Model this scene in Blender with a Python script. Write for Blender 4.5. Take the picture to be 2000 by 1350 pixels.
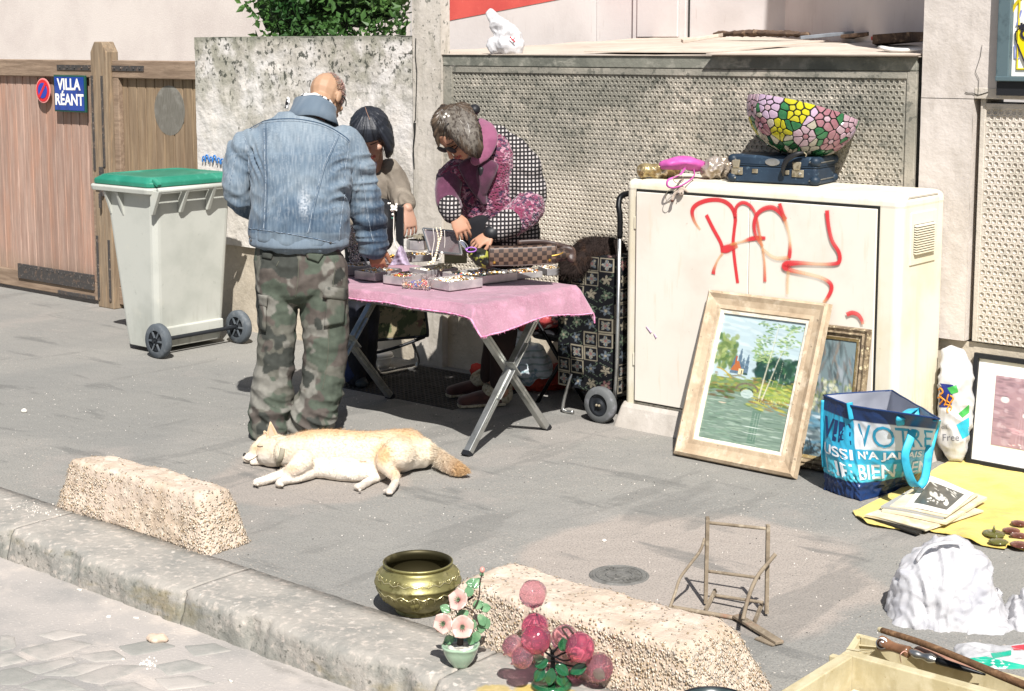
import bpy, bmesh, math, random
import numpy as np
from mathutils import Vector, Matrix, noise
from mathutils.bvhtree import BVHTree
random.seed(7); rng=np.random.default_rng(7)
scene=bpy.context.scene
for o in list(bpy.data.objects): bpy.data.objects.remove(o)

# ---------------------------------------------------------------- camera, sky, sun
# World frame: X runs along the pavement wall, -Y points from the wall to the street, Z is up.
ANG=math.radians(40); PITCH=math.radians(7.17); EYE=1.8; FPX=3035.0; CU,CV=1000.0,472.0
CX,CY=-0.0,0.0
_R=Vector((math.cos(ANG),math.sin(ANG),0)); _FH=Vector((-math.sin(ANG),math.cos(ANG),0))
_F=_FH*math.cos(PITCH)+Vector((0,0,-math.sin(PITCH))); _U=_FH*math.sin(PITCH)+Vector((0,0,math.cos(PITCH)))
CAMLOC=Vector((5.9183,-6.2719,EYE))
def ray(u,v): return _F+_R*((u-CU)/FPX)-_U*((v-CV)/FPX)
_d=ray(826,710); _t=-EYE/_d.z
CAMLOC=Vector((0,0,EYE))-Vector((0,0,EYE))-_d*_t; CAMLOC.z=EYE       # wall foot seen at (826,710) is the origin
cam=bpy.data.cameras.new('camera'); co=bpy.data.objects.new('camera',cam); scene.collection.objects.link(co)
cam.sensor_width=36; cam.lens=FPX/2000*36; cam.shift_y=-(675-CV)/2000; cam.clip_start=.05; cam.clip_end=400
M4=Matrix((( _R.x,_U.x,-_F.x),(_R.y,_U.y,-_F.y),(_R.z,_U.z,-_F.z))).to_4x4(); M4.translation=CAMLOC
co.matrix_world=M4; scene.camera=co
scene.render.resolution_x=1024; scene.render.resolution_y=691

SUND=Vector((.66,-.60,1.0)).normalized()
w=bpy.data.worlds.new('World'); scene.world=w; w.use_nodes=True
nt=w.node_tree; bg=nt.nodes['Background']
sky=nt.nodes.new('ShaderNodeTexSky'); sky.sky_type='NISHITA'; sky.sun_disc=False
sky.sun_elevation=math.asin(SUND.z); sky.sun_rotation=math.atan2(SUND.x,SUND.y)
sky.air_density=1.0; sky.dust_density=1.6; sky.ozone_density=1.0
nt.links.new(sky.outputs[0],bg.inputs[0]); bg.inputs[1].default_value=.05
sl=bpy.data.lights.new('sun','SUN'); sl.energy=5.0; sl.angle=math.radians(.5); sl.color=(1,.97,.935)
so=bpy.data.objects.new('sun',sl); scene.collection.objects.link(so)
so.rotation_euler=(-SUND).to_track_quat('-Z','Y').to_euler()
scene.view_settings.view_transform='Standard'; scene.view_settings.look='None'
scene.view_settings.exposure=0.72; scene.view_settings.gamma=1.0
scene.render.engine='CYCLES'

# ---------------------------------------------------------------- rays from the photograph to real places
def G(u,v,z=0.):
    d=ray(u,v); return CAMLOC+d*((z-CAMLOC.z)/d.z)
def V(u,v,n=0.):                      # on the vertical plane n metres in front of the wall
    d=ray(u,v); return CAMLOC+d*((-n-CAMLOC.y)/d.y)
def SX(u,v,s):
    d=ray(u,v); return CAMLOC+d*((s-CAMLOC.x)/d.x)
def Q(u,v,D):                         # at horizontal distance D before the camera
    d=ray(u,v); return CAMLOC+d*(D/d.dot(_FH))
def ppm(D): return FPX/D

# ---------------------------------------------------------------- mesh builder
ORG={}
def org(o): return ORG.get(o.name,Vector((0,0,0))) if o is not None else Vector((0,0,0))
class MB:
    def __init__(s): s.v=[];s.f=[];s.c=None
    def add(s,vs,fs):
        b=len(s.v); s.v+= [Vector(p) for p in vs]; s.f+=[tuple(b+i for i in f) for f in fs]; return s
    def box(s,x0,x1,y0,y1,z0,z1):
        return s.add([(x,y,z) for z in (z0,z1) for y in (y0,y1) for x in (x0,x1)],
            [(0,2,3,1),(4,5,7,6),(0,1,5,4),(2,6,7,3),(0,4,6,2),(1,3,7,5)])
    def hexa(s,p):                     # p: 4 bottom then 4 top, both counterclockwise from above
        return s.add(p,[(3,2,1,0),(4,5,6,7),(0,1,5,4),(1,2,6,5),(2,3,7,6),(3,0,4,7)])
    def slab(s,quad,th):               # quad of 4 pts, extruded against its normal
        q=[Vector(p) for p in quad]; n=(q[1]-q[0]).cross(q[3]-q[0]).normalized()
        return s.hexa([p-n*th for p in q]+q)
    def bar(s,a,b,w,h,up=(0,0,1)):
        a=Vector(a);b=Vector(b);t=(b-a).normalized();up=Vector(up)
        if abs(t.dot(up))>.95: up=Vector((1,0,0))
        x=t.cross(up).normalized(); y=x.cross(t)
        c=[x*(-w/2)+y*(-h/2),x*(w/2)+y*(-h/2),x*(w/2)+y*(h/2),x*(-w/2)+y*(h/2)]
        return s.add([a+k for k in c]+[b+k for k in c],[(0,1,2,3),(7,6,5,4),(4,5,1,0),(5,6,2,1),(6,7,3,2),(7,4,0,3)])
    def tube(s,pts,r,seg=8,sub=0,closed=False,side=None,caps=True):
        pts=[Vector(p) for p in pts]; n=len(pts)
        if not hasattr(r,'__len__'): r=[r]*n
        r=[(q,q) if not hasattr(q,'__len__') else q for q in r]
        if sub: pts,r=crom(pts,r,sub,closed)
        n=len(pts); rings=[]; prev=None
        for i in range(n):
            a=pts[(i-1)%n] if (closed or i>0) else pts[0]; b=pts[(i+1)%n] if (closed or i<n-1) else pts[-1]
            t=(b-a); t=t.normalized() if t.length>1e-9 else Vector((0,0,1))
            if side is not None:
                x=Vector(side)-t*Vector(side).dot(t)
                if x.length<.25: x=_U-t*_U.dot(t)
                if prev is not None and x.dot(prev)<0: x=-x
            elif prev is None:
                x=t.cross(Vector((0,0,1)));
                if x.length<.1: x=t.cross(Vector((1,0,0)))
            else: x=prev-t*prev.dot(t)
            x.normalize(); prev=x; y=t.cross(x)
            rings.append([pts[i]+x*(r[i][0]*math.cos(2*math.pi*k/seg))+y*(r[i][1]*math.sin(2*math.pi*k/seg)) for k in range(seg)])
        return s.rings(rings,closed,caps)
    def rings(s,rings,closed=False,caps=True):
        b=len(s.v); seg=len(rings[0]); n=len(rings)
        for R in rings: s.v+=[Vector(p) for p in R]
        for i in range(n if closed else n-1):
            j=(i+1)%n
            for k in range(seg):
                l=(k+1)%seg; s.f.append((b+i*seg+k,b+i*seg+l,b+j*seg+l,b+j*seg+k))
        if caps and not closed:
            s.f.append(tuple(b+k for k in range(seg))[::-1]); s.f.append(tuple(b+(n-1)*seg+k for k in range(seg)))
        return s
    def lathe(s,prof,c=(0,0,0),seg=32,M=None,caps=False,fn=None):
        c=Vector(c); R=[]
        for (r,z) in prof:
            ring=[]
            for k in range(seg):
                a=2*math.pi*k/seg; rr=r if fn is None else r*fn(a,z)
                p=Vector((rr*math.cos(a),rr*math.sin(a),z))
                if M is not None: p=M@p
                ring.append(c+p)
            R.append(ring)
        return s.rings(R,False,caps)
    def grid(s,fn,nu,nv):
        b=len(s.v)
        for j in range(nv+1):
            for i in range(nu+1): s.v.append(Vector(fn(i/nu,j/nv)))
        for j in range(nv):
            for i in range(nu):
                a=b+j*(nu+1)+i; s.f.append((a,a+1,a+nu+2,a+nu+1))
        return s
    def ball(s,c,r,seg=10,rg=6,sc=(1,1,1)):
        c=Vector(c); R=[]
        for j in range(1,rg):
            p=math.pi*j/rg; R.append([c+Vector((r*sc[0]*math.sin(p)*math.cos(2*math.pi*k/seg),r*sc[1]*math.sin(p)*math.sin(2*math.pi*k/seg),-r*sc[2]*math.cos(p))) for k in range(seg)])
        b=len(s.v); s.rings(R,False,False); n=len(s.v); s.v+=[c-Vector((0,0,r*sc[2])),c+Vector((0,0,r*sc[2]))]
        for k in range(seg):
            s.f.append((b+(k+1)%seg,b+k,n)); s.f.append((b+(rg-2)*seg+k,b+(rg-2)*seg+(k+1)%seg,n+1))
        return s
    def prism(s,poly,n,th):            # planar polygon extruded by th along n
        n=Vector(n); p=[Vector(q) for q in poly]; k=len(p)
        return s.add(p+[q+n*th for q in p],[tuple(range(k))[::-1],tuple(range(k,2*k))]+[(i,(i+1)%k,k+(i+1)%k,k+i) for i in range(k)])
    def build(s,name,m=None,parent=None,smooth=False,bevel=0,bseg=2,orig=None,**tagkw):
        me=bpy.data.meshes.new(name)
        if parent is not None: o0=org(parent)
        elif orig is not None: o0=Vector(orig)
        else: o0=Vector((0,0,0))
        me.from_pydata([tuple(p-o0) for p in s.v],[],s.f); me.update()
        if smooth: me.polygons.foreach_set('use_smooth',[True]*len(me.polygons))
        if s.c is not None: setcol(me,s.c)
        return link(name,me,m,parent,o0,bevel,bseg,**tagkw)
def link(name,me,m=None,parent=None,o0=Vector((0,0,0)),bevel=0,bseg=2,**tagkw):
    me.name=name
    if m is not None:
        me.materials.clear()
        for q in (m if isinstance(m,(list,tuple)) else [m]): me.materials.append(q)
    o=bpy.data.objects.new(name,me); scene.collection.objects.link(o)
    if parent is not None: o.parent=parent
    else: o.location=o0
    ORG[o.name]=o0
    if bevel:
        b=o.modifiers.new('bevel','BEVEL'); b.width=bevel; b.segments=bseg; b.limit_method='ANGLE'; b.angle_limit=math.radians(35)
        b.harden_normals=False
    if tagkw.pop('wn',False): o.modifiers.new('wn','WEIGHTED_NORMAL')
    tag(o,**tagkw)
    return o
def setcol(me,cols):
    a=me.color_attributes.new('Col','FLOAT_COLOR','POINT'); c=np.asarray(cols,dtype=np.float32)
    if c.shape[1]==3: c=np.concatenate([c,np.ones((len(c),1),np.float32)],1)
    a.data.foreach_set('color',c.ravel())
def tag(o,label=None,cat=None,group=None,kind=None):
    if label: o['label']=label
    if cat: o['category']=cat
    if group: o['group']=group
    if kind: o['kind']=kind
    return o
def thing(name,loc,label=None,cat=None,group=None,kind=None):
    o=bpy.data.objects.new(name,None); scene.collection.objects.link(o); o.location=loc; o.empty_display_size=.1
    ORG[o.name]=Vector(loc); tag(o,label,cat,group,kind); return o
def copy_part(src,parent,offset=None,name=None):
    c=src.copy(); scene.collection.objects.link(c); c.parent=parent
    if offset is not None: c.location=Vector(c.location)+Vector(offset)
    ORG[c.name]=org(parent); return c
def crom(P,Rr,sub,closed=False):
    n=len(P); op=[];orr=[]
    Rv=[Vector((a,b)) for a,b in Rr]
    def g(L,i): return L[i%n] if closed else L[max(0,min(n-1,i))]
    for i in range(n if closed else n-1):
        for k in range(sub):
            t=k/sub; a=-.5*t**3+t*t-.5*t; b=1.5*t**3-2.5*t*t+1; c=-1.5*t**3+2*t*t+.5*t; d=.5*t**3-.5*t*t
            op.append(g(P,i-1)*a+g(P,i)*b+g(P,i+1)*c+g(P,i+2)*d)
            q=g(Rv,i-1)*a+g(Rv,i)*b+g(Rv,i+1)*c+g(Rv,i+2)*d; orr.append((max(q.x,1e-4),max(q.y,1e-4)))
    if not closed: op.append(P[-1]); orr.append(tuple(Rv[-1]))
    return op,orr
def curve(P,sub=6,closed=False):
    P=[Vector(p) for p in P]; return crom(P,[(0,0)]*len(P),sub,closed)[0]
def limb(mb,spec,seg=16,sub=5,cap=.9):
    """spec rows: (u,v,D,rx_px,ry_m): outline half-width in photograph pixels, thickness in metres; ends rounded"""
    pts=[];r=[]
    for (u,v,D,rx,ry) in spec:
        p=Q(u,v,D); pts.append(p); r.append((rx/ppm(D),ry))
    return dome(mb,pts,r,seg,sub,_R,cap)
def dome(mb,pts,r,seg=16,sub=5,side=None,cap=.9):
    r=[(q,q) if not hasattr(q,'__len__') else q for q in r]
    pts,r=crom([Vector(p) for p in pts],r,sub)
    capk=cap
    def cap(p,q,rr):
        d=(p-q).normalized(); m=min(rr); out=[]
        for a in (25,50,72,86):
            a=math.radians(a); out.append((p+d*(m*math.sin(a)*capk),(rr[0]*math.cos(a),rr[1]*math.cos(a))))
        return out
    A=cap(pts[0],pts[1],r[0])[::-1]; B=cap(pts[-1],pts[-2],r[-1])
    P=[a for a,_ in A]+pts+[b for b,_ in B]; Rr=[a for _,a in A]+r+[b for _,b in B]
    return mb.tube(P,Rr,seg,0,side=side)
def remesh(mb,voxel,smooth=3,disp=None,fac=.5):
    me=bpy.data.meshes.new('tmp'); me.from_pydata([tuple(p) for p in mb.v],[],mb.f); me.update()
    o=bpy.data.objects.new('tmp',me); scene.collection.objects.link(o)
    m=o.modifiers.new('r','REMESH'); m.mode='VOXEL'; m.voxel_size=voxel
    if smooth: q=o.modifiers.new('s','SMOOTH'); q.iterations=smooth; q.factor=fac
    dg=bpy.context.evaluated_depsgraph_get(); ev=o.evaluated_get(dg)
    out=bpy.data.meshes.new_from_object(ev); bpy.data.objects.remove(o); bpy.data.meshes.remove(me)
    if disp is not None: displace(out,disp)
    out.polygons.foreach_set('use_smooth',[True]*len(out.polygons)); out.update()
    return out
def displace(me,fn):
    nr=[v.normal.copy() for v in me.vertices]
    for i,v in enumerate(me.vertices):
        d=fn(v.co,nr[i]); 
        v.co=v.co+nr[i]*d
    me.update()
def place(me,name,m,parent=None,orig=None,cols=None,**kw):
    o0=org(parent) if parent is not None else (Vector(orig) if orig is not None else Vector((0,0,0)))
    if cols is not None: setcol(me,cols)
    me.transform(Matrix.Translation(-o0)); return link(name,me,m,parent,o0,**kw)
def bvh(me): return BVHTree.FromPolygons([v.co.copy() for v in me.vertices],[tuple(p.vertices) for p in me.polygons])
def onto(B,pix,lift=.002,sub=5):
    out=[]
    P=curve([(u,v,0) for u,v in pix],sub) if sub else [Vector((u,v,0)) for u,v in pix]
    for p in P:
        d=ray(p.x,p.y).normalized(); h=B.ray_cast(CAMLOC,d)
        if h[0] is not None: out.append(h[0]+h[1]*lift*(1 if h[1].dot(d)<0 else -1))
    return out
def nz(p,sc=1.,o=0.): return noise.noise(Vector(p)*sc+Vector((o,o*1.7,o*.3)))
def fbm(p,sc=1.,o=0.,oct=4):
    q=Vector(p)*sc+Vector((o,o*1.3,-o)); return noise.fractal(q,1.,2.,oct)
def text2d(s,size=1.,bold=0.,align='LEFT',shear=0):
    c=bpy.data.curves.new('t','FONT'); c.body=s; c.size=size; c.offset=bold; c.align_x=align; c.resolution_u=3; c.shear=shear
    o=bpy.data.objects.new('t',c); scene.collection.objects.link(o)
    dg=bpy.context.evaluated_depsgraph_get(); me=bpy.data.meshes.new_from_object(o.evaluated_get(dg))
    vs=[(v.co.x,v.co.y) for v in me.vertices]; fs=[tuple(p.vertices) for p in me.polygons]
    bpy.data.objects.remove(o); bpy.data.curves.remove(c); bpy.data.meshes.remove(me); return vs,fs
def stamp(mb,s,size,fn,bold=0.,align='LEFT',shear=0,th=0.):
    vs,fs=text2d(s,size,bold,align,shear); mb.add([fn(x,y) for x,y in vs],fs); return mb

# ---------------------------------------------------------------- materials
def L(h):
    h=h.lstrip('#'); return tuple((c/12.92 if c<=.04045 else ((c+.055)/1.055)**2.4) for c in [int(h[i:i+2],16)/255 for i in (0,2,4)])
def C4(c): 
    if isinstance(c,str): c=L(c)
    return (c[0],c[1],c[2],1)
class NT:
    def __init__(s,m): s.nt=m.node_tree; s.co=None
    def n(s,t,**k):
        q=s.nt.nodes.new(t)
        for a,b in k.items(): setattr(q,a,b)
        return q
    def l(s,a,b): s.nt.links.new(a,b)
    def coord(s):
        if s.co is None: s.co=s.n('ShaderNodeTexCoord').outputs['Object']
        return s.co
    def vec(s,st=(1,1,1),rot=(0,0,0)):
        if st==(1,1,1) and rot==(0,0,0): return s.coord()
        m=s.n('ShaderNodeMapping'); m.inputs['Scale'].default_value=st; m.inputs['Rotation'].default_value=rot; s.l(s.coord(),m.inputs[0]); return m.outputs[0]
    def ramp(s,x,lo,hi):
        if lo>hi:
            y=s.ramp(x,hi,lo); i=s.n('ShaderNodeMath',operation='SUBTRACT'); i.inputs[0].default_value=1; s.l(y,i.inputs[1]); return i.outputs[0]
        r=s.n('ShaderNodeMapRange'); r.interpolation_type='SMOOTHSTEP'; r.inputs[1].default_value=lo; r.inputs[2].default_value=hi; s.l(x,r.inputs[0]); return r.outputs[0]
    def fac(s,f):
        k=f[0]
        if k=='n':   # noise: scale, lo, hi, stretch, detail
            sc,lo,hi=f[1:4]; st=f[4] if len(f)>4 else (1,1,1); de=f[5] if len(f)>5 else 5
            t=s.n('ShaderNodeTexNoise'); t.inputs['Scale'].default_value=sc; t.inputs['Detail'].default_value=de; t.inputs['Roughness'].default_value=.6
            s.l(s.vec(st),t.inputs['Vector']); return s.ramp(t.outputs[0],lo,hi)
        if k=='v':   # voronoi distance
            sc,lo,hi=f[1:4]; st=f[4] if len(f)>4 else (1,1,1)
            t=s.n('ShaderNodeTexVoronoi'); t.inputs['Scale'].default_value=sc; s.l(s.vec(st),t.inputs['Vector']); return s.ramp(t.outputs['Distance'],lo,hi)
        if k=='vc':  # random per voronoi cell
            sc,lo,hi=f[1:4]; st=f[4] if len(f)>4 else (1,1,1)
            t=s.n('ShaderNodeTexVoronoi'); t.inputs['Scale'].default_value=sc; s.l(s.vec(st),t.inputs['Vector'])
            g=s.n('ShaderNodeSeparateColor'); s.l(t.outputs['Color'],g.inputs[0]); return s.ramp(g.outputs[0],lo,hi)
        if k=='g':   # gradient on an axis
            x=s.n('ShaderNodeSeparateXYZ'); s.l(s.coord(),x.inputs[0]); return s.ramp(x.outputs[f[1]],f[2],f[3])
        if k=='gn':  # gradient with noisy edge: axis,a,b,noisescale,amp
            x=s.n('ShaderNodeSeparateXYZ'); s.l(s.coord(),x.inputs[0])
            t=s.n('ShaderNodeTexNoise'); t.inputs['Scale'].default_value=f[4]; t.inputs['Detail'].default_value=6; s.l(s.coord(),t.inputs['Vector'])
            a=s.n('ShaderNodeMath',operation='MULTIPLY_ADD'); s.l(t.outputs[0],a.inputs[0]); a.inputs[1].default_value=f[5]; s.l(x.outputs[f[1]],a.inputs[2])
            return s.ramp(a.outputs[0],f[2]+f[5]*.5,f[3]+f[5]*.5)
        if k=='w':   # bands: scale, lo, hi, axis, distortion
            t=s.n('ShaderNodeTexWave'); t.inputs['Scale'].default_value=f[1]; t.bands_direction=f[4][0]; t.inputs['Distortion'].default_value=f[5] if len(f)>5 else 0
            t.inputs['Detail Scale'].default_value=2
            s.l(s.vec((1,1,1),(0,0,math.radians(-40))) if len(f[4])>1 else s.coord(),t.inputs['Vector']); return s.ramp(t.outputs['Fac'],f[2],f[3])
        if k=='r':   # radial blob: centre, r0, r1 (1 inside)
            d=s.n('ShaderNodeVectorMath',operation='DISTANCE'); d.inputs[1].default_value=f[1]; 
            t=s.n('ShaderNodeTexNoise'); t.inputs['Scale'].default_value=f[4] if len(f)>4 else 8; t.inputs['Detail'].default_value=5; s.l(s.coord(),t.inputs['Vector'])
            s.l(s.coord(),d.inputs[0]); a=s.n('ShaderNodeMath',operation='MULTIPLY_ADD'); s.l(t.outputs[0],a.inputs[0]); a.inputs[1].default_value=f[3]; s.l(d.outputs['Value'],a.inputs[2])
            return s.ramp(a.outputs[0],f[2]+f[3]*.62,f[2]+f[3]*.38)
        if k=='c':   # checker
            t=s.n('ShaderNodeTexChecker'); t.inputs['Scale'].default_value=f[1]; s.l(s.coord(),t.inputs['Vector']); return t.outputs['Fac']
        if k=='dir': # up-facing
            g=s.n('ShaderNodeNewGeometry'); x=s.n('ShaderNodeSeparateXYZ'); s.l(g.outputs['Normal'],x.inputs[0]); return s.ramp(x.outputs[f[1]],f[2],f[3])
def mat(name,base,layers=(),rough=.8,metal=0.,bump=(),attr=False,spec=.4,sheen=0,trans=0,alpha=1.,coat=0,ior=1.45,sss=0,translucent=0,rnd=0.):
    m=bpy.data.materials.new(name); m.use_nodes=True; N=NT(m); nt=m.node_tree; b=nt.nodes['Principled BSDF']
    if attr:
        a=N.n('ShaderNodeVertexColor',layer_name='Col'); col=a.outputs['Color']
    else:
        c=N.n('ShaderNodeRGB'); c.outputs[0].default_value=C4(base); col=c.outputs[0]
    for ly in layers:
        cc,facs=ly[0],ly[1]; st=ly[2] if len(ly)>2 else 1.
        if isinstance(facs,tuple): facs=[facs]
        f=None
        for q in facs:
            inv=isinstance(q,list)
            x=N.fac(q[0] if inv else q)
            if inv:
                i=N.n('ShaderNodeMath',operation='SUBTRACT'); i.inputs[0].default_value=1; N.l(x,i.inputs[1]); x=i.outputs[0]
            if f is None: f=x
            else:
                mm=N.n('ShaderNodeMath',operation='MULTIPLY'); N.l(f,mm.inputs[0]); N.l(x,mm.inputs[1]); f=mm.outputs[0]
        mm=N.n('ShaderNodeMath',operation='MULTIPLY'); N.l(f,mm.inputs[0]); mm.inputs[1].default_value=st; f=mm.outputs[0]
        mx=N.n('ShaderNodeMix',data_type='RGBA'); N.l(f,mx.inputs[0]); N.l(col,mx.inputs[6]); mx.inputs[7].default_value=C4(cc); col=mx.outputs[2]
    if rnd:
        oi=N.n('ShaderNodeObjectInfo'); h=N.n('ShaderNodeHueSaturation'); mr=N.n('ShaderNodeMapRange'); N.l(oi.outputs['Random'],mr.inputs[0])
        mr.inputs[3].default_value=1-rnd; mr.inputs[4].default_value=1+rnd; N.l(mr.outputs[0],h.inputs['Value']); N.l(col,h.inputs['Color']); col=h.outputs[0]
    N.l(col,b.inputs['Base Color']); b.inputs['Roughness'].default_value=rough; b.inputs['Metallic'].default_value=metal
    b.inputs['Specular IOR Level'].default_value=spec; b.inputs['IOR'].default_value=ior
    if sheen: b.inputs['Sheen Weight'].default_value=sheen
    if trans: b.inputs['Transmission Weight'].default_value=trans
    if coat: b.inputs['Coat Weight'].default_value=coat
    if alpha<1: b.inputs['Alpha'].default_value=alpha
    if sss: b.inputs['Subsurface Weight'].default_value=sss; b.inputs['Subsurface Radius'].default_value=(.01,.004,.002); b.inputs['Subsurface Scale'].default_value=1
    prev=None
    for bp in bump:
        f=N.fac(bp[0]); q=N.n('ShaderNodeBump'); q.inputs['Strength'].default_value=bp[1]; q.inputs['Distance'].default_value=bp[2] if len(bp)>2 else .005
        N.l(f,q.inputs['Height'])
        if prev is not None: N.l(prev,q.inputs['Normal'])
        prev=q.outputs[0]
    if prev is not None: N.l(prev,b.inputs['Normal'])
    if translucent:
        tr=N.n('ShaderNodeBsdfTranslucent'); N.l(col,tr.inputs[0]); ms=N.n('ShaderNodeMixShader'); ms.inputs[0].default_value=translucent
        N.l(b.outputs[0],ms.inputs[1]); N.l(tr.outputs[0],ms.inputs[2]); N.l(ms.outputs[0],nt.nodes['Material Output'].inputs[0])
    return m
# ================================================================ THE SETTING
def ring_noise(p): return fbm(p,2.0)
m_asph=mat('worn_asphalt','#87857f',[('#7d7c78',('n',.9,.38,.62),.6),('#918d87',('n',2.2,.5,.75),.6),('#b5a79a',[('n',70,.60,.72,(1,1,1),2),('n',1.3,.42,.6)],.7),
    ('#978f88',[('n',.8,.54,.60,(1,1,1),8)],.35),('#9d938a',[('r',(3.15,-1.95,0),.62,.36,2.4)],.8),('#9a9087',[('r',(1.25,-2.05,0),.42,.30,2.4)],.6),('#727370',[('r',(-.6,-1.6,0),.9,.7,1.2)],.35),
    ('#62625f',[('n',3.1,.57,.66,(.45,1.8,1),7)],.6),('#6c6b67',[('n',1.5,.56,.60,(1.6,.35,1),9)],.45),('#d8cfc4',[('v',26,.16,.06),('n',3,.5,.62)],.55),('#63615d',('n',150,.48,.72,(1,1,1),1),.65),('#a39c92',('n',110,.60,.75,(1,1,1),1),.5)],
    rough=.93,bump=[(('n',120,.2,.8,(1,1,1),3),.35,.004),(('n',9,.3,.7),.3,.01)],spec=.25)
m_road=mat('dusty_road','#a09a94',[('#8b8884',('n',1.7,.42,.62)),('#b2a9a0',('n',5,.5,.72)),('#77746f',[('n',2.6,.56,.66,(.6,1.6,1),7)],.6),('#c6bdb2',('n',90,.6,.74,(1,1,1),2),.5)],
    rough=.95,bump=[(('n',90,.2,.8,(1,1,1),3),.3,.004)],spec=.2)
m_sett=mat('granite_sett','#86857f',[('#918e88',('n',14,.4,.7)),('#a09a93',('n',3.5,.44,.62))],rough=.9,bump=[(('n',60,.2,.8),.3,.003)],rnd=.06)
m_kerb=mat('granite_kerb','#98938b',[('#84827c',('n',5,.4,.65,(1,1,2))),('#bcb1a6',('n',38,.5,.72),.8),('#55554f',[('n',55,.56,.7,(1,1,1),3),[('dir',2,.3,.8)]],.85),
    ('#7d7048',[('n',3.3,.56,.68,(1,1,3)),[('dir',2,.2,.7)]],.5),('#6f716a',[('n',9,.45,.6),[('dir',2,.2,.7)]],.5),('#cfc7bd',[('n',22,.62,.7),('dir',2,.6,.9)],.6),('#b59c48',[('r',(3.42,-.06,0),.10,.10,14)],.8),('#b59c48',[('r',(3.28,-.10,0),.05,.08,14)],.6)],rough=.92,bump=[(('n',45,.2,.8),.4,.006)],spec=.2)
m_pink=mat('pale_render','#c9c0b8',[('#bdb3ac',('n',1.3,.4,.7)),('#d2c8c2',('n',50,.45,.7),.5)],rough=.95,bump=[(('n',60,.2,.8),.3,.004)],spec=.15)
m_white=mat('white_render','#d6cec9',[('#c5bcb6',('n',1.5,.45,.75)),('#a08b80',[('n',6,.63,.72,(9,9,.6))],.5),('#8f8f92',[('gn',2,2.02,1.85,4,.3)],.35)],rough=.9,bump=[(('n',40,.2,.8),.15,.003)],spec=.2)
m_redp=mat('red_paint','#c0544c',[('#b34a45',('n',3,.4,.7)),('#cf6a5e',('n',30,.55,.75),.4)],rough=.8,spec=.25)
m_wood=mat('weathered_gate_wood','#a58b7d',[('#8f7568',('n',9,.35,.65,(6,6,.35))),('#a87f69',('n',3,.45,.7,(3,3,.4)),.7),('#85786c',[('n',26,.5,.72,(9,9,.25),3)],.7),('#baa598',[('n',4,.6,.74,(4,4,.5))],.45),('#8a7866',[('gn',2,.35,.05,6,.3)],.7)],
    rough=.85,bump=[(('n',40,.3,.7,(8,8,.3)),.3,.003)],spec=.2,rnd=.10)
m_wood2=mat('brown_gate_wood','#86745f',[('#75634f',('n',9,.35,.65,(6,6,.35))),('#998468',('n',3,.45,.7,(3,3,.4)),.7),('#6a5e4f',[('n',26,.5,.72,(9,9,.25),3)],.6),('#a08e7c',[('n',5,.62,.74,(4,4,.4))],.4)],
    rough=.85,bump=[(('n',40,.3,.7,(8,8,.3)),.3,.003)],spec=.2,rnd=.08)
m_rail=mat('gate_rail_wood','#8d7a68',[('#776555',('n',9,.35,.65,(.4,6,6))),('#a08b76',('n',4,.5,.7,(.5,3,3)),.6),('#6f6252',('n',20,.55,.7),.4)],rough=.85,bump=[(('n',40,.3,.7,(.4,8,8)),.3,.003)],spec=.2)
m_post=mat('gate_post_wood','#8a7a66',[('#766654',('n',9,.35,.65,(6,6,.35))),('#a48a6c',('n',12,.5,.7,(5,5,.5)),.6)],rough=.85,bump=[(('n',40,.3,.7,(8,8,.3)),.3,.003)],spec=.2)
m_iron=mat('rusty_iron','#474442',[('#6d5a4c',('n',30,.5,.68),.7),('#8d8680',('n',60,.58,.7),.6)],rough=.7,metal=.3,bump=[(('n',60,.2,.8),.3,.002)])
m_plas=mat('mossy_plaster','#c8c3be',[('#ada79d',('n',3.2,.42,.62)),('#cbc4bc',('n',7,.52,.7)),('#8d8a7c',[('n',6,.45,.62),('gn',2,1.05,1.85,5,.9)],.9),
    ('#77776a',[('gn',2,1.8,1.86,7,.1)],.8),('#3c3f38',[('n',34,.56,.62,(1,1,.8),3),('gn',2,1.25,1.8,3,1.0)],.9),('#4a4d45',[('v',13,.19,.10),('n',4,.46,.6),('gn',2,.7,1.5,3,.5)],.9),
    ('#8f9089',[('gn',0,-1.86,-1.92,6,.14)],.8),('#d3cdc3',[('gn',2,1.2,.7,3,.6)],.5)],rough=.95,bump=[(('n',30,.2,.8),.5,.006),(('n',5,.3,.7),.3,.01)],spec=.15)
m_base=mat('base_wall_concrete','#bcb19f',[('#a79d8c',('n',4,.42,.65)),('#cbc1b0',('n',16,.5,.7),.6),('#7b7a70',[('n',20,.6,.7)],.4)],rough=.95,bump=[(('n',35,.2,.8),.4,.005)],spec=.15)
m_conc=mat('pillar_concrete','#b9b2a8',[('#aaa398',('n',3,.4,.65,(2,2,.7))),('#c6bfb6',('n',9,.5,.7),.6),('#4b4e47',[('n',38,.60,.66,(1,1,.8),3),('gn',2,1.0,1.75,3,.7)],.7),('#8b877b',[('n',6,.52,.68,(3,3,.6))],.5)],
    rough=.95,bump=[(('n',40,.2,.8),.35,.004)],spec=.15)
m_conc2=mat('clean_pillar_concrete','#bfb7b0',[('#b1a9a1',('n',3,.4,.65,(2,2,.7))),('#c9c1ba',('n',12,.5,.7),.6),('#a69d92',[('n',2,.55,.7)],.5)],rough=.95,bump=[(('n',40,.2,.8),.35,.004)],spec=.15)
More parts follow.
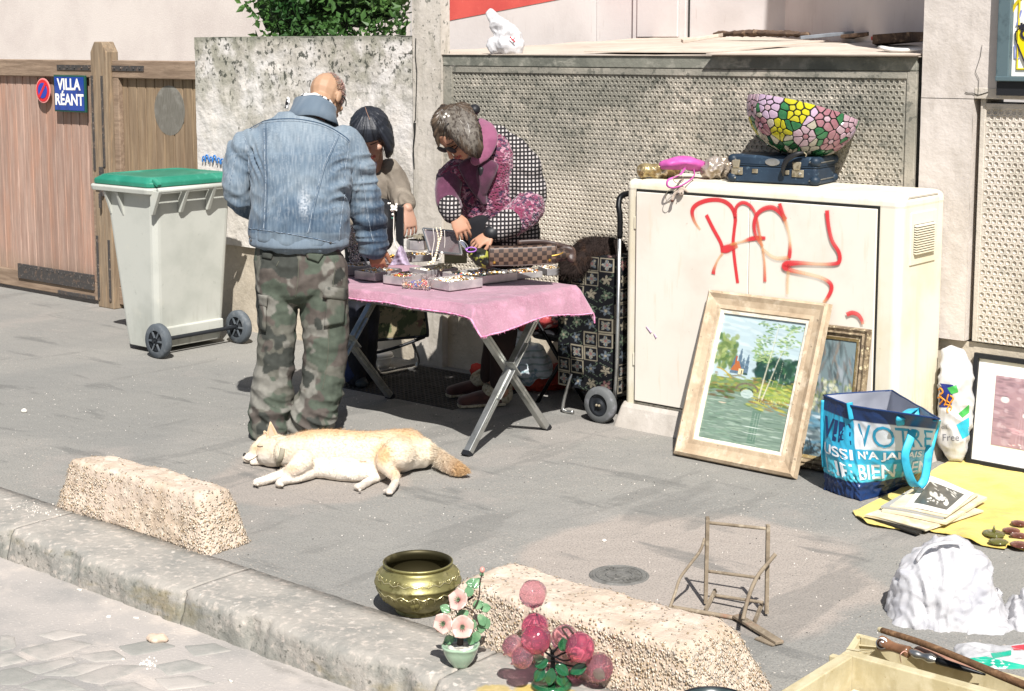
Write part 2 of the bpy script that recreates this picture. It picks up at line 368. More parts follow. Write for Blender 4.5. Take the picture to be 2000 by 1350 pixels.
m_pan=mat('dimpled_concrete','#bdb4a6',[('#a9a193',('n',4,.42,.65)),('#63645c',[('gn',0,2.35,.9,1.1,1.6),('gn',2,.95,1.55,1.3,.6),('n',2.2,.3,.58,(1,1,2.2),8)],.75),
    ('#4a4c46',[('n',28,.55,.63,(1,1,1),3),('gn',0,2.6,1.6,1.5,1.2),('gn',2,.9,1.4,2,.5)],.65),('#8a877c',[('gn',2,.9,1.5,2,.5),('n',9,.4,.65)],.55),('#d0bfb4',[('gn',0,2.90,2.94,4,.02)],.8),('#86765a',[('r',(2.72,0,1.36),.03,.02,20)],.7)],rough=.95,bump=[(('n',70,.2,.8),.4,.003)],spec=.15)
m_pan2=mat('pale_dimpled_concrete','#bfb7ac',[('#b0a89c',('n',4,.42,.65)),('#8c897f',[('n',14,.55,.7)],.5)],rough=.95,bump=[(('n',70,.2,.8),.4,.003)],spec=.15)
m_coping=mat('grey_coping','#77776d',[('#63645c',('n',6,.4,.62)),('#8f8d82',('n',16,.5,.7)),('#a8a498',[('n',5,.6,.7,(1,1,4))],.6)],rough=.95,bump=[(('n',40,.2,.8),.4,.004)],spec=.15)
m_roof=mat('beige_roof_felt','#b5aa9d',[('#a59a8e',('n',2,.4,.65)),('#c4b9ad',('n',8,.5,.7),.6)],rough=.95,bump=[(('n',30,.2,.8),.3,.004)],spec=.1)
m_card=mat('bleached_cardboard','#bdb0a2',[('#ab9d90',('n',3,.45,.7)),('#cfc4b8',('n',9,.5,.7),.5)],rough=.9,spec=.1)
m_black=mat('black_plastic','#1c1d20',rough=.5)
m_dark=mat('dark_gap','#20201e',rough=.95)

# pavement: one sheet, gently uneven; road and verge beyond the kerb out to the horizon
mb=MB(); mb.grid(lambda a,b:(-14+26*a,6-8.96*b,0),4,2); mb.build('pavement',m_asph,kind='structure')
mb=MB(); mb.grid(lambda a,b:(-60+120*a,-3.24-70*b,-.11-.02*b),4,4); mb.build('road',m_road,kind='structure')
mb=MB(); mb.grid(lambda a,b:(-60+120*a,60-54*b,-.004),2,2); mb.build('ground',m_road,kind='structure')
# kerb of long granite stones with rough broken front edges
def kerb_stone(x0,x1,seed,name='kerb_stone',parent=None):
    nx=int((x1-x0)/.012); prof=[(-3.262,-.14),(-3.260,-.10),(-3.258,-.06),(-3.256,-.035),(-3.252,-.018),(-3.243,-.006),(-3.23,0),(-3.20,.003),(-3.14,.004),(-3.08,.004),(-3.02,.004),(-2.955,.0035),(-2.955,-.05)]
    mb=MB(); R=[]
    for i in range(nx+1):
        x=x0+.004+(x1-x0-.008)*i/nx; e=min(i,nx-i)/nx*(x1-x0); ring=[]
        for j,(y,z) in enumerate(prof):
            p=Vector((x,y,z)); k=1 if 1<=j<=6 else .25
            d=fbm(p,9,seed)*.011*k+fbm(p,38,seed)*.005*k
            chip=max(0,fbm((x*3,0,seed),1.2)-.15)*.05 if 2<=j<=5 else 0
            if j in(2,3,4,5) and e<.06: chip+=.018*(1-e/.06)*(1 if seed%2 else .5)
            ring.append((x,y+d+chip*.8,z+(d*.35-chip*.5 if j>=2 and j<8 else 0)))
        R.append(ring)
    b=0; n=len(prof)
    for r in R: mb.v+=[Vector(p) for p in r]
    for i in range(nx):
        for j in range(n-1): mb.f.append((i*n+j,(i+1)*n+j,(i+1)*n+j+1,i*n+j+1))
    for base in (0,nx*n): mb.f.append(tuple(range(base,base+n)) if base==0 else tuple(range(base,base+n))[::-1])
    return mb.build(name,m_kerb,parent,smooth=True)
kerb=thing('kerb',(0,-3.1,0),kind='structure')
for i,(a,b) in enumerate([(-2.3,-1.1),(-1.1,0.12),(.12,.93),(.93,1.955),(1.955,3.10),(3.10,4.3),(4.3,5.5)]): kerb_stone(a,b,i+1,parent=kerb)

# worn setts showing through the road dust, lower left
road=bpy.data.objects['road']; ORG['road']=Vector((0,0,0))
setts=[((205-5,1262),(300,1238),(385,1262),(300,1292)),]
S=[[(40,1268),(130,1248),(180,1258),(84,1290)],[(0,1240),(30,1242),(34,1262),(0,1272)],[(0,1276),(20,1274),(54,1290),(0,1302)],
   [(150,1280),(222,1268),(248,1286),(182,1292)],[(38,1303),(100,1292),(140,1282),(152,1292),(74,1316)],[(80,1318),(160,1294),(220,1296),(150,1320)],
   [(142,1322),(222,1298),(290,1300),(196,1337)],[(0,1308),(34,1304),(72,1318),(40,1336),(0,1338)],[(40,1340),(90,1324),(126,1326),(170,1346),(90,1352)],[(200,1340),(260,1332),(310,1352),(230,1360)],[(70,1240),(120,1228),(170,1238),(110,1250)],[(-60,1262),(-10,1276),(-40,1300),(-90,1290)],[(-60,1310),(-8,1310),(-12,1340),(-70,1345)]]
S+=[[(230,1262),(300,1248),(345,1262),(262,1280)],[(300,1300),(360,1288),(420,1302),(330,1318)],[(300,1325),(370,1318),(420,1335),(330,1348)],[(360,1262),(420,1256),(455,1270),(380,1282)],[(-120,1236),(-60,1228),(-40,1242),(-110,1256)]]
for q in S:
    P=[G(u,v,-.108) for u,v in q]; c=sum(P,Vector())/len(P); mb=MB(); k=len(P); R=[]
    out=[P[i].lerp(P[(i+1)%k],t_) for i in range(k) for t_ in (.06,.5,.94)]
    out=[p+Vector((fbm(p,25)*.006,fbm(p,25,9)*.006,0)) for p in out]
    for sc,dz in ((1.04,-.004),(1.01,-.0012),(.93,.0004),(.5,.0008)): R.append([c+(p-c)*sc+Vector((0,0,dz+fbm(p,30)*.001)) for p in out])
    mb.rings(R,False,True); mb.build('sett',m_sett,road,smooth=True)

# ---------------- gates
GN=-.05
def gate(x0,x1,m,label,right):
    t=thing('wooden_gate',((x0+x1)/2,.06,0),label,'gate',group='wooden yard gates')
    x=x0+.02; i=0
    while x<x1-.02:
        wd=.098+.012*nz((x,0,3),7); e=min(x+wd,x1-.01)
        if e-x<.03: break
        dy=.004*nz((x,5,0),9); MB().box(x+.0035,e-.0035,.05+dy,.078+dy,.10,1.63).build('plank',m,t,bevel=.004,bseg=1); x=e; i+=1
    MB().box(x0,x1,.012,.05,1.585,1.705).build('top_rail',m_rail,t,bevel=.006)
    MB().box(x0,x1,.012,.05,.03,.155).build('bottom_rail',m_rail,t,bevel=.006)
    return t
GL=gate(-6.2,-3.085,m_wood,'reddish brown plank gate leaf carrying the blue street name plate',0)
GRt=gate(-2.885,-1.99,m_wood2,'darker brown plank gate leaf behind the wheeled bin, with a grey oval patch',1)
# stiles next to the central post
MB().box(-3.15,-3.086,.012,.052,.155,1.585).build('stile',m_rail,GL,bevel=.006)
MB().box(-2.88,-2.82,.012,.052,.155,1.585).build('stile',m_rail,GRt,bevel=.006)
t=thing('gate_post',(-2.975,.02,0),'wooden post with pointed top between the two gate leaves','post')
mb=MB(); zt=1.83
mb.prism([(-3.067,-.03,0),(-2.887,-.03,0),(-2.887,-.03,zt-.07),(-2.935,-.03,zt),(-3.02,-.03,zt),(-3.067,-.03,zt-.07)],(0,1,0),.10)
mb.build('timber',m_post,t,bevel=.006)
for (x0,x1,z0,z1) in [(-3.062,-3.042,.05,.5),(-2.93,-2.91,.05,.48),(-3.062,-3.042,.95,1.6),(-2.95,-2.93,.98,1.6)]:
    MB().box(x0,x1,-.038,-.026,z0,z1).build('strap',m_iron,t,bevel=.002)
mb=MB(); mb.box(-2.985,-2.95,-.05,-.031,.78,.98); mb.tube([(-3.02,-.055,.86),(-2.92,-.055,.86)],.008); mb.box(-2.975,-2.96,-.066,-.051,.70,.80); mb.build('bolt',m_iron,t,bevel=.002)
for x0,x1,z,pt in [(-3.52,-3.09,1.652,GL),(-2.88,-2.53,1.652,GRt)]:
    mb=MB(); mb.prism([(x0,.006,z-.018),(x1,.006,z-.018),(x1,.006,z+.018),(x0,.006,z+.018)],(0,1,0),.008)
    for k in range(5): mb.ball((x0+(x1-x0)*(k+.5)/5,.004,z),.007,6,4)
    mb.build('strap_hinge',m_iron,pt)
def plate(pt,x0,x1,z0,z1):
    mb=MB(); mb.box(x0,x1,-.002,.012,z0,z1)
    for k in range(int((x1-x0)/.07)): mb.ball((x0+.035+k*.07,-.003,z1-.02),.006,6,4)
    mb.build('kick_plate',m_iron,pt,bevel=.002)
plate(GL,-4.1,-3.16,.10,.21); plate(GL,-3.6,-3.16,.035,.06); plate(GRt,-2.82,-2.5,.10,.24)
m_oval=mat('grey_patch','#6d6a62',[('#5a564d',('n',30,.4,.7,(6,6,.4))),('#7f7c74',('n',8,.5,.7))],rough=.9)
P=V(331,216,-.049); mb=MB(); mb.prism([(P.x+.16*math.cos(a*math.pi/12),.0485,P.z+.165*math.sin(a*math.pi/12)) for a in range(24)],(0,1,0),.003); mb.build('oval_patch',m_oval,GRt)
m_bolthole=m_iron
# ---- street name plate and no-parking sign
m_blue=mat('blue_enamel','#123a8c',[('#0d2b6d',('n',14,.5,.7))],rough=.25,coat=.5); m_enwhite=mat('white_enamel','#e8e6e0',rough=.3); m_green=mat('green_edge','#1f4a3e',rough=.5)
c=V(137,183,0); t=thing('street_name_plate',(c.x,0,c.z),'blue enamel street name plate with white capitals on the gate','sign')
hw=.185;hh=.128
MB().box(c.x-hw,c.x+hw,-.006,.011,c.z-hh,c.z+hh).build('rim',m_green,t,bevel=.003)
MB().box(c.x-hw+.012,c.x+hw-.012,-.009,-.0065,c.z-hh+.012,c.z+hh-.012).build('plate',m_blue,t)
mb=MB(); 
for s_,dz in (('VILLA',.028),('RÉANT',-.078)): stamp(mb,s_,.108,lambda x,y:(c.x+x*1.0,-.0105,c.z+dz+y),bold=.0035,align='CENTER')
mb.build('lettering',m_enwhite,t)
c=V(83,177,0); t=thing('no_parking_sign',(c.x,0,c.z),'small round red and blue no parking disc on the left gate leaf','sign')
m_redsign=mat('red_sign','#c4262e',rough=.4); m_bsign=mat('blue_sign','#2a3f9a',rough=.4); m_pinks=mat('pink_rim','#d98a86',rough=.5)
def disc(mb,r,y,n=28): return mb.prism([(c.x+r*math.cos(2*math.pi*a/n),y,c.z+r*math.sin(2*math.pi*a/n)) for a in range(n)][::-1],(0,1,0),.004)
disc(MB(),.088,.004).build('backing',m_pinks,t); disc(MB(),.078,.001).build('red_ring',m_redsign,t); disc(MB(),.055,-.002).build('blue_face',m_bsign,t)
a=math.radians(50); d=Vector((math.cos(a),0,math.sin(a)))*.062; nn=Vector((-math.sin(a),0,math.cos(a)))*.011; cc=Vector((c.x,-.004,c.z))
MB().prism([cc-d-nn,cc+d-nn,cc+d+nn,cc-d+nn],(0,1,0),.0025).build('red_bar',m_redsign,t)

# ---------------- street walls
t=thing('plaster_wall',(-1,.1,0),'stained pale plaster garden wall behind the man, dark mould along its top','wall')
mb=MB(); nx=60;nzv=40
def wallface(x0,x1,z0,z1,y,amp,nx,nz_,thick=.2,mbx=None):
    mbx=mbx or MB()
    mbx.grid(lambda a,b:(x0+(x1-x0)*a,y+amp*fbm((x0+(x1-x0)*a,0,z0+(z1-z0)*b),2.5)+amp*.5*fbm((x0+(x1-x0)*a,3,z0+(z1-z0)*b),12),z0+(z1-z0)*b),nx,nz_)
    x0_,x1_,z0_,z1_=x0+.003,x1-.003,z0+.003,z1-.004; mbx.hexa([(x0_,y+.012,z0_),(x1_,y+.012,z0_),(x1_,y+thick-.003,z0_),(x0_,y+thick-.003,z0_),(x0_,y+.012,z1_),(x1_,y+.012,z1_),(x1_,y+thick-.003,z1_),(x0_,y+thick-.003,z1_)])
    # top and side closing strips
    mbx.add([(x0,y,z1),(x1,y,z1),(x1,y+thick,z1+.004),(x0,y+thick,z1+.004)],[(0,1,2,3)]); mbx.add([(x0,y,z0),(x0,y,z1),(x0,y+thick,z1),(x0,y+thick,z0)],[(0,1,2,3)]); mbx.add([(x1,y,z0),(x1,y+thick,z0),(x1,y+thick,z1),(x1,y,z1)],[(0,1,2,3)])
    mbx.add([(x0,y,z0),(x0,y+thick,z0),(x1,y+thick,z0),(x1,y,z0)],[(0,1,2,3)])
    return mbx
wallface(-1.98,-.055,.545,1.856,0,.007,120,80).build('plaster_face',m_plas,t)
MB().box(-1.975,-.055,.028,.2,0,.54).build('base',m_base,t)
m_crack=m_dark
# small blue scrawl low on the wall beside the bin lid
m_bscr=mat('blue_spray','#2f6fb0',rough=.8); mb=MB()
for k,(u,v) in enumerate([(398,305),(404,302),(412,306),(419,303),(427,308),(434,310)]):
    c=V(u,v+5,.012); mb.tube([c+Vector((-.014,0,-.02)),c+Vector((-.010,0,.006)),c+Vector((.0,0,.014)),c+Vector((.012,0,.004)),c+Vector((.014,0,-.02))],.0045,6,3)
tag(mb.build('spray_scrawl',m_bscr,t))
t=thing('concrete_pillar',(.06,.1,0),'pale concrete pillar between the plaster wall and the long dimpled panel','pillar')
wallface(-.045,.168,0,3.2,-.018,.004,16,120,.075).build('shaft',m_conc,t)
mb=MB(); prevp=None
pts=[V(u,v,.022) for u,v in [(812,75),(811,110),(814,140),(813,180),(811,235),(809,238)]]; mb.tube(pts,.003,5)
pts=[V(u,v,.022) for u,v in [(810,240),(810,262),(807,290),(809,330)]]; mb.tube(pts,[.009,.006,.004,.003],5)
mb.build('crack',m_dark,t)

def dimples(x0,x1,z0,z1,px,pz,dep,y=0):
    vs=[];fs=[]; nr=int((z1-z0)/pz); mb=MB(); r0=px*.40; rr=np.random.default_rng(3)
    for j in range(nr):
        za=z0+j*pz; zc=za+pz/2; off=(j%2)*px/2; n=int((x1-x0-px/2)/px)
        if off: mb.add([(x0,y,za),(x0+off,y,za),(x0+off,y,za+pz),(x0,y,za+pz)],[(0,1,2,3)])
        xe=x0+off+n*px
        if xe<x1: mb.add([(xe,y,za),(x1,y,za),(x1,y,za+pz),(xe,y,za+pz)],[(0,1,2,3)])
        for i in range(n):
            xa=x0+off+i*px; xc=xa+px/2; r=r0*(.9+.2*rr.random()); d=dep*(.65+.6*rr.random()); b=len(mb.v)
            r=min(r,pz*.47)
            xc2=xc; 
            rect=[(xa,za),(xc,za),(xa+px,za),(xa+px,zc),(xa+px,za+pz),(xc,za+pz),(xa,za+pz),(xa,zc)]
            dirs=[(-.707,-.707),(0,-1),(.707,-.707),(1,0),(.707,.707),(0,1),(-.707,.707),(-1,0)]
            mb.v+=[Vector((a,y,c)) for a,c in rect]
            mb.v+=[Vector((xc2+a*r*.92,y-.0014,zc+c*r*.92)) for a,c in dirs]
            mb.v+=[Vector((xc2+a*r*.72,y+d*.7,zc+c*r*.72)) for a,c in dirs]
            mb.v.append(Vector((xc2,y+d,zc)))
            for k in range(8):
                l=(k+1)%8
                fs_=[(b+k,b+l,b+8+l,b+8+k),(b+8+k,b+8+l,b+16+l,b+16+k),(b+16+k,b+16+l,b+24)]
                mb.f+=fs_
    return mb,z0+nr*pz
t=thing('dimpled_wall',(1.6,.1,0),'long concrete wall panel covered in rows of small round dimples behind the table','wall')
mb,zt=dimples(.235,2.925,.53,1.672,.0275,.0245,.0066,y=.006); o=mb.build('dimple_panel',m_pan,t); o['kind']='stuff'
o.data.polygons.foreach_set('use_smooth',[False]*len(o.data.polygons))
mb=MB(); mb.box(.170,.235,-.002,.2,.53,1.69); mb.box(2.925,2.972,-.002,.2,.53,1.69); mb.box(.235,2.925,.022,.2,.53,1.70); mb.box(.235,2.925,-.001,.02,zt,1.69); mb.build('panel_margin',m_pan,t,bevel=.003)
MB().box(.170,2.972,-.004,.2,1.692,1.752).build('coping',m_coping,t,bevel=.004)
MB().box(.169,4.9,.028,.2,0,.522).build('base',m_base,t)
t=thing('broad_pillar',(3.1,.1,0),'broad pale concrete pillar right of the utility cabinet with a thin crack','pillar')
mb=MB(); wallface(3.0,3.238,.53,1.575,-.010,.003,16,60,.2,mb); wallface(3.0,3.455,1.578,3.4,-.010,.003,20,80,.2,mb); mb.build('shaft',m_conc2,t)
mb=MB(); mb.tube([V(u,v,.014) for u,v in [(1918,88),(1915,110),(1910,125),(1905,140),(1912,155),(1910,185)]],.0010,4); mb.tube([V(u,v,.014) for u,v in [(1885,180),(1890,182),(1900,182),(1910,186),(1918,184),(1930,180)]],.0016,4); mb.build('crack',m_dark,t)
mb=MB(); mb.tube([(2.985,.012,z) for z in (1.0,1.75)],.006,5); mb.box(2.973,3.0,.03,.2,.53,1.75); mb.build('joint',m_dark,t)
t=thing('right_dimpled_wall',(4,.1,0),'dimpled concrete wall panel at the right edge of the frame, below the tiled sign','wall')
mb,zt=dimples(3.285,4.9,.53,1.55,.0275,.0245,.006,y=.012); o=mb.build('dimple_panel',m_pan2,t); o['kind']='stuff'
mb=MB(); mb.box(3.262,3.285,.008,.2,.53,1.60); mb.box(3.285,4.9,.028,.2,.53,1.56); mb.box(3.285,4.9,.009,.026,zt,1.56); mb.box(3.24,4.9,-.012,.2,1.578,1.625) ; mb.build('panel_margin',m_pan2,t,bevel=.003)
t['label']='dimpled concrete wall panel at the right edge below the tiled shield sign'
# ---------------- tiled shield sign in a grey metal frame
m_fr=mat('grey_blue_metal','#5d6f74',[('#4b5a5f',('n',20,.5,.7))],rough=.45,metal=.3)
x0=V(1946,150,.05).x; z0=1.655; zt=2.6; x1=4.6
t=thing('tiled_sign',(4,.0,z0),'grey framed tile picture with a yellow shield lettered G, cut by the right edge','sign')
MB().box(x0,x0+.055,-.06,-.012,z0,zt).build('frame_side',m_fr,t,bevel=.004); MB().box(x0,x1,-.065,-.011,z0-.0,z0+.02).build('frame_bottom',m_fr,t,bevel=.003)
MB().box(x0,x1,-.045,-.010,z0-.06,z0-.001).build('black_underside',m_black,t)  # plain black box below the frame bottom
MB().box(x0+.056,x1,-.03,-.012,z0+.021,zt).build('tile_panel',m_enwhite,t)
m_yel=mat('yellow_glaze','#c9b422',[('#b09a1a',('n',20,.5,.7))],rough=.3); m_shy=mat('shield_yellow','#d8c412',rough=.3); m_ink=mat('dark_glaze','#2b2a33',rough=.4); m_vio=mat('blue_violet_glaze','#7d86b8',rough=.4)
mb=MB(); mb.tube([(x0+.08,-.032,zt),(x0+.08,-.032,z0+.05),(x1,-.032,z0+.05)],.006,6); mb.tube([V(u,v,.032) for u,v in [(2030,-30),(2000,-8),(1982,12),(1972,40),(1968,80)]],.007,6,4); 
rr=random.Random(3)
for k in range(16):
    p=Vector((x0+.10+rr.random()*.05,-.032,z0+.07+rr.random()*.5)); mb.tube([p,p+Vector((.01+.02*rr.random(),0,.02*rr.random())),p+Vector((.0,0,.05))],.003,5,3)
mb.build('yellow_border',m_yel,t)
mb=MB(); mb.prism([V(u,v,.034) for u,v in [(1984,62),(1999,48),(2040,40),(2060,80),(2010,140),(1992,100),(1984,78)]][::-1],(0,1,0),.003); mb.build('shield',m_shy,t)
mb=MB(); q=V(1991,78,.037); stamp(mb,'G',.075,lambda x,y:(q.x+x,-.038,q.z+y),bold=.002); q2=V(1988,60,.037); stamp(mb,'+',.05,lambda x,y:(q2.x+x,-.038,q2.z+y),bold=.003)
mb.tube([V(u,v,.036) for u,v in [(2010,142),(1992,100),(1984,78),(1984,62),(1999,48),(2030,40)]],.0035,5); mb.build('dark_lines',m_ink,t)
MB().tube([V(u,v,.033) for u,v in [(1990,115),(1982,113),(1982,88)]],.003,5).build('blue_line',m_vio,t); MB().tube([V(u,v,.033) for u,v in [(1995,20),(1986,50)]],.004,5).build('blue_line',m_vio,t)

# ---------------- beyond the wall
def onplane(u,v,p0,nr):
    d=ray(u,v); return CAMLOC+d*((p0-CAMLOC).dot(nr)/d.dot(nr))
t=thing('pale_building',(-8,4.2,0),'big plain pale pink rendered building beyond the wooden gates','building')
MB().box(-26,-1.2,4.2,8,0,9).build('wall',m_pink,t)
# hedge
m_leaf=mat('hedge_leaf','#41642e',[('#648747',('n',5,.45,.65)),('#254a1f',('n',2.5,.5,.65))],rough=.5,spec=.5,translucent=.35,rnd=0)
m_core_shade=mat('hedge_shade','#1c2d16',rough=1)
t=thing('hedge',(-.8,.7,1),'dense green small leaved shrub rising above the plaster wall','hedge')
mb=MB(); mb2=MB(); rr=random.Random(11)
def hx(z): return V(500,20,-.7).x+.02
core=MB(); dome(core,[(-2.15,1.0,2.1),(-1.7,.95,2.2),(-1.32,.9,2.2)],[(.26,.26),(.33,.30),(.30,.28)],14,3); me=remesh(core,.05,1,lambda c,n:.05*fbm(c,6)); place(me,'shade_core',m_core_shade,t)  # solid dark core, its colour stands in for shade between the leaves
for k in range(15000):
    a=rr.random(); x=-2.5+2.3*rr.random(); y=.36+rr.random()**1.7*.9; z=1.72+rr.random()*1.35
    # rounded outline that thins out to the left
    lim=-1.93+.25*(y-.4)+.10*abs(z-2.0)**1.2+.12*fbm((0,y*3,z*3),1)
    if x<lim-.55*(y-.4) or x>-.10-.98*y: continue
    if y>.9 and z<2.5 and rr.random()<.75: continue
    if fbm((x,y,z),5,4)<-.12 and rr.random()<.8: continue
    s=.018+.022*rr.random(); d=Vector((rr.gauss(0,1),rr.gauss(0,1)-.5,rr.gauss(0,1)+.5)).normalized(); e=d.cross(Vector((rr.gauss(0,1),rr.gauss(0,1),rr.gauss(0,1)))).normalized(); f=d.cross(e)
    p=Vector((x,y,z)); mb.add([p,p+e*s*.5+f*s*.9-d*s*.15,p+f*s*2.0,p-e*s*.5+f*s*.9-d*s*.15],[(0,1,2),(0,2,3)])
o=mb.build('foliage',m_leaf,t,kind='stuff')
# white building with the red band
base0=V(850,100,-.9); base1=V(1165,72,-2.6); dirA=(base1-base0); dirA.z=0; nA=Vector((dirA.y,-dirA.x,0)).normalized()
if nA.dot(CAMLOC-base1)<0: nA=-nA
t=thing('white_building',(base1.x,base1.y,1.8),'white rendered building behind the dimpled wall with a slanting red band','building')
b0=base0-dirA.normalized()*.02; b0.z=1.6; b1=Vector(base1); b1.z=1.6
MB().hexa([b0,b1,b1-nA*.2,b0-nA*.2]+[p+Vector((0,0,3)) for p in (b0,b1,b1-nA*.2,b0-nA*.2)]).build('banded_wall',m_white,t)
pp=b0+nA*.004; mb=MB(); q=[onplane(u,v,pp,nA) for u,v in [(859,44),(1180,-18),(1180,-120),(859,-120)]]
mb.add(q,[(0,1,2,3)]); mb.build('red_band',m_redp,t)
yB=base1.y; xE=V(1532,70,-2.6).x
MB().box(b1.x+.002,xE,yB,yB+.3,1.6,4.6).build('lit_wall',m_white,t)
# right wall section, angle made up to face off the sun and render shaded
pE=Vector((xE,yB,1.6)); pF=V(1812,68,-.75); pF.z=1.6; dE=(pF-pE).normalized(); nE=Vector((-dE.y,dE.x,0))
if nE.dot(CAMLOC-pE)<0: nE=-nE
MB().hexa([pE,pF,pF-nE*.4,pE-nE*.4]+[p+Vector((0,0,3)) for p in (pE,pF,pF-nE*.4,pE-nE*.4)]).build('shade_turned_wall',m_white,t)
c0=V(1240,70,-2.6).x; c1=V(1343,70,-2.6).x
MB().box(c0,c1,yB-.03,yB-.002,1.80,2.6).build('door_frame',m_white,t,bevel=.004); MB().box(c0+.05,c1-.05,yB-.05,yB-.031,1.86,2.6).build('door',m_white,t,bevel=.006)
mb=MB(); mb.tube([(c0-.012,yB-.003,1.8),(c0-.012,yB-.003,2.6)],.006,5); mb.tube([(c1+.012,yB-.003,1.8),(c1+.012,yB-.003,2.6)],.006,5); mb.tube([(c1-.1,yB-.003,1.85),(c1-.1,yB-.003,1.87)],.006,5); mb.build('joint',m_dark,t)
# low roof between the wall and that building
t=thing('low_roof',(1.5,1.3,1.7),'low beige felted roof running back from the top of the dimpled wall','roof')
mb=MB(); mb.grid(lambda a,b:(-.2+3.5*a,.0+2.75*b,1.757+.11*b+.006*fbm((a*9,b*9,0),1)),30,20); mb.build('felt',m_roof,t,smooth=True)
MB().box(.168,2.99,-.012,.03,1.7525,1.7565).build('edge_strip',m_roof,t)
# boards, sheets and rubbish lying on the roof
def sheet(name,pix,zz,m,label,cat,th=.006,curl=0):
    P=[G(u,v,z) if not isinstance(z,tuple) else V(u,v,-z[0]) for (u,v),z in zip(pix,zz)]
    c=sum(P,Vector())/len(P); mb=MB(); mb.prism(P,(0,0,1),th); return mb.build(name,m,orig=c,label=label,cat=cat)
def roofz(y): return 1.757+.11*y/2.75
def flat(name,pts,m,label,cat,th=.006,lift=.004):
    P=[Vector((x,y,roofz(y)+lift+dz)) for x,y,dz in pts]; c=sum(P,Vector())/len(P); mb=MB(); mb.prism(P,(0,0,1),th); return mb.build(name,m,orig=c,label=label,cat=cat)
xa=V(1390,110,0).x; xb=2.985
flat('cardboard_sheet',[(xa,-.05,0),(xb,-.045,0),(xb,.75,.0),(xa+.55,.95,.03)],m_card,'wide bleached cardboard sheet overhanging the wall top above the glass lampshade','cardboard')
flat('cardboard_sheet',[(1.1,.06,.002),(1.95,.04,.002),(2.05,.9,.025),(1.25,.9,.01)],m_card,'bleached cardboard sheet lying left of the overhanging one on the roof','cardboard',lift=.007)
m_oldwood=mat('old_dark_wood','#5d4a3b',[('#44362c',('n',12,.4,.6)),('#86705a',('n',20,.55,.7))],rough=.9,bump=[(('n',30,.2,.8),.5,.005)])
a=V(1400,83,-1.9);b=V(1575,80,-1.75); mb=MB(); mb.tube([(a.x,1.9,roofz(1.9)+.04),((a.x+b.x)/2,1.85,roofz(1.9)+.045),(b.x,1.75,roofz(1.8)+.035)],[(.016,.05),(.020,.06),(.012,.05)],8,3,side=(0,0,1)); me=remesh(mb,.010,1,lambda c,n:.010*fbm(c,22)); place(me,'rotten_plank',m_oldwood,orig=a,label='long rotten brown plank lying on the roof behind the cardboard',cat='plank')
m_slate=mat('broken_slate','#7b8086',[('#686c72',('n',9,.4,.7))],rough=.8)
for k,(u,v,dx,dy,rot,mm,lb) in enumerate([(1620,82,.30,.14,.3,m_slate,'grey broken tile tilted beside the end of the rotten plank'),(1690,76,.22,.16,-.3,m_oldwood,'brown crumpled debris piece in the middle of the roof rubbish'),(1755,72,.26,.14,.2,m_redp,'reddish roof tile piece at the far right of the rubbish'),(1752,94,.2,.12,.0,m_oldwood,'dark wooden block by the broad pillar on the roof'),(1370,80,.2,.1,.5,m_card,'torn pale cardboard scrap at the left end of the plank')]):
    n=1.6-k*.1 if k!=3 else .55; p=V(u,v,-n); z=roofz(n)+.03; mb=MB(); ca,sa=math.cos(rot),math.sin(rot)
    q=[Vector((p.x+ca*x*dx-sa*y*dy,n+sa*x*dx+ca*y*dy,z+.02*x+.02*nz((x,y,k),3))) for x,y in [(-.5,-.5),(.5,-.6),(.6,.4),(0,.6),(-.6,.3)]]
    mb.prism(q,(0,0,1),.02 if k!=3 else .045); mb.build('roof_debris',mm,orig=p,label=lb,cat='debris',bevel=.003)
a=V(1715,103,-.15);mb=MB();mb.tube([Vector((a.x,.18,roofz(.2)+.03)),Vector((a.x+.10,.12,roofz(.1)+.02)),Vector((a.x+.24,.10,roofz(.1)+.022))],[(.02,.008),(.025,.012),(.012,.006)],8,3)
m_wpl=mat('white_plastic','#d9d6d0',rough=.4)
mb.build('crushed_cup',m_wpl,orig=a,smooth=True,label='crushed white plastic scrap on the cardboard next to the pillar',cat='litter')
# ================================================================ UTILITY CABINET AND WHAT STANDS ON IT
m_cab=mat('cream_cabinet_paint','#d6d0c0',[('#cdc5ad',('n',3,.42,.7)),('#c7bda4',('n',2.2,.5,.7,(8,8,.6)),.6),('#9c9280',[('n',9,.48,.64,(6,6,.8)),('gn',2,.5,.12,5,.3)],.7),('#6f6a5c',[('n',70,.68,.72)],.5)],rough=.55,spec=.4,bump=[(('n',220,.2,.8),.12,.002)])
m_door=mat('cream_door_paint','#d8d1c5',[('#cec6b9',('n',2.5,.45,.7)),('#c9b99f',[('n',5,.58,.7,(6,6,.7))],.35),('#a3917f',[('n',42,.70,.74)],.5)],rough=.5,spec=.4)
m_plinth=mat('cabinet_plinth','#b0a9a0',[('#9d968d',('n',5,.42,.66)),('#c3bcb4',('n',14,.5,.7),.6)],rough=.9,bump=[(('n',50,.2,.8),.3,.003)])
X0=1.735;X1=3.135;YF=-.445;YB=-.02;ZT=1.187
t=thing('utility_cabinet',((X0+X1)/2,-.23,0),'large cream metal utility cabinet with red graffiti on its double door','utility cabinet')
def rrect(x0,x1,y0,y1,r,z,n=5):
    P=[]
    for cx_,cy_,a0 in ((x1-r,y1-r,0),(x0+r,y1-r,90),(x0+r,y0+r,180),(x1-r,y0+r,270)):
        for k in range(n+1):
            a=math.radians(a0+90*k/n); P.append(Vector((cx_+r*math.cos(a),cy_+r*math.sin(a),z)))
    return P
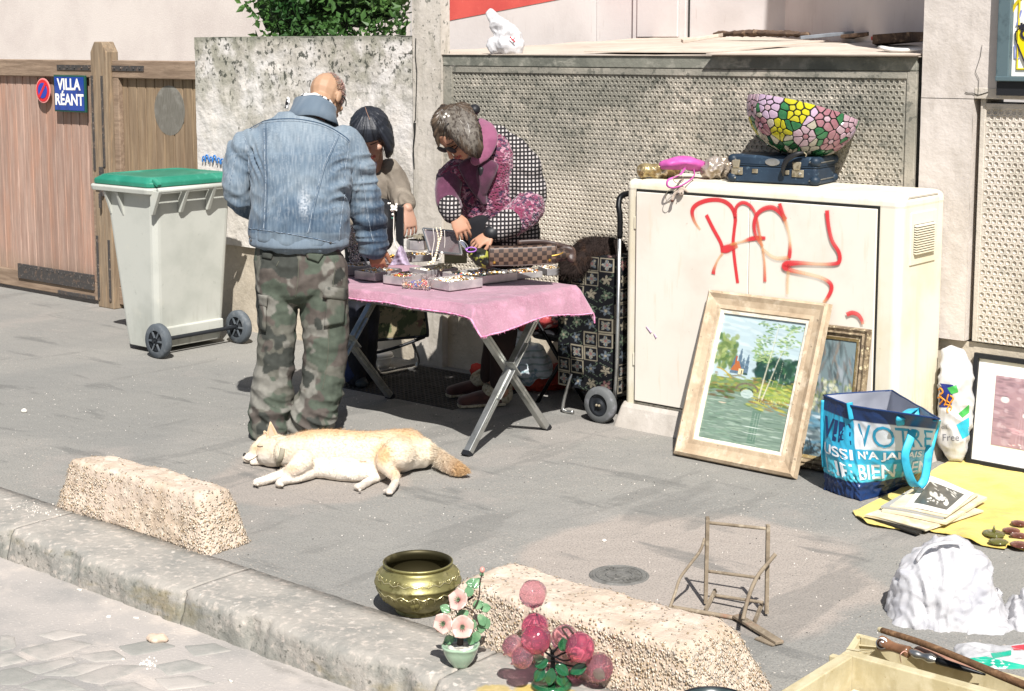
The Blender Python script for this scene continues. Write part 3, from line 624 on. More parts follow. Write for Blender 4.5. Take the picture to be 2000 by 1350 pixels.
# body: rounded shell; closed front, the doors lie on it
mb=MB(); R=[rrect(X0,X1,YF,YB,.035,z,12) for z in (.10,ZT-.055)]
for dz,ins in ((.045,-.0015),(.03,-.0005),(.022,.0015),(.016,.004),(.011,.0085),(.007,.013),(.004,.019),(.0015,.027),(0,.04)): R.append(rrect(X0+ins,X1-ins,YF+ins,YB-ins*.5,.035,ZT-dz,12))
mb.rings(R,False,True); mb.build('body',m_cab,t)
MB().rings([rrect(X0-.035,X1+.03,YF-.045,YB+.01,.02,0),rrect(X0-.012,X1+.01,YF-.018,YB+.01,.02,.095),rrect(X0-.005,X1+.003,YF-.006,YB+.01,.02,.115)],False,True).build('plinth',m_plinth,t)
DL=V(1247,369,-YF).x; DR=V(1716.5,399,-YF).x; DM=V(1468,380,-YF).x; DZ0=.135; DZ1=1.143-.0
DZ1=V(1247,369,-YF).z
mb=MB(); y=YF-.0025; g=.008
mb.box(DL-g,DR+g,YF-.004,YF-.001,DZ0-g,DZ1); mb.build('door_gap_shade',m_dark,t)  # dark sheet painted as the shade in the gap round the doors
for a,b in ((DL,DM-.0012),(DM+.0012,DR)):
    MB().box(a,b,YF-.016,YF-.0045,DZ0,DZ1-.012).build('door',m_door,t,bevel=.003)
# vent on the right flank with real slats
cy=(V(1780,440,-0).y); p1=SX(1783,442,X1);p2=SX(1821,432,X1);p3=SX(1775,508,X1); ya,yb=p1.y,p2.y; za,zb=p3.z+.02,p2.z
MB().box(X1-.002,X1+.006,ya-.025,yb+.03,za-.045,zb+.05).build('vent_plate',m_cab,t,bevel=.002)
MB().box(X1+.0055,X1+.0072,ya,yb,za,zb).build('vent_opening',m_dark,t)
ns=12
for k in range(ns):
    z=za+(zb-za)*(k+.5)/ns; h=(zb-za)/ns
    MB().hexa([(X1+.007,ya,z-h*.25),(X1+.020,ya,z-h*.42),(X1+.020,yb,z-h*.42),(X1+.007,yb,z-h*.25),(X1+.007,ya,z+h*.30),(X1+.020,ya,z+h*.02),(X1+.020,yb,z+h*.02),(X1+.007,yb,z+h*.30)]).build('slat',m_cab,t)
mb=MB(); mb.box(X1+.0005,X1+.0015,ya-.05,yb+.05,zb+.115,zb+.12); mb.build('seam',m_plinth,t)
# graffiti: spray strokes lying on the doors, soft edges fading into the paint
m_spray=bpy.data.materials.new('red_spray'); m_spray.use_nodes=True; N=NT(m_spray); b=N.nt.nodes['Principled BSDF']; a=N.n('ShaderNodeVertexColor',layer_name='Col')
N.l(a.outputs['Color'],b.inputs['Base Color']); N.l(a.outputs['Alpha'],b.inputs['Alpha']); b.inputs['Roughness'].default_value=.6
def spray(strokes):
    mb=MB(); cols=[]
    for si,pts in enumerate(strokes):
        P=[V(u,v,-YF+.0172+.0007*si) for u,v,w_,s_ in pts]; Wd=[(w_*.5/ppm(7.0)*.88,max(s_,.001)) for u,v,w_,s_ in pts]
        P,Wd=crom(P,Wd,8); n=len(P); b=len(mb.v); prof=[(-2.0,0),(-1.3,.08),(-.98,.75),(-.75,1),(.75,1),(.98,.75),(1.3,.08),(2.0,0)]
        for i in range(n):
            tt=(P[min(i+1,n-1)]-P[max(i-1,0)]).normalized(); sd=Vector((tt.z,0,-tt.x)); w0,s0=Wd[i]
            endf=1 if 0<i<n-1 else 0
            for o_,al in prof:
                mb.v.append(P[i]+sd*w0*o_); red=L('#c93338'); org_=L('#e0a860')
                k=min(1,max(0,s0)); c=[org_[q]+(red[q]-org_[q])*min(1,k*1.6-.25 if k>.16 else 0) for q in range(3)]
                cols.append((*c,al*endf*(.25+.75*k)))
        m_=len(prof)
        for i in range(n-1):
            for j in range(m_-1): mb.f.append((b+i*m_+j,b+i*m_+j+1,b+(i+1)*m_+j+1,b+(i+1)*m_+j))
    mb.c=cols; return mb
S=[[(1368,450,5,.1),(1356,432,7,.5),(1352,412,9,.9),(1362,399,9,.9),(1385,391,9,.9),(1410,392,9,.8),(1428,404,9,.9),(1436,425,8,.9),(1434,450,7,.9),(1432,475,7,1),(1435,510,7,1),(1441,555,7,.9)],
   [(1379,419,8,1),(1393,447,8,1),(1408,475,8,1),(1412,494,9,1)],[(1441,478,10,.5),(1420,486,16,1),(1410,488,12,1)],
   [(1412,494,6,.4),(1402,508,5,.2),(1395,525,7,.6),(1393,536,9,.95)],[(1425,478,6,.2),(1450,472,5,.3),(1470,466,9,1),(1496,465,6,.9)],
   [(1436,425,7,.8),(1438,405,7,.8),(1450,396,7,.9),(1465,402,7,.9),(1476,420,6,.7),(1482,450,6,.6),(1489,485,6,.3),(1493,515,6,.4),(1494,552,7,.75)],
   [(1490,482,6,.4),(1477,462,7,.7),(1473,440,8,.9),(1478,420,8,.9),(1492,408,9,.9),(1510,406,9,.9),(1526,418,9,.9),(1534,430,10,1)],
   [(1522,397,8,1),(1528,415,8,.8),(1536,440,7,.3),(1542,465,6,.1),(1543,490,8,.8),(1541,505,8,.9)],[(1489,486,6,.3),(1505,500,7,.15),(1520,505,8,.15),(1541,503,7,.5)],
   [(1615,410,9,1),(1618,440,8,.9),(1625,470,8,.8),(1638,492,8,1),(1640,508,8,1),(1632,515,7,.9),(1600,516,6,.35),(1565,514,8,.7),(1540,515,12,1),(1533,521,14,1),(1545,528,9,.7),(1580,536,7,.2),(1605,543,7,.3),(1621,553,8,.9),(1624,565,8,1),(1617,580,7,.8),(1608,592,6,.2)],
   [(1540,528,7,.1),(1538,550,7,.12),(1538,576,6,.05)],[(1653,615,8,.8),(1664,611,8,.9),(1676,615,8,.8),(1683,625,7,.8),(1685,634,6,.4)]]
o=spray(S).build('graffiti',m_spray,t); o['label']='red sprayed graffiti scrawl'
for z_ in (.30,.95): MB().box(DL-.020,DL-.010,YF-.006,YF-.001,z_,z_+.06).build('hinge',m_cab,t,bevel=.002)
MB().box(DM+.012,DM+.030,YF-.0175,YF-.0162,.62,.66).build('lock_cover',m_plinth,t,bevel=.0005)
# rubbed scratches
mb=MB(); 
for (u,v,u2,v2) in [(1262,638,1272,650),(1277,652,1282,660)]: mb.tube([V(u,v,-YF+.018),V(u2,v2,-YF+.018)],[.002,.004],5)
mb.build('scratch',mat('purple_mark','#a890a8',rough=.8),t)

# ---- blue suitcase
m_navy=mat('navy_fibre','#243546',[('#1c2b3b',('n',6,.4,.65)),('#4f6473',('n',35,.60,.7),.6)],rough=.55,bump=[(('n',150,.2,.8),.15,.001)])
m_navd=mat('dark_navy_trim','#1b2a38',rough=.5); m_nick=mat('tarnished_nickel','#b3a993',[('#857a63',('n',40,.45,.65))],rough=.4,metal=.75); m_steel=mat('bright_steel','#c2c2bf',[('#a1a19d',('n',12,.4,.7))],rough=.3,metal=.9)
zc=ZT+.002; a=Vector((2.235,-.335,zc)); b=Vector((2.645,-.275,zc)); c=Vector((2.69,-.02,zc))
ex=(b-a); ex.z=0; wS=ex.length; ex.normalize(); ey=Vector((-ex.y,ex.x,0)); dS=(c-b).dot(ey); dS=max(.20,min(dS,.34)); hS=.125
def sc(x,y,z): return b+ex*(x-wS)+ey*y+Vector((0,0,z))
t=thing('suitcase',sc(wS/2,dS/2,0),'small navy fibre suitcase with nickel latches lying flat on the cabinet','suitcase')
def srect(x0,x1,y0,y1,r,z,n=4): return [sc(p.x,p.y,p.z) for p in rrect(x0,x1,y0,y1,r,z,n)]
MB().rings([srect(0,wS,0,dS,.018,.003),srect(0,wS,0,dS,.018,hS*.60)],False,True).build('base',m_navy,t,bevel=.006)
MB().rings([srect(-.002,wS+.002,-.002,dS+.002,.018,hS*.60+.001),srect(-.002,wS+.002,-.002,dS+.002,.018,hS*.66)],False,True).build('rim',m_navd,t,bevel=.002)
MB().rings([srect(0,wS,0,dS,.018,hS*.661),srect(0,wS,0,dS,.018,hS-.008),srect(.008,wS-.008,.008,dS-.008,.018,hS)],False,True).build('lid',m_navy,t,bevel=.004)
for fx in (.09,.79):
    x=wS*fx
    MB().hexa([sc(*q) for q in [(x-.028,-.006,.035),(x+.028,-.006,.035),(x+.028,.0,.035),(x-.028,.0,.035),(x-.028,-.006,.068),(x+.028,-.006,.068),(x+.028,0,.068),(x-.028,0,.068)]]).build('lock_plate',m_nick,t,bevel=.003)
    lt=MB().hexa([sc(*q) for q in [(x-.02,-.012,.066),(x+.012,-.012,.066),(x+.012,-.001,.066),(x-.02,-.001,.066),(x-.026,-.012,.103),(x+.018,-.012,.103),(x+.018,-.001,.103),(x-.026,-.001,.103)]]).build('latch',m_nick,t,bevel=.005)
    mb=MB(); mb.ball(sc(x+.012,-.008,.05),.007,8,5); mb.build('lock_button',m_steel,lt)
mb=MB(); x=wS*.5; mb.rings([[sc(x+.035*k*math.cos(q*math.pi/10),y_,.098+.017*k*math.sin(q*math.pi/10)) for q in range(20)] for k,y_ in ((1,-.001),(1,-.005),(.8,-.006))]); mb.build('maker_badge',m_steel,t)
for fx in (.30,.66): MB().hexa([sc(*q) for q in [(wS*fx-.014,-.006,.045),(wS*fx+.014,-.006,.045),(wS*fx+.014,0,.045),(wS*fx-.014,0,.045),(wS*fx-.014,-.006,.064),(wS*fx+.014,-.006,.064),(wS*fx+.014,0,.064),(wS*fx-.014,0,.064)]]).build('handle_mount',m_nick,t,bevel=.002)
mb=MB(); mb.tube([sc(wS*.64,-.012,.04),sc(wS*.65,-.03,.075),sc(wS*.70,-.034,.115),sc(wS*.80,-.03,.140),sc(wS*.86,-.015,.145)],[.006,.010,.012,.011,.006],10,4); mb.build('handle',m_black,t,smooth=True)
mb=MB(); mb.tube([sc(wS*.86,-.015,.148),sc(wS*.885,-.006,.138),sc(wS*.87,-.0,.128)],.003,6,3); mb.build('handle_ring',m_nick,t)
for x_,y_ in ((0,0),(wS,0),(wS,dS)):
    for z_ in (.022,hS-.02):
        mb=MB(); mb.ball(sc(x_-(.012 if x_>0 else -.012),y_+(.012 if y_==0 else -.012),z_),.026,12,8,(1,1,.85)); cp=mb.build('corner_cap',m_navd,t,smooth=True)
        mb=MB(); mb.ball(sc(x_-(.03 if x_>0 else -.03),-.008,z_),.005,6,4); mb.build('rivet',m_steel,cp)
for z_ in (.025,hS-.025): MB().hexa([sc(wS,.04,z_-.002),sc(wS+.003,.04,z_-.002),sc(wS+.003,dS-.04,z_-.002),sc(wS,dS-.04,z_-.002),sc(wS,.04,z_+.002),sc(wS+.003,.04,z_+.002),sc(wS+.003,dS-.04,z_+.002),sc(wS,dS-.04,z_+.002)]).build('piping',m_steel,t)

# ---- stained glass bowl shade: pieces of glass leaded over a tilted bowl
m_lead=mat('lead_came','#2a2c28',rough=.5,metal=.4)
def gl(n,c,c2): return mat(n,c,[(c2,('n',30,.35,.7))],rough=.12,spec=.6,translucent=.35,coat=.3)
GLS={'pink':gl('pink_glass','#d6b2c0','#ddc3cd'),'lilac':gl('lilac_glass','#d6b9d3','#e0cadd'),'rose':gl('rose_glass','#c08a94','#b07882'),'yellow':gl('yellow_glass','#dfd724','#d5cd40'),'green':gl('green_glass','#2f7a4c','#4f9460'),'dgreen':gl('dark_green_glass','#1f4f30','#2b6339'),'white':gl('milk_glass','#d8d0bd','#c4bda9')}
ctr=sc(wS*.55,dS*.5,hS+.002); Rb=.25; Hb=.215
tiltM=Matrix.Rotation(math.radians(15),3,_FH)@Matrix.Rotation(math.radians(-6),3,_R)
def bowl(th,s,off=0):   # s 0 rim .. 1 foot
    a=s*math.radians(78); r=(Rb+off)*math.cos(a)**.9 if s<1 else .04; z=-(Hb+off)*math.sin(a)
    wob=1+.015*math.sin(th*9)*(1-s)
    return r*wob,z
bc=Q(1572,268,ctr.dot(_FH)-CAMLOC.dot(_FH)) if False else None
Dsh=(ctr-CAMLOC).dot(_FH)
bc=Q(1570,213,Dsh-.02)
def bp(th,s,off=0):
    r,z=bowl(th,s,off); return bc+tiltM@Vector((r*math.cos(th),r*math.sin(th),z))
t=thing('stained_glass_shade',bc+Vector((0,0,-.2)),'leaded stained glass lampshade of pink and yellow flowers standing upside down on the suitcase','lampshade')
mb=MB(); mb.rings([[bp(2*math.pi*k/64,s,-.0008) for k in range(64)] for s in np.linspace(0,1,18)],False,False); 
mb.rings([[bp(2*math.pi*k/64,s,-.0030) for k in range(64)] for s in np.linspace(0,1,18)][::-1],False,False); mb.build('lead_lattice',m_lead,t,smooth=True)
rr=random.Random(21)
# cells in (theta*R, s*H) space, periodic in theta
Wc=2*math.pi*.19; Hc=.27; pts=[];kinds=[]
def addp(x,y,k,mind=.0):
    x%=Wc
    if y<.004 or y>Hc-.01: return
    for (a,b_) in pts:
        dx=abs(a-x); dx=min(dx,Wc-dx)
        if dx*dx+(b_-y)**2<mind*mind: return
    pts.append((x,y)); kinds.append(k)
nf=11
for f in range(nf):
    for row in range(2):
        x=Wc*(f+(.5 if row else 0))/nf+rr.uniform(-.008,.008); y=(.05 if row==0 else .125)+rr.uniform(-.012,.012); c=['pink','yellow','lilac','rose'][(f*2+row*3+f//3)%4]
        if row==1 and c=='lilac': c='rose'
        addp(x,y,{'pink':'rose','yellow':'yellow','lilac':'pink','rose':'pink'}[c]); r0=.026; m_=6; a0=rr.random()*6
        for k in range(m_): addp(x+r0*math.cos(a0+k*2*math.pi/m_),y+r0*.95*math.sin(a0+k*2*math.pi/m_),c,.012)
        if row==0:
            for k in range(3): addp(x+.0+(k-1)*.028,.010,c,.014)
for k in range(2500):
    x=rr.random()*Wc; y=rr.random()*Hc
    kk='green' if rr.random()<.6 else ('white' if y>.08 else 'lilac')
    if y>.17: kk=rr.choice(['dgreen','dgreen','green','white','white','rose'])
    addp(x,y,kk,.0185)
    if len(pts)>295: break
def clip(poly,px,py,qx,qy):
    mx,my=(px+qx)/2,(py+qy)/2; nx_,ny_=qx-px,qy-py; out=[]
    for i in range(len(poly)):
        a=poly[i]; b_=poly[(i+1)%len(poly)]; da=(a[0]-mx)*nx_+(a[1]-my)*ny_; db=(b_[0]-mx)*nx_+(b_[1]-my)*ny_
        if da<=0: out.append(a)
        if da*db<0: tt=da/(da-db); out.append((a[0]+(b_[0]-a[0])*tt,a[1]+(b_[1]-a[1])*tt))
    return out
ext=[(x+d,y) for x,y in pts for d in (-Wc,0,Wc)]
for (x,y),k in zip(pts,kinds):
    poly=[(x-.05,max(y-.05,-.004)),(x+.05,max(y-.05,-.004)),(x+.05,min(y+.05,Hc)),(x-.05,min(y+.05,Hc))]
    for (a,b_) in ext:
        if (a,b_)!=(x,y) and abs(a-x)<.1 and abs(b_-y)<.1: poly=clip(poly,x,y,a,b_)
        if len(poly)<3: break
    if len(poly)<3: continue
    cx_=sum(p[0] for p in poly)/len(poly); cy_=sum(p[1] for p in poly)/len(poly); out=[]
    for i in range(len(poly)):
        a=poly[i]; b_=poly[(i+1)%len(poly)]
        for tt in (.18,.5,.82): out.append((a[0]+(b_[0]-a[0])*tt,a[1]+(b_[1]-a[1])*tt))
    out=[(cx_+(p[0]-cx_)*(1-min(.3,.0024/max(.006,math.hypot(p[0]-cx_,p[1]-cy_)))),cy_+(p[1]-cy_)*(1-min(.3,.0024/max(.006,math.hypot(p[0]-cx_,p[1]-cy_))))) for p in out]
    f=lambda q,o: bp(q[0]/Wc*2*math.pi,max(0,q[1])/Hc,o)
    mb=MB(); n=len(out); mb.v+=[f(p,.0002) for p in out]+[f(((p[0]*.93+cx_*.07),(p[1]*.93+cy_*.07)),.0026) for p in out]+[f((cx_,cy_),.0032)]
    for i in range(n): mb.f+=[(i,(i+1)%n,n+(i+1)%n,n+i),(n+i,n+(i+1)%n,2*n)]
    mb.build('glass_pane',GLS[k],t)
mb=MB(); mb.lathe([(.02,0),(.045,0),(.045,.012),(.02,.012)],(0,0,0),20); fo=bp(0,1)*.5+bp(math.pi,1)*.5; mb.v=[fo+tiltM@(v-Vector((0,0,.008))) for v in mb.v]; mb.build('crown_ring',m_lead,t)

# ---- pink purse with hanging plush monkey, two crumpled metallic bags
m_pinkl=mat('pink_leather','#b9559a',[('#a64589',('n',10,.4,.7))],rough=.5,bump=[(('n',120,.3,.7),.15,.002)])
m_silver=mat('crumpled_silver_leather','#b3a89e',[('#8e7f6b',('n',11,.42,.62)),('#dcd4cc',('n',16,.55,.66))],rough=.32,metal=.55,bump=[(('n',20,.2,.8),.4,.01)])
m_gold=mat('crumpled_pale_gold','#b5a276',[('#8a7450',('n',11,.42,.62)),('#ddd2b8',('n',16,.55,.66))],rough=.3,metal=.6,bump=[(('n',20,.2,.8),.4,.01)])
def crumple(name,u0,u1,v0,v1,D,m,label,cat,dep=.07,seed=0,vox=.004,amp=.018,pt=None,freq=14,zbase=None):
    mb=MB(); um=(u0+u1)/2; vm=(v0+v1)/2; hw_=(u1-u0)/2; hh_=(v1-v0)/2
    dome(mb,[Q(u0+hh_*.9,vm+2,D),Q(um,vm,D),Q(u1-hh_*.9,vm+1,D)],[(hh_*.8/ppm(D),dep*.8),(hh_/ppm(D),dep),(hh_*.8/ppm(D),dep*.8)],18,4,_U)
    def fn(c,n):
        a=noise.noise(c*freq+Vector((seed,0,0))); b_=abs(noise.noise(c*freq*1.9+Vector((0,seed,0))))
        return amp*(a*.9-b_*1.3+.25)
    me=remesh(mb,vox,2,fn); 
    return place(me,name,m,orig=Q(um,v1,D),label=label,cat=cat)
D1=(Vector((1.93,-.25,0))-CAMLOC).dot(_FH)
crumple('crumpled_bag',1243,1335,316,350,D1-.05,m_gold,'crumpled pale gold leather bag at the left end of the cabinet top','bag',.05,3)
crumple('crumpled_bag',1362,1442,304,352,D1-.1,m_silver,'crumpled silver leather bag squeezed between the pink purse and the suitcase','bag',.07,8)
t=thing('pink_purse',Q(1325,330,D1-.1),'small bright pink leather purse on crumpled bags at the cabinet edge','purse')
mb=MB(); dome(mb,[Q(1300,322,D1-.12),Q(1335,318,D1-.08),Q(1362,324,D1-.05)],[(.022,.05),(.034,.075),(.026,.06)],18,4,_U); me=remesh(mb,.004,2,lambda c,n:.006*noise.noise(c*22)); place(me,'purse_body',m_pinkl,t)
Df=(V(1325,380,-YF+.03)-CAMLOC).dot(_FH)
def rib(pts,w_,m,name,pt,th=.003):
    mb=MB(); mb.tube(pts,[(w_,th)]*len(pts),8,5); return mb.build(name,m,pt,smooth=True)
rib([Q(1338,328,D1-.16),Q(1330,340,Df),Q(1318,346,Df),Q(1305,352,Df-.01),Q(1303,362,Df-.01),Q(1312,367,Df-.01),Q(1328,364,Df-.01),Q(1348,352,Df),Q(1356,342,D1-.2),Q(1355,332,D1-.14)],.006,m_pinkl,'strap',t)
mb=MB(); mb.tube([Q(1325+10*math.cos(a),350+8*math.sin(a),Df-.015) for a in np.linspace(0,6.28,14)[:-1]],.0018,6,0,True); mb.build('key_ring',m_nick,t)
m_plush=mat('grey_beige_plush','#a99a8c',[('#8f8173',('n',40,.4,.65))],rough=1,sheen=.5,bump=[(('n',200,.2,.8),.5,.003)])
t=thing('plush_monkey',Q(1327,365,Df),'small grey plush monkey charm hanging over the cabinet door edge','toy')
Dp=Df+.005
mb=MB(); dome(mb,[Q(1329,368,Dp),Q(1329,378,Dp)],[.016,.014],12,3); dome(mb,[Q(1333,367,Dp),Q(1345,376,Dp),Q(1353,386,Dp)],[.008,.007,.007],10,3); dome(mb,[Q(1325,370,Dp),Q(1317,380,Dp),Q(1313,390,Dp)],[.008,.007,.007],10,3); mb.ball(Q(1330,377,Dp-.012),.014,10,6)
me=remesh(mb,.0025,1); place(me,'body',m_plush,t)
mb=MB(); mb.ball(Q(1326,378,Dp-.025),.003,6,4); mb.build('eye',m_black,t); mb=MB(); mb.ball(Q(1331,377,Dp-.026),.003,6,4); mb.build('eye',m_black,t)
m_paw=mat('brown_paw','#5b3f35',rough=1)
for u,v in ((1313,392),(1353,388)): mb=MB(); mb.ball(Q(u,v,Dp),.008,8,5); mb.build('paw',m_paw,t)
mb=MB(); mb.tube([Q(1325,365,Df),Q(1306,372,Df+.01),Q(1300,385,Df+.015),Q(1305,396,Df+.015),Q(1313,392,Df+.01)],.0015,5,4); mb.build('tail_cord',m_nick,t)
# ================================================================ WHEELED BIN
m_bin=mat('grey_bin_plastic','#b1b2aa',[('#a1a39b',('n',2,.42,.66)),('#b9b7ab',('n',7,.55,.75),.5),('#85877e',('n',30,.64,.75),.5),('#8d8c80',[('n',6,.5,.66,(3,3,.5)),('gn',2,.35,.0,4,.3)],.6)],rough=.5,spec=.4)
m_lid=mat('green_bin_plastic','#1d6f59',[('#2b7c66',('n',3,.45,.65)),('#4c9480',('n',12,.55,.72),.5)],rough=.4,spec=.5)
m_tyre=mat('tyre_rubber','#4b5156',[('#63676a',('n',20,.45,.7))],rough=.8); m_hub=mat('black_hub','#1d2024',rough=.6)
t=thing('wheeled_bin',(-1.55,-.56,0),'grey wheeled refuse bin with green lid standing by the gate','bin')
def pl(x0,x1,y0,y1,z): return [Vector((x0,y0,z)),Vector((x1,y0,z)),Vector((x1,y1,z)),Vector((x0,y1,z))]
zr=.985
def br(x0,x1,y0,y1,r,z): return rrect(x0,x1,y0,y1,r,z,4)
mb=MB(); mb.rings([br(-1.66,-1.37,-.82,-.33,.04,.03),br(-1.67,-1.36,-.825,-.325,.04,.10),br(-1.78,-1.30,-.865,-.285,.045,zr-.04),br(-1.785,-1.295,-.868,-.282,.045,zr)],False,True)
mb.build('body',m_bin,t,smooth=False,bevel=.004)
mb=MB(); R=[br(-1.80,-1.285,-.885,-.265,.05,zr-.035),br(-1.86,-1.27,-.915,-.245,.05,zr-.03),br(-1.865,-1.265,-.92,-.24,.05,zr-.005),br(-1.86,-1.27,-.915,-.245,.05,zr+.005)]
mb.rings(R,False,True); mb.build('rim',m_bin,t,bevel=.003)
mb=MB(); mb.rings([br(-1.85,-1.285,-.905,-.255,.05,zr+.007),br(-1.85,-1.285,-.905,-.255,.05,zr+.035),br(-1.81,-1.32,-.87,-.29,.05,zr+.062),br(-1.79,-1.34,-.85,-.31,.05,zr+.066),br(-1.77,-1.36,-.82,-.34,.05,zr+.060)],False,True); mb.build('lid',m_lid,t,bevel=.006)
for y0 in (-.86,-.34): 
    mb=MB(); mb.bar((-1.30,y0,zr+.05),(-1.25,y0,zr+.02),.03,.02); mb.build('hinge_lug',m_lid,t,bevel=.003)
mb=MB(); mb.tube([(-1.23,-.885,zr-.005),(-1.23,-.275,zr-.005)],.016,10); mb.build('handle_rail',m_bin,t,smooth=True)
for y in (-.88,-.68,-.48,-.28):
    mb=MB(); mb.hexa([(-1.30,y-.012,zr-.15),(-1.285,y-.012,zr-.15),(-1.285,y+.012,zr-.15),(-1.30,y+.012,zr-.15),(-1.30,y-.012,zr-.01),(-1.215,y-.012,zr-.01),(-1.215,y+.012,zr-.01),(-1.30,y+.012,zr-.01)]); mb.build('handle_bracket',m_bin,t,bevel=.003)
for x in (-1.72,-1.60):
    mb=MB(); mb.hexa([(x-.006,-.862,zr-.17),(x+.006,-.862,zr-.17),(x+.006,-.85,zr-.17),(x-.006,-.85,zr-.17),(x-.010,-.905,zr-.036),(x+.010,-.905,zr-.036),(x+.010,-.86,zr-.036),(x-.010,-.86,zr-.036)]); mb.build('rib',m_bin,t)
MB().box(-1.362,-1.33,-.80,-.35,.09,.16).build('axle_housing',m_bin,t,bevel=.008)
mb=MB(); mb.tube([(-1.30,-.90,.10),(-1.30,-.25,.10)],.012,10); mb.build('axle',m_hub,t)
def wheel(c,r,wd,axis,mt,mh,par,hub=.6,name='wheel'):
    ax=Vector(axis).normalized(); q=Vector((0,0,1)).rotation_difference(ax).to_matrix(); c=Vector(c)
    wb=MB(); wb.lathe([(r*.62,-wd/2),(r*.93,-wd/2),(r,-wd*.3),(r,wd*.3),(r*.93,wd/2),(r*.62,wd/2)],c,32,q); o=wb.build(name,mt,par,smooth=True)
    hb=MB(); hb.lathe([(.001,-wd*.2),(r*.2,-wd*.42),(r*.22,-wd*.25),(r*.52,-wd*.2),(r*.625,-wd*.46),(r*.625,wd*.46),(r*.52,wd*.2),(r*.22,wd*.25),(r*.2,wd*.42),(.001,wd*.42)],c,28,q); hb.build('hub',mh,o,smooth=True)
    return o
for y,sg in ((-.875,-1),(-.275,1)):
    o=wheel((-1.28,y,.102),.102,.048,(0,1,0),m_tyre,m_hub,t)
    for k in range(6):
        a=k*math.pi/3; hb=MB(); c=Vector((-1.28,y,.102)); d=Vector((math.cos(a),0,math.sin(a))); hb.bar(c+d*.02-Vector((0,.02,0)),c+d*.062-Vector((0,.02,0)),.009,.008,(0,1,0)); hb.build('spoke',m_tyre,o)

# ================================================================ FOLDING TABLE
m_alu=mat('worn_aluminium','#b5b6b2',[('#94958f',('n',9,.42,.66)),('#cfcfcd',('n',25,.55,.7),.6)],rough=.38,metal=.85)
m_alud=mat('dull_aluminium','#8f9390',[('#70736f',('n',12,.42,.66))],rough=.5,metal=.7)
TZ=.68; TX0,TX1,TY0,TY1=.44,1.585,-1.36,-.62
t=thing('folding_table',((TX0+TX1)/2,-1,0),'folding market table on crossed aluminium legs','table')
MB().box(TX0+.02,TX1-.02,TY0+.02,TY1-.02,TZ-.03,TZ-.006).build('table_top',m_alud,t,bevel=.004)
MB().box(TX0+.05,TX1-.05,TY0+.03,TY0+.05,TZ-.065,TZ-.031).build('side_rail',m_alud,t); MB().box(TX0+.05,TX1-.05,TY1-.05,TY1-.03,TZ-.065,TZ-.031).build('side_rail',m_alud,t)
def xlegs(xp,lean):
    A0=Vector((xp,-1.355,.0)); A1=Vector((xp-lean,-.80,TZ-.04)); B0=Vector((xp,-.745,0)); B1=Vector((xp-lean,-1.30,TZ-.04))
    for a,b,dx in ((A0,A1,.012),(B0,B1,-.018)):
        o_=Vector((dx,0,0)); mb=MB(); mb.bar(a+o_,b+o_,.030,.036,(1,0,0)); l=mb.build('leg',m_alu,t,bevel=.003)
        MB().bar(a+o_+Vector((0,0,.0)),a+o_+(b-a).normalized()*.022,.034,.040,(1,0,0)).build('foot_cap',m_black,l)
        mb=MB(); mb.bar(a.lerp(b,.2)+o_+Vector((.016,0,0)),a.lerp(b,.85)+o_+Vector((.016,0,0)),.004,.006,(1,0,0)); mb.build('groove',m_alud,l)
    c=(A0.lerp(A1,.53)); 
    mb=MB(); d1=(A1-A0).normalized(); cc=c+Vector((.036,0,.01)); d2=(B1-B0).normalized()
    mb.bar(cc-d1*.16,cc+d1*.14,.006,.034,(1,0,0)); mb.bar(cc-d2*.04+Vector((.004,0,0)),cc+d2*.05+Vector((.004,0,0)),.006,.05,(1,0,0)); br_=mb.build('hinge_plate',m_alu,t,bevel=.002)
    for k in (-.14,-.10,-.05,.0,.05,.10,.125):
        mb=MB(); mb.ball(cc+d1*k+Vector((.0075,0,0)),.0045,6,4); mb.build('rivet',m_alud,br_)
xlegs(1.525,.0); xlegs(.495,.0)
mb=MB(); mb.bar((1.50,-1.24,.60),(1.15,-1.1,TZ-.03),.012,.018); mb.build('brace',m_alud,t)
mb=MB(); mb.bar((.52,-1.24,.60),(.80,-1.1,TZ-.03),.012,.018); mb.build('brace',m_alud,t)
# pink cloth draped over it, frayed hem, drooping corners
m_cloth=mat('pink_cotton','#9a7180',[('#8d6473',('n',4,.42,.62)),('#b5859a',('n',9,.52,.72),.6),('#c39aaa',('n',160,.5,.8,(1,1,1),1),.35)],rough=.9,sheen=.3,bump=[(('n',300,.2,.8),.2,.001),(('n',9,.3,.7),.5,.012)])
m_hem=mat('pink_hem','#d79ab5',[('#bf6f95',('n',60,.45,.6))],rough=.9)
OX=.17; OY=.05
def clothp(a,b):
    x=TX0-.05+(TX1-TX0+.05+OX)*a; y=TY0-OY+(TY1-TY0+OY*2)*b
    x0,y0=x,y; ox=max(0,x-TX1); oy=max(0,TY0-y); oyb=max(0,y-TY1)
    z=TZ+.003+.0018*fbm((x,y,0),9)
    tw=(x-TX0)/(TX1-TX0)
    if ox>0: dr=ox; x=TX1+.012+ox*(.46+.07*math.sin(y*9)); z-=dr*(.60+.05*math.sin(y*9+1))
    if oy>0: y=TY0-.006-.012*math.sin(x0*16)-oy*(.2+.5*max(0,tw)); z-=oy*(.8)
    if oyb>0: y=TY1+.006; z-=oyb
    if ox>0 and oy>0: x+=.008; y-=.010; z+=min(oy*.8,ox*.6)
    # sag of the front right corner
    k=max(0,1-math.hypot((x0-TX1-OX)/.42,(y0-TY0+OY)/.34)); z-=.010*k**1.3*(1 if (ox>0 or oy>0) else 0)
    if ox>0: z-=.01*math.exp(-((y0+.62)/.2)**2)
    return Vector((x,y,z))
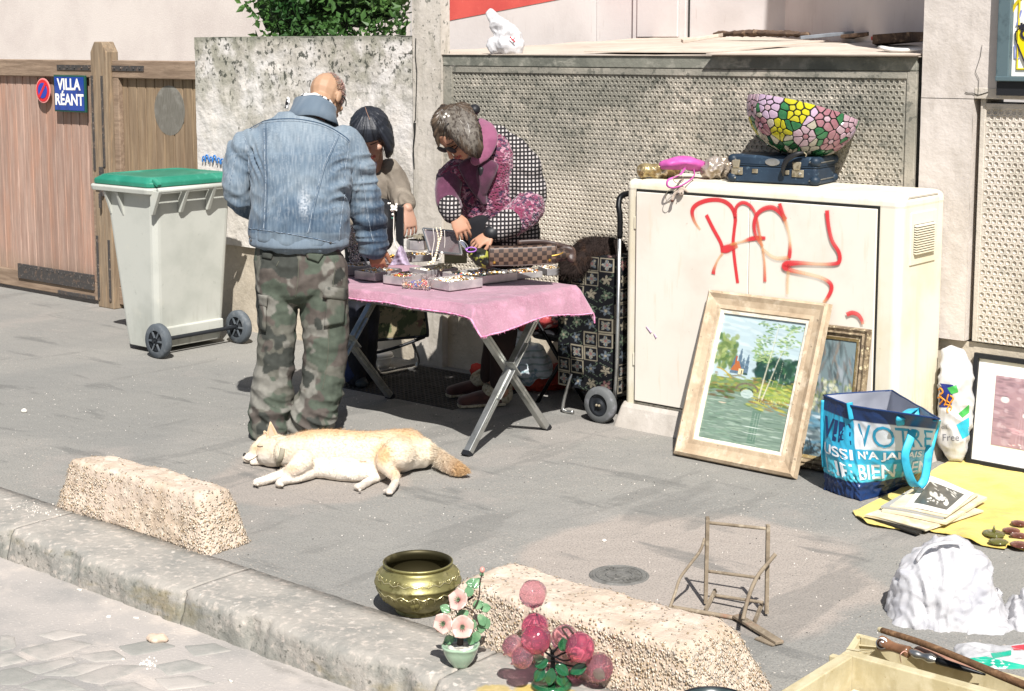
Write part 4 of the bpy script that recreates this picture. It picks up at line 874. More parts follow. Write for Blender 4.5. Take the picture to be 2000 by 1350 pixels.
mb=MB(); mb.grid(clothp,110,96); o=mb.build('tablecloth',m_cloth,orig=(1.2,-1,TZ),smooth=True,label='faded pink tablecloth with a drooping front right corner on the folding table',cat='tablecloth')
sm=o.modifiers.new('th','SOLIDIFY'); sm.thickness=.003; sm.offset=-1
edge=[clothp(i/60,0) for i in range(61)]+[clothp(1,j/50) for j in range(1,51)]
rr=random.Random(5)
mb=MB(); mb.tube([p+Vector((0,-.001,-.002+.0015*rr.random())) for p in edge],[.0028+.0016*rr.random() for _ in edge],6); mb.build('hem',m_hem,o)
mb=MB()
for k in range(420):
    p=rr.choice(edge); q=p+Vector((rr.gauss(0,.004),rr.gauss(0,.004),-.004-.008*rr.random())); mb.tube([p,q],[.0009,.0004],3)
mb.build('frayed_threads',m_hem,o,kind='stuff')

# ================================================================ GOODS ON THE TABLE
m_tin=mat('tin_box','#c9c5c3',[('#aaa7a8',('n',10,.4,.65))],rough=.28,metal=.55); m_tinin=mat('tin_inside','#8f8c7c',[('#777466',('n',14,.4,.7))],rough=.5,metal=.5)
m_felt=mat('grey_felt','#8f8a72',rough=1)
bead_m=[mat('bead_'+n,c,rough=.25,spec=.6,metal=me_) for n,c,me_ in (('cream','#e3d9c4',0),('gold','#c49a4a',.8),('silver','#cfcfcf',.9),('amber','#a4622e',0),('red','#a8252c',0),('blue','#2d3f8c',0),('green','#3f7f6e',0),('white','#efece4',0),('black','#26242a',0))]
def tray(P,h,label,wts,fill=.5,seed=0,zb=TZ+.008,inner=None,dark=False):
    """P: four rim corners in the photograph (near-left order round), tin standing on the cloth"""
    top=[G(u,v,zb+h) for u,v in P]; c=sum(top,Vector())/4
    # make it a true rectangle
    ex=((top[1]-top[0])+(top[2]-top[3]))/2; ey=((top[3]-top[0])+(top[2]-top[1]))/2; lx=ex.length; ly=ey.length; ex.normalize(); ey=(ey-ex*ey.dot(ex)).normalized()
    ly=min(ly,lx*1.25); lx=min(lx,ly*1.4)
    t=thing('tin_tray',Vector((c.x,c.y,zb)),label,'tray')
    def pt(a,b,z): return Vector((c.x,c.y,0))+ex*(a*lx/2)+ey*(b*ly/2)+Vector((0,0,z))
    def ring(s,z): return [pt(-1+s,-1+s*lx/ly,z),pt(1-s,-1+s*lx/ly,z),pt(1-s,1-s*lx/ly,z),pt(-1+s,1-s*lx/ly,z)]
    e=.004/(lx/2)
    MB().rings([ring(.02,zb),ring(0,zb+.004),ring(0,zb+h),ring(e,zb+h),ring(e*1.3,zb+.005)],False,True).build('tin_box',m_tin,t,bevel=.0015)
    MB().rings([ring(e*1.8,zb+.0055),ring(e*1.8,zb+h*.6)],False,True).build('lining',m_felt,t)
    rr=random.Random(seed); groups={}
    for k in range(int(330*fill)):
        r=.0035+.0065*rr.random()**2; a=rr.uniform(-.85,.85); b=rr.uniform(-.85,.85)
        if noise.noise(Vector((a*2,b*2,seed)))<-.18: continue
        m_=rr.choices(range(9),wts)[0]; p=pt(a,b,zb+h*.6+r*.8+.010*max(0,noise.noise(Vector((a*3,b*3,seed+5)))))
        groups.setdefault(m_,MB()).ball(p,r,6,4,(1,1,.8))
    for k in range(10):
        m_=rr.choice([1,2,1,0]); a=rr.uniform(-.6,.6);b=rr.uniform(-.6,.6); r=.010+.008*rr.random(); tl=Matrix.Rotation(rr.uniform(-.6,.6),3,'X')
        groups.setdefault(m_,MB()).tube([pt(a,b,zb+h*.6+.010)+tl@Vector((r*math.cos(q),r*math.sin(q),0)) for q in np.linspace(0,6.28,11)[:-1]],.0014,4,0,True)
    for m_,b_ in groups.items(): b_.build('trinkets',bead_m[m_],t,smooth=True,kind='stuff')
    return t
tray([(692,529),(732,535),(786,524),(745,519)],.042,'square tin tray of pale costume jewellery, leftmost full tin at the front of the table',(6,4,4,2,0,0,0,4,0),.9,1)
tray([(738,541),(779,545),(838,531),(800,526)],.040,'square tin tray with red beads between the leftmost front tin and the clear box',(3,4,3,2,5,0,0,2,1),.8,2)
tray([(838,546),(883,553),(937,542),(896,534)],.042,'nearest tin tray on the table corner, heaped with gold and ivory beads',(6,6,4,3,0,0,0,5,0),1.2,4)
tray([(886,536),(937,543),(991,531),(935,517)],.040,'rightmost flat tin tray in the front group, with coloured beads in its middle',(5,5,3,3,1,3,1,3,1),.9,5)
tray([(800,525),(834,531),(894,521),(858,514)],.040,'tin tray under the hanging pearl necklaces, full of pearls',(9,3,2,1,0,0,0,6,0),1.1,6)
tray([(674,517),(690,524),(722,515),(704,508)],.045,'small tin beside the hip of the man, with dark metal trinkets',(1,1,6,0,0,0,0,1,6),.7,7)
tray([(984,530),(1010,538),(1044,527),(1018,520)],.030,'small dark tin partly under the checkered handbag, left of the two',(2,4,4,2,0,0,0,1,3),.7,8)
tray([(1060,524),(1078,530),(1112,519),(1094,513)],.034,'small tin at the right end under the checkered handbag',(3,3,4,2,0,0,0,1,1),.6,9)
tray([(795,495),(812,502),(843,494),(826,488)],.036,'lower tin of the stack behind the mauve plastic bag',(2,3,5,2,0,0,0,1,2),.5,10)
# clear plastic box with red and blue pieces
m_clear=mat('clear_plastic','#efe7e4',rough=.05,trans=.9,ior=1.2,spec=.5)
mb=MB(); rr=random.Random(19)
for k in range(60): mb.ball(G(866+rr.gauss(0,11),522+rr.gauss(0,2.5),TZ+.045)+Vector((0,0,.010*rr.random())),.0045+.003*rr.random(),6,5)
mb.build('pearl_heap',mat('cream_bead_heap','#d9cca6',rough=.4),orig=G(866,522,TZ+.04),smooth=True,label='small heap of cream beads at the foot of the trailing pearl strings',cat='beads',kind='stuff')
t=thing('clear_box',G(812,556,TZ),'clear plastic box of red, blue and gold trinkets between two tins','box')
P=[G(u,v,TZ+.009) for u,v in [(786,562),(838,566),(852,553),(800,550)]]; mb=MB()
for i in range(4):
    a,b=P[i],P[(i+1)%4]; mb.bar(a+Vector((0,0,.02)),b+Vector((0,0,.02)),.002,.04)
mb.build('walls',m_clear,t)
rr=random.Random(9); gs={}
for k in range(150):
    a=rr.random();b=rr.random(); p=P[0].lerp(P[1],a).lerp(P[3].lerp(P[2],a),b)+Vector((0,0,.004+.008*rr.random())); m_=rr.choices([4,5,1,3,6,0],[4,3,4,3,1,3])[0]
    if a>.6 and m_==1: m_=rr.choice([4,5,6])
    gs.setdefault(m_,MB()).ball(p,.003+.006*rr.random()**2,6,4)
for m_,b_ in gs.items(): b_.build('trinkets',bead_m[m_],t,smooth=True,kind='stuff')
# oval tin with dark lid on the stack
D8=(Vector((.95,-.80,0))-CAMLOC).dot(_FH)
t=thing('octagonal_tin',Q(815,492,D8),'eight sided tin with netting on top, on the stack behind the mauve bag','tin')
c=Q(815,487,D8); mb=MB(); mb.lathe([(.001,0),(.050,0),(.052,.004),(.052,.045),(.048,.047),(.046,.02),(.001,.02)],c,8); mb.build('tin_box',m_tin,t)
m_net=mat('olive_netting','#7a7363',[('#4f4a3e',('n',50,.45,.6))],rough=.9); mb=MB(); mb.grid(lambda a,b:c+Vector((-.05+.10*a,-.045+.09*b,.05+.02*abs(fbm((a*3,b*3,0),2))+.012*math.sin(a*3))),20,20); mb.build('netting',m_net,t,smooth=True)
# mirror lid leaning open, pearl strings hanging on it
m_mir=mat('foggy_mirror','#c8b8b8',[('#b58f93',('n',14,.5,.7))],rough=.12,metal=.8)
Dm=D8-.12
q=[Q(840,492,Dm),Q(903,498,Dm-.10),Q(893,453,Dm-.02),Q(827,447,Dm+.08)]
t=thing('mirror_lid',q[0],'open mirrored lid of a jewellery case with strings of pearls hung over it','mirror')
mb=MB(); mb.slab(q,.012); mb.build('mirror_glass',m_mir,t); n_=(q[1]-q[0]).cross(q[3]-q[0]).normalized()
if n_.dot(CAMLOC-q[0])<0: n_=-n_
for i in range(4): mb=MB(); mb.bar(q[i]+n_*.003,q[(i+1)%4]+n_*.003,.010,.010,n_); mb.build('frame',m_steel,t,bevel=.002)
m_khaki=mat('khaki_card','#8f8d70',rough=.8); mb=MB(); mb.hexa([G(868,516,TZ+.006),G(912,514,TZ+.006),G(908,500,TZ+.006),G(872,502,TZ+.006)]+[G(868,516,TZ+.006)+Vector((0,0,.07)),G(912,514,TZ+.006)+Vector((0,0,.07)),G(908,500,TZ+.006)+Vector((0,0,.07)),G(872,502,TZ+.006)+Vector((0,0,.07))]); mb.build('case',m_khaki,t)
m_pearl=mat('ivory_pearl','#e2d6bb',rough=.3,spec=.6,coat=.3); m_wpearl=mat('white_pearl','#e9e3da',rough=.3,spec=.6)
Dn=Dm-.14
for path,r0,r1,mm,lb in [([(846,447),(848,470),(844,495),(846,512)],.003,.004,m_wpearl,'thin string of small white pearls hanging left of the ivory ones over the mirror'),([(852,446),(856,465),(853,490),(849,510),(845,516)],.005,.007,m_pearl,'string of small ivory pearls hanging in the middle of the mirror'),
      ([(860,446),(862,458),(857,475),(853,492),(848,505),(842,513),(834,518)],.007,.0115,m_pearl,'string of large ivory pearls hanging over the mirror and trailing into a tin')]:
    t2=thing('pearl_necklace',Q(*path[0],Dn),lb,'necklace',group='pearl necklaces over the mirror')
    P=curve([Q(u,v,Dn+(.0 if i<len(path)-2 else -.03)) for i,(u,v) in enumerate(path)],12); acc=0; L_=[0]
    for i in range(1,len(P)): L_.append(L_[-1]+(P[i]-P[i-1]).length)
    s_=0; k=0; mb=MB()
    while s_<L_[-1]:
        r=(r0+(r1-r0)*s_/L_[-1])*.5*1.25; j=max(i for i in range(len(L_)) if L_[i]<=s_); mb.ball(P[j],r,8,6); s_+=r*2.02
    mb.build('pearls',mm,t2,smooth=True,kind='stuff')
mb=MB(); mb.tube([Q(u,v,Dn) for u,v in [(868,450),(869,470),(868,485)]],.0012,5,4); mb.ball(Q(863,494,Dn),.007,10,6); mb.ball(Q(857,505,Dn),.0035,8,5); mb.tube([Q(u,v,Dn) for u,v in [(863,497),(860,505),(853,508)]],.0012,5,4)
mb.build('bead_pendant',m_wpearl,orig=Q(863,494,Dn),smooth=True,label='single large pearl pendant beside the ivory strings',cat='pendant',kind='stuff')
# mauve translucent plastic bag
m_mauve=mat('mauve_plastic_film','#cbbcd0',[('#e0d6e2',('n',12,.5,.7))],rough=.35,spec=.5,translucent=.5)
Db=D8-.2; mb=MB()
def pb(a,b):
    u=760+47*a; top=518-38*math.sin(math.pi*min(1,max(0,(a*.9+.12))))**.8*(1 if a>.0 else 0); vv=518+(top-518)*b
    du=(787-u)*b*.45; return Q(u+du,vv,Db+.03*math.sin(a*7+b*3)+.05*b+.012*fbm((a*3,b*3,0),2))
mb.grid(pb,30,20); o=mb.build('plastic_bag',m_mauve,orig=Q(785,518,Db),smooth=True,label='small mauve see-through plastic bag peaked up between the tins',cat='plastic bag'); o.modifiers.new('th','SOLIDIFY').thickness=.0015
# earring stand with silver bits
m_sil=mat('silver_bits','#c9c4c6',[('#8b8790',('n',40,.45,.6))],rough=.25,metal=.8)
De=D8-.03; t=thing('earring_stand',Q(694,516,De),'little stand crowded with silver earrings and a star beside the jacket of the man','jewellery stand')
mb=MB(); mb.tube([Q(694,516,De),Q(696,450,De)],.003,6); mb.tube([Q(680,450,De),Q(705,446,De)],.002,6); mb.tube([Q(682,480,De),Q(706,478,De)],.002,6); mb.build('rack',m_alu,t)
rr=random.Random(4); mb=MB()
for k in range(240):
    v=440+75*rr.random(); hw_=6+9*math.sin((v-440)/75*3); p=Q(693+rr.uniform(-hw_,hw_),v,De+rr.uniform(-.03,.02))
    if rr.random()<.6: mb.ball(p,.002+.004*rr.random(),6,4)
    else:
        r=.004+.006*rr.random(); q=Matrix.Rotation(rr.random()*3,3,'Z')@Matrix.Rotation(1.3,3,'X'); mb.tube([p+q@Vector((r*math.cos(a),r*math.sin(a),0)) for a in np.linspace(0,6.28,9)[:-1]],.0011,4,0,True)
mb.build('earrings',m_sil,t,smooth=True,kind='stuff')
mb=MB(); c=(697,502); st=[]
for k in range(10):
    a=math.radians(-90+36*k); r=(10 if k%2==0 else 4.6); st.append(Q(c[0]+r*math.cos(a),c[1]+r*math.sin(a),De-.05))
mb.tube(st,.0016,5,0,True); mb.build('star_charm',m_sil,t)
# tall black display strap with a flower clasp
t=thing('black_display_bust',Q(780,487,D8),'tall narrow black velvet display with white piping and a flower clip','display stand')
mb=MB(); mb.slab([Q(770,400,D8),Q(773,470,D8),Q(787,489,D8-.02),Q(787,405,D8-.02)],.012); mb.add([],[]); mb.build('velvet_board',m_black,t,bevel=.004)
mb=MB(); mb.tube([Q(u,v,D8-.03) for u,v in [(768,400),(769,430),(769,465),(776,484),(784,490)]],.0022,6,4); mb.build('piping',m_wpearl,t)
mb=MB(); mb.slab([Q(742,398,D8+.02),Q(760,412,D8),Q(766,404,D8),Q(750,390,D8+.02)],.006); mb.build('strap',m_black,t)
mb=MB(); rr=random.Random(2)
for k in range(16): mb.ball(Q(767+rr.uniform(-9,8),404+rr.uniform(-7,8),D8-.04+rr.uniform(-.01,.01)),.004+.004*rr.random(),7,5)
mb.ball(Q(767,419,D8-.04),.006,8,5); mb.build('flower_clip',m_wpearl,t,smooth=True,kind='stuff')
mb=MB(); mb.ball(Q(766,426,D8-.04),.004,8,5); mb.build('blue_bead',bead_m[6],t)
# glass jar with gold bits near the hand
t=thing('trinket_dish',G(760,512,TZ),'small clear dish of gold and pearl trinkets next to the hand of the man','dish')
c=G(761,514,TZ+.008); mb=MB(); mb.lathe([(.001,0),(.030,0),(.034,.03),(.032,.03),(.028,.004),(.001,.004)],c,18); mb.build('glass_dish',m_clear,t,smooth=True)
rr=random.Random(8); mb=MB()
for k in range(70): mb.ball(c+Vector((rr.uniform(-.022,.022),rr.uniform(-.022,.022),.006+.035*rr.random())),.003+.003*rr.random(),6,4)
mb.build('trinkets',bead_m[1],t,smooth=True,kind='stuff')
# checkered handbag
m_chk=mat('brown_check_canvas','#5f4c40',[('#2f2521',('c',1))],rough=.45,bump=[(('n',200,.3,.7),.1,.001)])
nt_=m_chk.node_tree
for n_q in nt_.nodes:
    if n_q.type=='TEX_CHECKER':
        uvn=nt_.nodes.new('ShaderNodeUVMap'); nt_.links.new(uvn.outputs[0],n_q.inputs['Vector']); n_q.inputs['Scale'].default_value=1
m_brl=mat('dark_brown_leather','#3a2c28',[('#57443b',('n',20,.5,.7))],rough=.45)
Dh=(Vector((1.36,-.86,0))-CAMLOC).dot(_FH)
t=thing('checkered_handbag',Q(1025,522,Dh),'brown checkered canvas handbag with brass studs lying on the tins','handbag')
def hb(a,b):   # flap: a across, b around from front bottom up over the top
    ang=math.radians(-35+170*b); u=956+130*a; r=.062
    cu=Q(u,499-5*a+1.5*math.sin(a*3.14),Dh-.02+.04*a); k=b*.175
    if k<.082: y,z=.062+.006*math.sin(k*38),-.040+k*.92
    elif k<.105: q=(k-.082)/.023*math.pi/2; y,z=.062-.014*(1-math.cos(q)),.0354+.014*math.sin(q)*.8
    else: y,z=.048-(k-.105)*1.5,.0466-(k-.105)*.12
    return cu+Vector((0,0,1))*(z+.003*noise.noise(Vector((a*4,b*3,1))))-_FH*y
def uvgrid(mbx,name,m,pt,nu,nv,su,sv):
    o=mbx.build(name,m,pt,smooth=True); me=o.data; uv=me.uv_layers.new(name='UVMap')
    for lp in me.loops:
        i=lp.vertex_index; uv.data[lp.index].uv=((i%(nu+1))/nu*su,(i//(nu+1))/nv*sv)
    return o
mb=MB(); mb.grid(lambda a,b:hb(a,b),40,24); o=uvgrid(mb,'flap',m_chk,t,40,24,14,8); o.modifiers.new('th','SOLIDIFY').thickness=.004
mb=MB(); dome(mb,[Q(962,503,Dh),Q(1020,501,Dh),Q(1080,499,Dh+.03),Q(1108,497,Dh+.05)],[(.034,.040),(.038,.046),(.036,.046),(.026,.035)],16,5,_U,.4)
me=remesh(mb,.004,2,lambda c,n:.006*noise.noise(c*18)); 
o=place(me,'bag_body',mat('brown_check_body','#4f3f35',[('#2c231f',('c',46))],rough=.5),t)
mb=MB(); mb.tube([hb(0,.0),hb(.5,0),hb(1,0)],.0035,6,6); mb.tube([hb(0,b/10) for b in range(11)],.003,6); mb.tube([hb(1,b/10) for b in range(11)],.003,6); mb.build('leather_piping',m_brl,t,smooth=True)
for a in (.075,.90): mb=MB(); mb.ball(hb(a,.10),.0075,10,6); mb.build('brass_stud',bead_m[1],t)
mb=MB(); mb.tube([Q(u,v,Dh+d) for u,v,d in [(1010,474,.03),(1050,472,.04),(1080,476,.03),(1105,484,.04),(1116,495,.03)]],[(.006,.012)]*5,8,5); mb.build('shoulder_strap',m_brl,t,smooth=True)
mb=MB(); mb.tube([Q(u,v,Dh-.05) for u,v in [(1078,500),(1092,497),(1100,493)]],.003,6,4); mb.build('zip_pull',bead_m[1],t)
mb=MB(); dome(mb,[Q(1085,492,Dh+.06),Q(1108,490,Dh+.05),Q(1117,505,Dh+.03)],[(.03,.03),(.025,.03),(.02,.02)],12,4); me=remesh(mb,.004,1,lambda c,n:.012*noise.noise(c*25)); place(me,'folded_leather',m_brl,t)
# dark patterned pouch and purple sunglasses handled by the second woman
m_pouch=mat('dark_green_pouch','#24261c',[('#8b8a3c',('vc',30,.72,.8)),('#10110e',('n',20,.5,.6))],rough=.4)
mb=MB(); dome(mb,[Q(925,495,Dh-.02),Q(940,503,Dh-.04),Q(958,515,Dh-.05)],[(.03,.03),(.045,.035),(.03,.03)],14,4,_R); me=remesh(mb,.004,1,lambda c,n:.01*noise.noise(c*22))
place(me,'patterned_pouch',m_pouch,orig=Q(940,515,Dh),label='dark green patterned pouch in front of the right hand of the second woman',cat='pouch')
m_purp=mat('purple_plastic','#9a63b5',rough=.3); Dg=Dh-.05
t=thing('sunglasses',Q(912,490,Dg),'pair of sunglasses with purple arms held by the second woman','sunglasses')
mb=MB(); mb.tube([Q(u,v,Dg-.02) for u,v in [(909,487),(920,483),(930,486),(927,491),(915,492),(909,487)]],.003,6,4); mb.build('arm',m_purp,t,smooth=True)
mb=MB(); mb.tube([Q(u,v,Dg) for u,v in [(898,470),(906,472),(914,482),(912,488),(903,480),(897,472)]],.0022,6,4,False); mb.build('rim',m_steel,t,smooth=True)
mb=MB(); mb.slab([Q(898,471,Dg),Q(903,480,Dg),Q(912,487,Dg),Q(906,472,Dg)],.002); mb.build('lens',mat('tinted_lens','#6d7484',rough=.1,spec=.6,alpha=.7),t)
# ================================================================ PEOPLE
m_skin=mat('light_skin','#c08a70',[('#b07660',('n',14,.45,.7))],rough=.5,spec=.35,sss=.1); m_skin2=mat('tanned_skin','#a06f57',[('#8f5d48',('n',14,.45,.7))],rough=.5,spec=.35,sss=.1)
m_skin3=mat('bald_skin','#c39168',[('#ad7a56',('n',12,.45,.7))],rough=.42,spec=.4,sss=.1)
def ell(mb,c,a,b,d,seg=14,rg=9):
    c=Vector(c); R=[]
    for j in range(1,rg):
        p=math.pi*j/rg; R.append([c+a*(math.sin(p)*math.cos(2*math.pi*k/seg))+b*(math.sin(p)*math.sin(2*math.pi*k/seg))-d*math.cos(p) for k in range(seg)])
    s0=len(mb.v); mb.rings(R,False,False); n=len(mb.v); mb.v+=[c-d,c+d]
    for k in range(seg): mb.f+=[(s0+(k+1)%seg,s0+k,n),(s0+(rg-2)*seg+k,s0+(rg-2)*seg+(k+1)%seg,n+1)]
def frame(f,u):
    f=Vector(f).normalized(); u=Vector(u); u=(u-f*u.dot(f)).normalized(); r=f.cross(u); return f,u,r
def camv(x,y,z): return _R*x+_FH*y+Vector((0,0,z))       # right, away, up
def head(mb,c,f,u,r,k=1.):
    ell(mb,c+u*.028*k,r*.074*k,f*.092*k,u*.088*k)
    dome(mb,[c+f*.028*k+u*.0*k,c+f*.043*k-u*.045*k,c+f*.056*k-u*.088*k],[(.062*k,.052*k),(.056*k,.046*k),(.032*k,.026*k)],14,4,r)
    dome(mb,[c+f*.088*k+u*.012*k,c+f*.102*k-u*.018*k,c+f*.108*k-u*.034*k],[.007*k,.010*k,.013*k],10,3,r)
    ell(mb,c+f*.090*k-u*.060*k,r*.022*k,f*.010*k,u*.006*k,10,6); ell(mb,c+f*.088*k-u*.069*k,r*.019*k,f*.010*k,u*.006*k,10,6)
    ell(mb,c+f*.072*k+u*.030*k,r*.050*k,f*.016*k,u*.010*k,12,6)
    for s_ in (-1,1):
        ell(mb,c+r*s_*.077*k-f*.004*k-u*.004*k,r*.010*k,f*.018*k,u*.031*k,10,7); ell(mb,c+r*s_*.04*k+f*.066*k-u*.022*k,r*.022*k,f*.018*k,u*.016*k,10,6)
def hand(mb,w,d,pn,side,L_=.17,curl=(.45,.5,.4),spread=.22,thumb=.6,idx=None):
    """w wrist point, d direction of the fingers, pn normal of the back of the hand, side direction of the thumb"""
    d=Vector(d).normalized(); pn=Vector(pn); pn=(pn-d*pn.dot(d)).normalized(); s=d.cross(pn)
    if s.dot(Vector(side))<0: s=-s
    k=L_/.18
    dome(mb,[w-d*.02*k,w+d*.02*k,w+d*.06*k,w+d*.088*k],[(.026*k,.018*k),(.033*k,.016*k),(.041*k,.014*k),(.038*k,.011*k)],14,3,s)
    ell(mb,w+d*.035*k+s*.022*k-pn*.006*k,s*.018*k,d*.030*k,pn*.014*k,10,6)
    for i,(off,ln,r) in enumerate(((.032,.072,.0080),(.011,.080,.0082),(-.010,.074,.0079),(-.030,.058,.0070))):
        a=d*1.0+s*(off/.03*spread); a.normalize(); p=w+d*.080*k+s*off*k; n_=pn.copy(); P=[p-a*.015*k,p]; cu=curl if idx is None or i not in idx else idx[i]
        for seg_,(fr,an) in enumerate(zip((.45,.30,.25),cu)):
            ax=a.cross(n_); q=Matrix.Rotation(-an,3,ax) ; a=(q@a).normalized(); n_=(q@n_).normalized()
            # bend toward the palm
            if i==0 and seg_==0 and False: pass
            P.append(P[-1]+a*ln*fr*k)
        dome(mb,P,[r*k*1.05,r*k*1.1,r*k*1.0,r*k*.93,r*k*.8],9,2)
    a=(d*.75+s*thumb-pn*.25).normalized(); p=w+d*.022*k+s*.026*k-pn*.004*k; b=(d*.95+s*thumb*.25-pn*.35).normalized()
    dome(mb,[p-a*.01*k,p+a*.030*k,p+a*.030*k+b*.028*k,p+a*.030*k+b*.050*k],[.012*k,.0115*k,.0105*k,.009*k],9,2)
def rid(p,st,o): q=Vector((p.x*st[0]+o,p.y*st[1],p.z*st[2]-o)); return 1-2*abs(noise.noise(q))
def uv_of(p):
    q=p-CAMLOC; z=q.dot(_F); return CU+FPX*q.dot(_R)/z, CV-FPX*q.dot(_U)/z

# ---------------------------------------------------------------- man in denim jacket
D=7.05
t=thing('person',Vector(G(575,848)),'bald man in a faded denim jacket and camouflage trousers, bending over with his back turned','person')
body=MB(); hc=Q(636,190,D+.28); f,u,r=frame(camv(.42,.72,-.55),camv(.18,.45,.85))
head(body,hc,f,u,r,1.02)
dome(body,[hc-u*.03-f*.02,Q(612,225,D+.14),Q(598,270,D+.08),Q(590,400,D),Q(585,500,D)],[.058,.06,.07,.08,.09],12,4,_R)
dome(body,[Q(600,270,D+.08),Q(690,285,D+.10),Q(716,400,D+.12),Q(733,478,D+.16)],[.05,.04,.035,.027],12,4)
dome(body,[Q(590,270,D+.08),Q(480,290,D+.06),Q(455,372,D+.02),Q(520,415,D+.25),Q(560,430,D+.33)],[.05,.04,.035,.03,.026],12,4)
dome(body,[Q(560,500,D),Q(540,660,D),Q(535,835,D-.02)],[.06,.05,.035],12,4); dome(body,[Q(610,500,D),Q(635,660,D),Q(606,830,D-.02)],[.06,.05,.035],12,4)
hand(body,Q(733,480,D+.16),camv(.10,.10,-1),camv(-.2,-1,.1),camv(1,0,0),.175,(.55,.7,.5),.05,.7)
hand(body,Q(562,430,D+.33),camv(.9,.2,-.3),camv(0,.2,1),camv(0,1,0),.175,(.3,.4,.3))
me=remesh(body,.0040,2)
hv=hc.copy()
def mcol(p):
    q=p-hv
    return L('#a08067') if q.length<.16 else L('#93664f')
place(me,'body',mat('man_skin','#fff',[],attr=True,rough=.55,spec=.3,sss=.05),t,cols=[mcol(v.co) for v in me.vertices])
# clipped dyed stubble over the crown
st=MB(); rr=random.Random(3); HB=bvh(me) if False else None
m_stub=mat('dyed_stubble','#a08078',[('#8b938c',('n',60,.5,.6)),('#5c4b45',('n',90,.58,.66))],rough=.9)
for k in range(6500):
    a=Vector((rr.gauss(0,1),rr.gauss(0,1),rr.gauss(0,1))).normalized()
    if a.dot(f*.60+u*.45+_R*.55)<.22+.06*noise.noise(a*4): continue
    p=hc+u*.0286+r*a.dot(r)*.0755*1.01+f*a.dot(f)*.0940*1.01+u*a.dot(u)*.0895*1.01; q=p+a*.008+Vector((rr.gauss(0,.001),rr.gauss(0,.001),0)); s_=a.cross(Vector((rr.gauss(0,1),rr.gauss(0,1),1))).normalized()*.0020
    st.add([p-s_,p+s_,q],[(0,1,2)])
st.build('cropped_hair',m_stub,t,kind='stuff')
mb=MB(); e0=hc+r*.080; 
side=1 if (hc+r*.08-CAMLOC).dot(_R)>(hc-r*.08-CAMLOC).dot(_R) else -1
mb.tube([hc+r*side*.080-f*.01+u*.012,hc+r*side*.079+f*.05+u*.012,hc+r*side*.05+f*.10+u*.01],.0028,6,4); mb.build('glasses_arm',m_black,t)
m_beard=mat('dark_beard','#3b2a22',rough=1); mb=MB(); ell(mb,hc+f*.075-u*.095,r*.025,f*.022,u*.03); me=remesh(mb,.003,1,lambda c,n:.004*noise.noise(c*90)); place(me,'goatee',m_beard,t)
# trousers
tr=MB()
limb(tr,[(583,485,D,84,.125),(583,510,D,88,.135),(584,548,D,86,.135)],20,4)
limb(tr,[(541,520,D-.01,44,.115),(541,590,D-.01,41,.095),(541,660,D-.02,37,.085),(536,720,D-.02,38,.085),(531,775,D-.02,40,.09),(528,822,D-.02,37,.09),(530,840,D-.02,34,.085)],18,4)
limb(tr,[(627,520,D,52,.12),(632,590,D,49,.10),(636,660,D,45,.09),(633,720,D,42,.088),(624,775,D,42,.092),(606,815,D,44,.092),(597,832,D,38,.085)],18,4)
def dt(c,n):
    uu,vv=uv_of(c); k=min(1,max(0,(vv-560)/200)); 
    low=rid(c,(5,5,17),3)*.008*k+rid(c+Vector((c.z*.5,0,0)),(9,9,12),8)*.006
    cuff=max(0,(vv-740)/100); low+=rid(c+Vector((0,0,c.x*.8)),(4,4,22),5)*.016*min(1,cuff)
    return low-.003
me=remesh(tr,.0065,2,dt)
pal=[L(x) for x in ('#5d5c54','#4a5147','#514b46','#73716a','#393b37')]
def camo(p):
    w1=fbm(p,6,1,3)+.5*fbm(p,14,2,2); w2=fbm(p+Vector((3,1,2)),6.5,4,3); w3=fbm(p+Vector((7,5,1)),7,9,3)
    c=Vector(pal[0])
    def mixc(c,d,x,lo,hi): 
        k=min(1,max(0,(x-lo)/(hi-lo))); return c.lerp(Vector(d),k)
    c=mixc(c,pal[2],w1,.05,.09); c=mixc(c,pal[1],w2,.12,.16); c=mixc(c,pal[3],w3,.24,.30); c=mixc(c,pal[4],-w2,.30,.34)
    k=1+.25*fbm(p,40,1,3); return (c.x*k,c.y*k,c.z*k)
m_camo=mat('camouflage_cotton','#fff',[],attr=True,rough=.9,bump=[(('n',260,.2,.8),.2,.001)],spec=.2)
BT=bvh(me)
place(me,'trousers',m_camo,t,cols=[camo(v.co) for v in me.vertices]); 
def patch(name,quad,m,par,B,lift=.006,nu=10,nv=10,cf=None,th=.006):
    mb=MB(); A=[Vector((*q,0)) for q in quad]
    def fn(a,b):
        p=A[0].lerp(A[1],a).lerp(A[3].lerp(A[2],a),b); d=ray(p.x,p.y).normalized(); h=B.ray_cast(CAMLOC,d)
        e=min(a,1-a,b,1-b); return (h[0]-d*(lift*(.6+.4*min(1,e*6)))) if h[0] is not None else Q(p.x,p.y,D)
    mb.grid(fn,nu,nv)
    if cf: mb.c=[cf(p) for p in mb.v]
    o=mb.build(name,m,par,smooth=True); s=o.modifiers.new('th','SOLIDIFY'); s.thickness=th; s.offset=0; return o
patch('cargo_pocket',[(640,572),(676,578),(672,632),(632,640)],m_camo,t,BT,.012,cf=camo); patch('pocket_flap',[(634,560),(678,564),(678,588),(630,582)],m_camo,t,BT,.020,cf=camo)
patch('cargo_pocket',[(506,590),(520,590),(519,650),(507,645)],m_camo,t,BT,.016,cf=camo); patch('pocket_flap',[(504,575),(523,578),(521,600),(504,597)],m_camo,t,BT,.02,cf=camo)
patch('rear_pocket_flap',[(596,492),(632,497),(622,512),(600,504)],m_camo,t,BT,.010,cf=camo); patch('rear_pocket_flap',[(512,492),(534,495),(530,506),(512,503)],m_camo,t,BT,.010,cf=camo)
mb=MB()
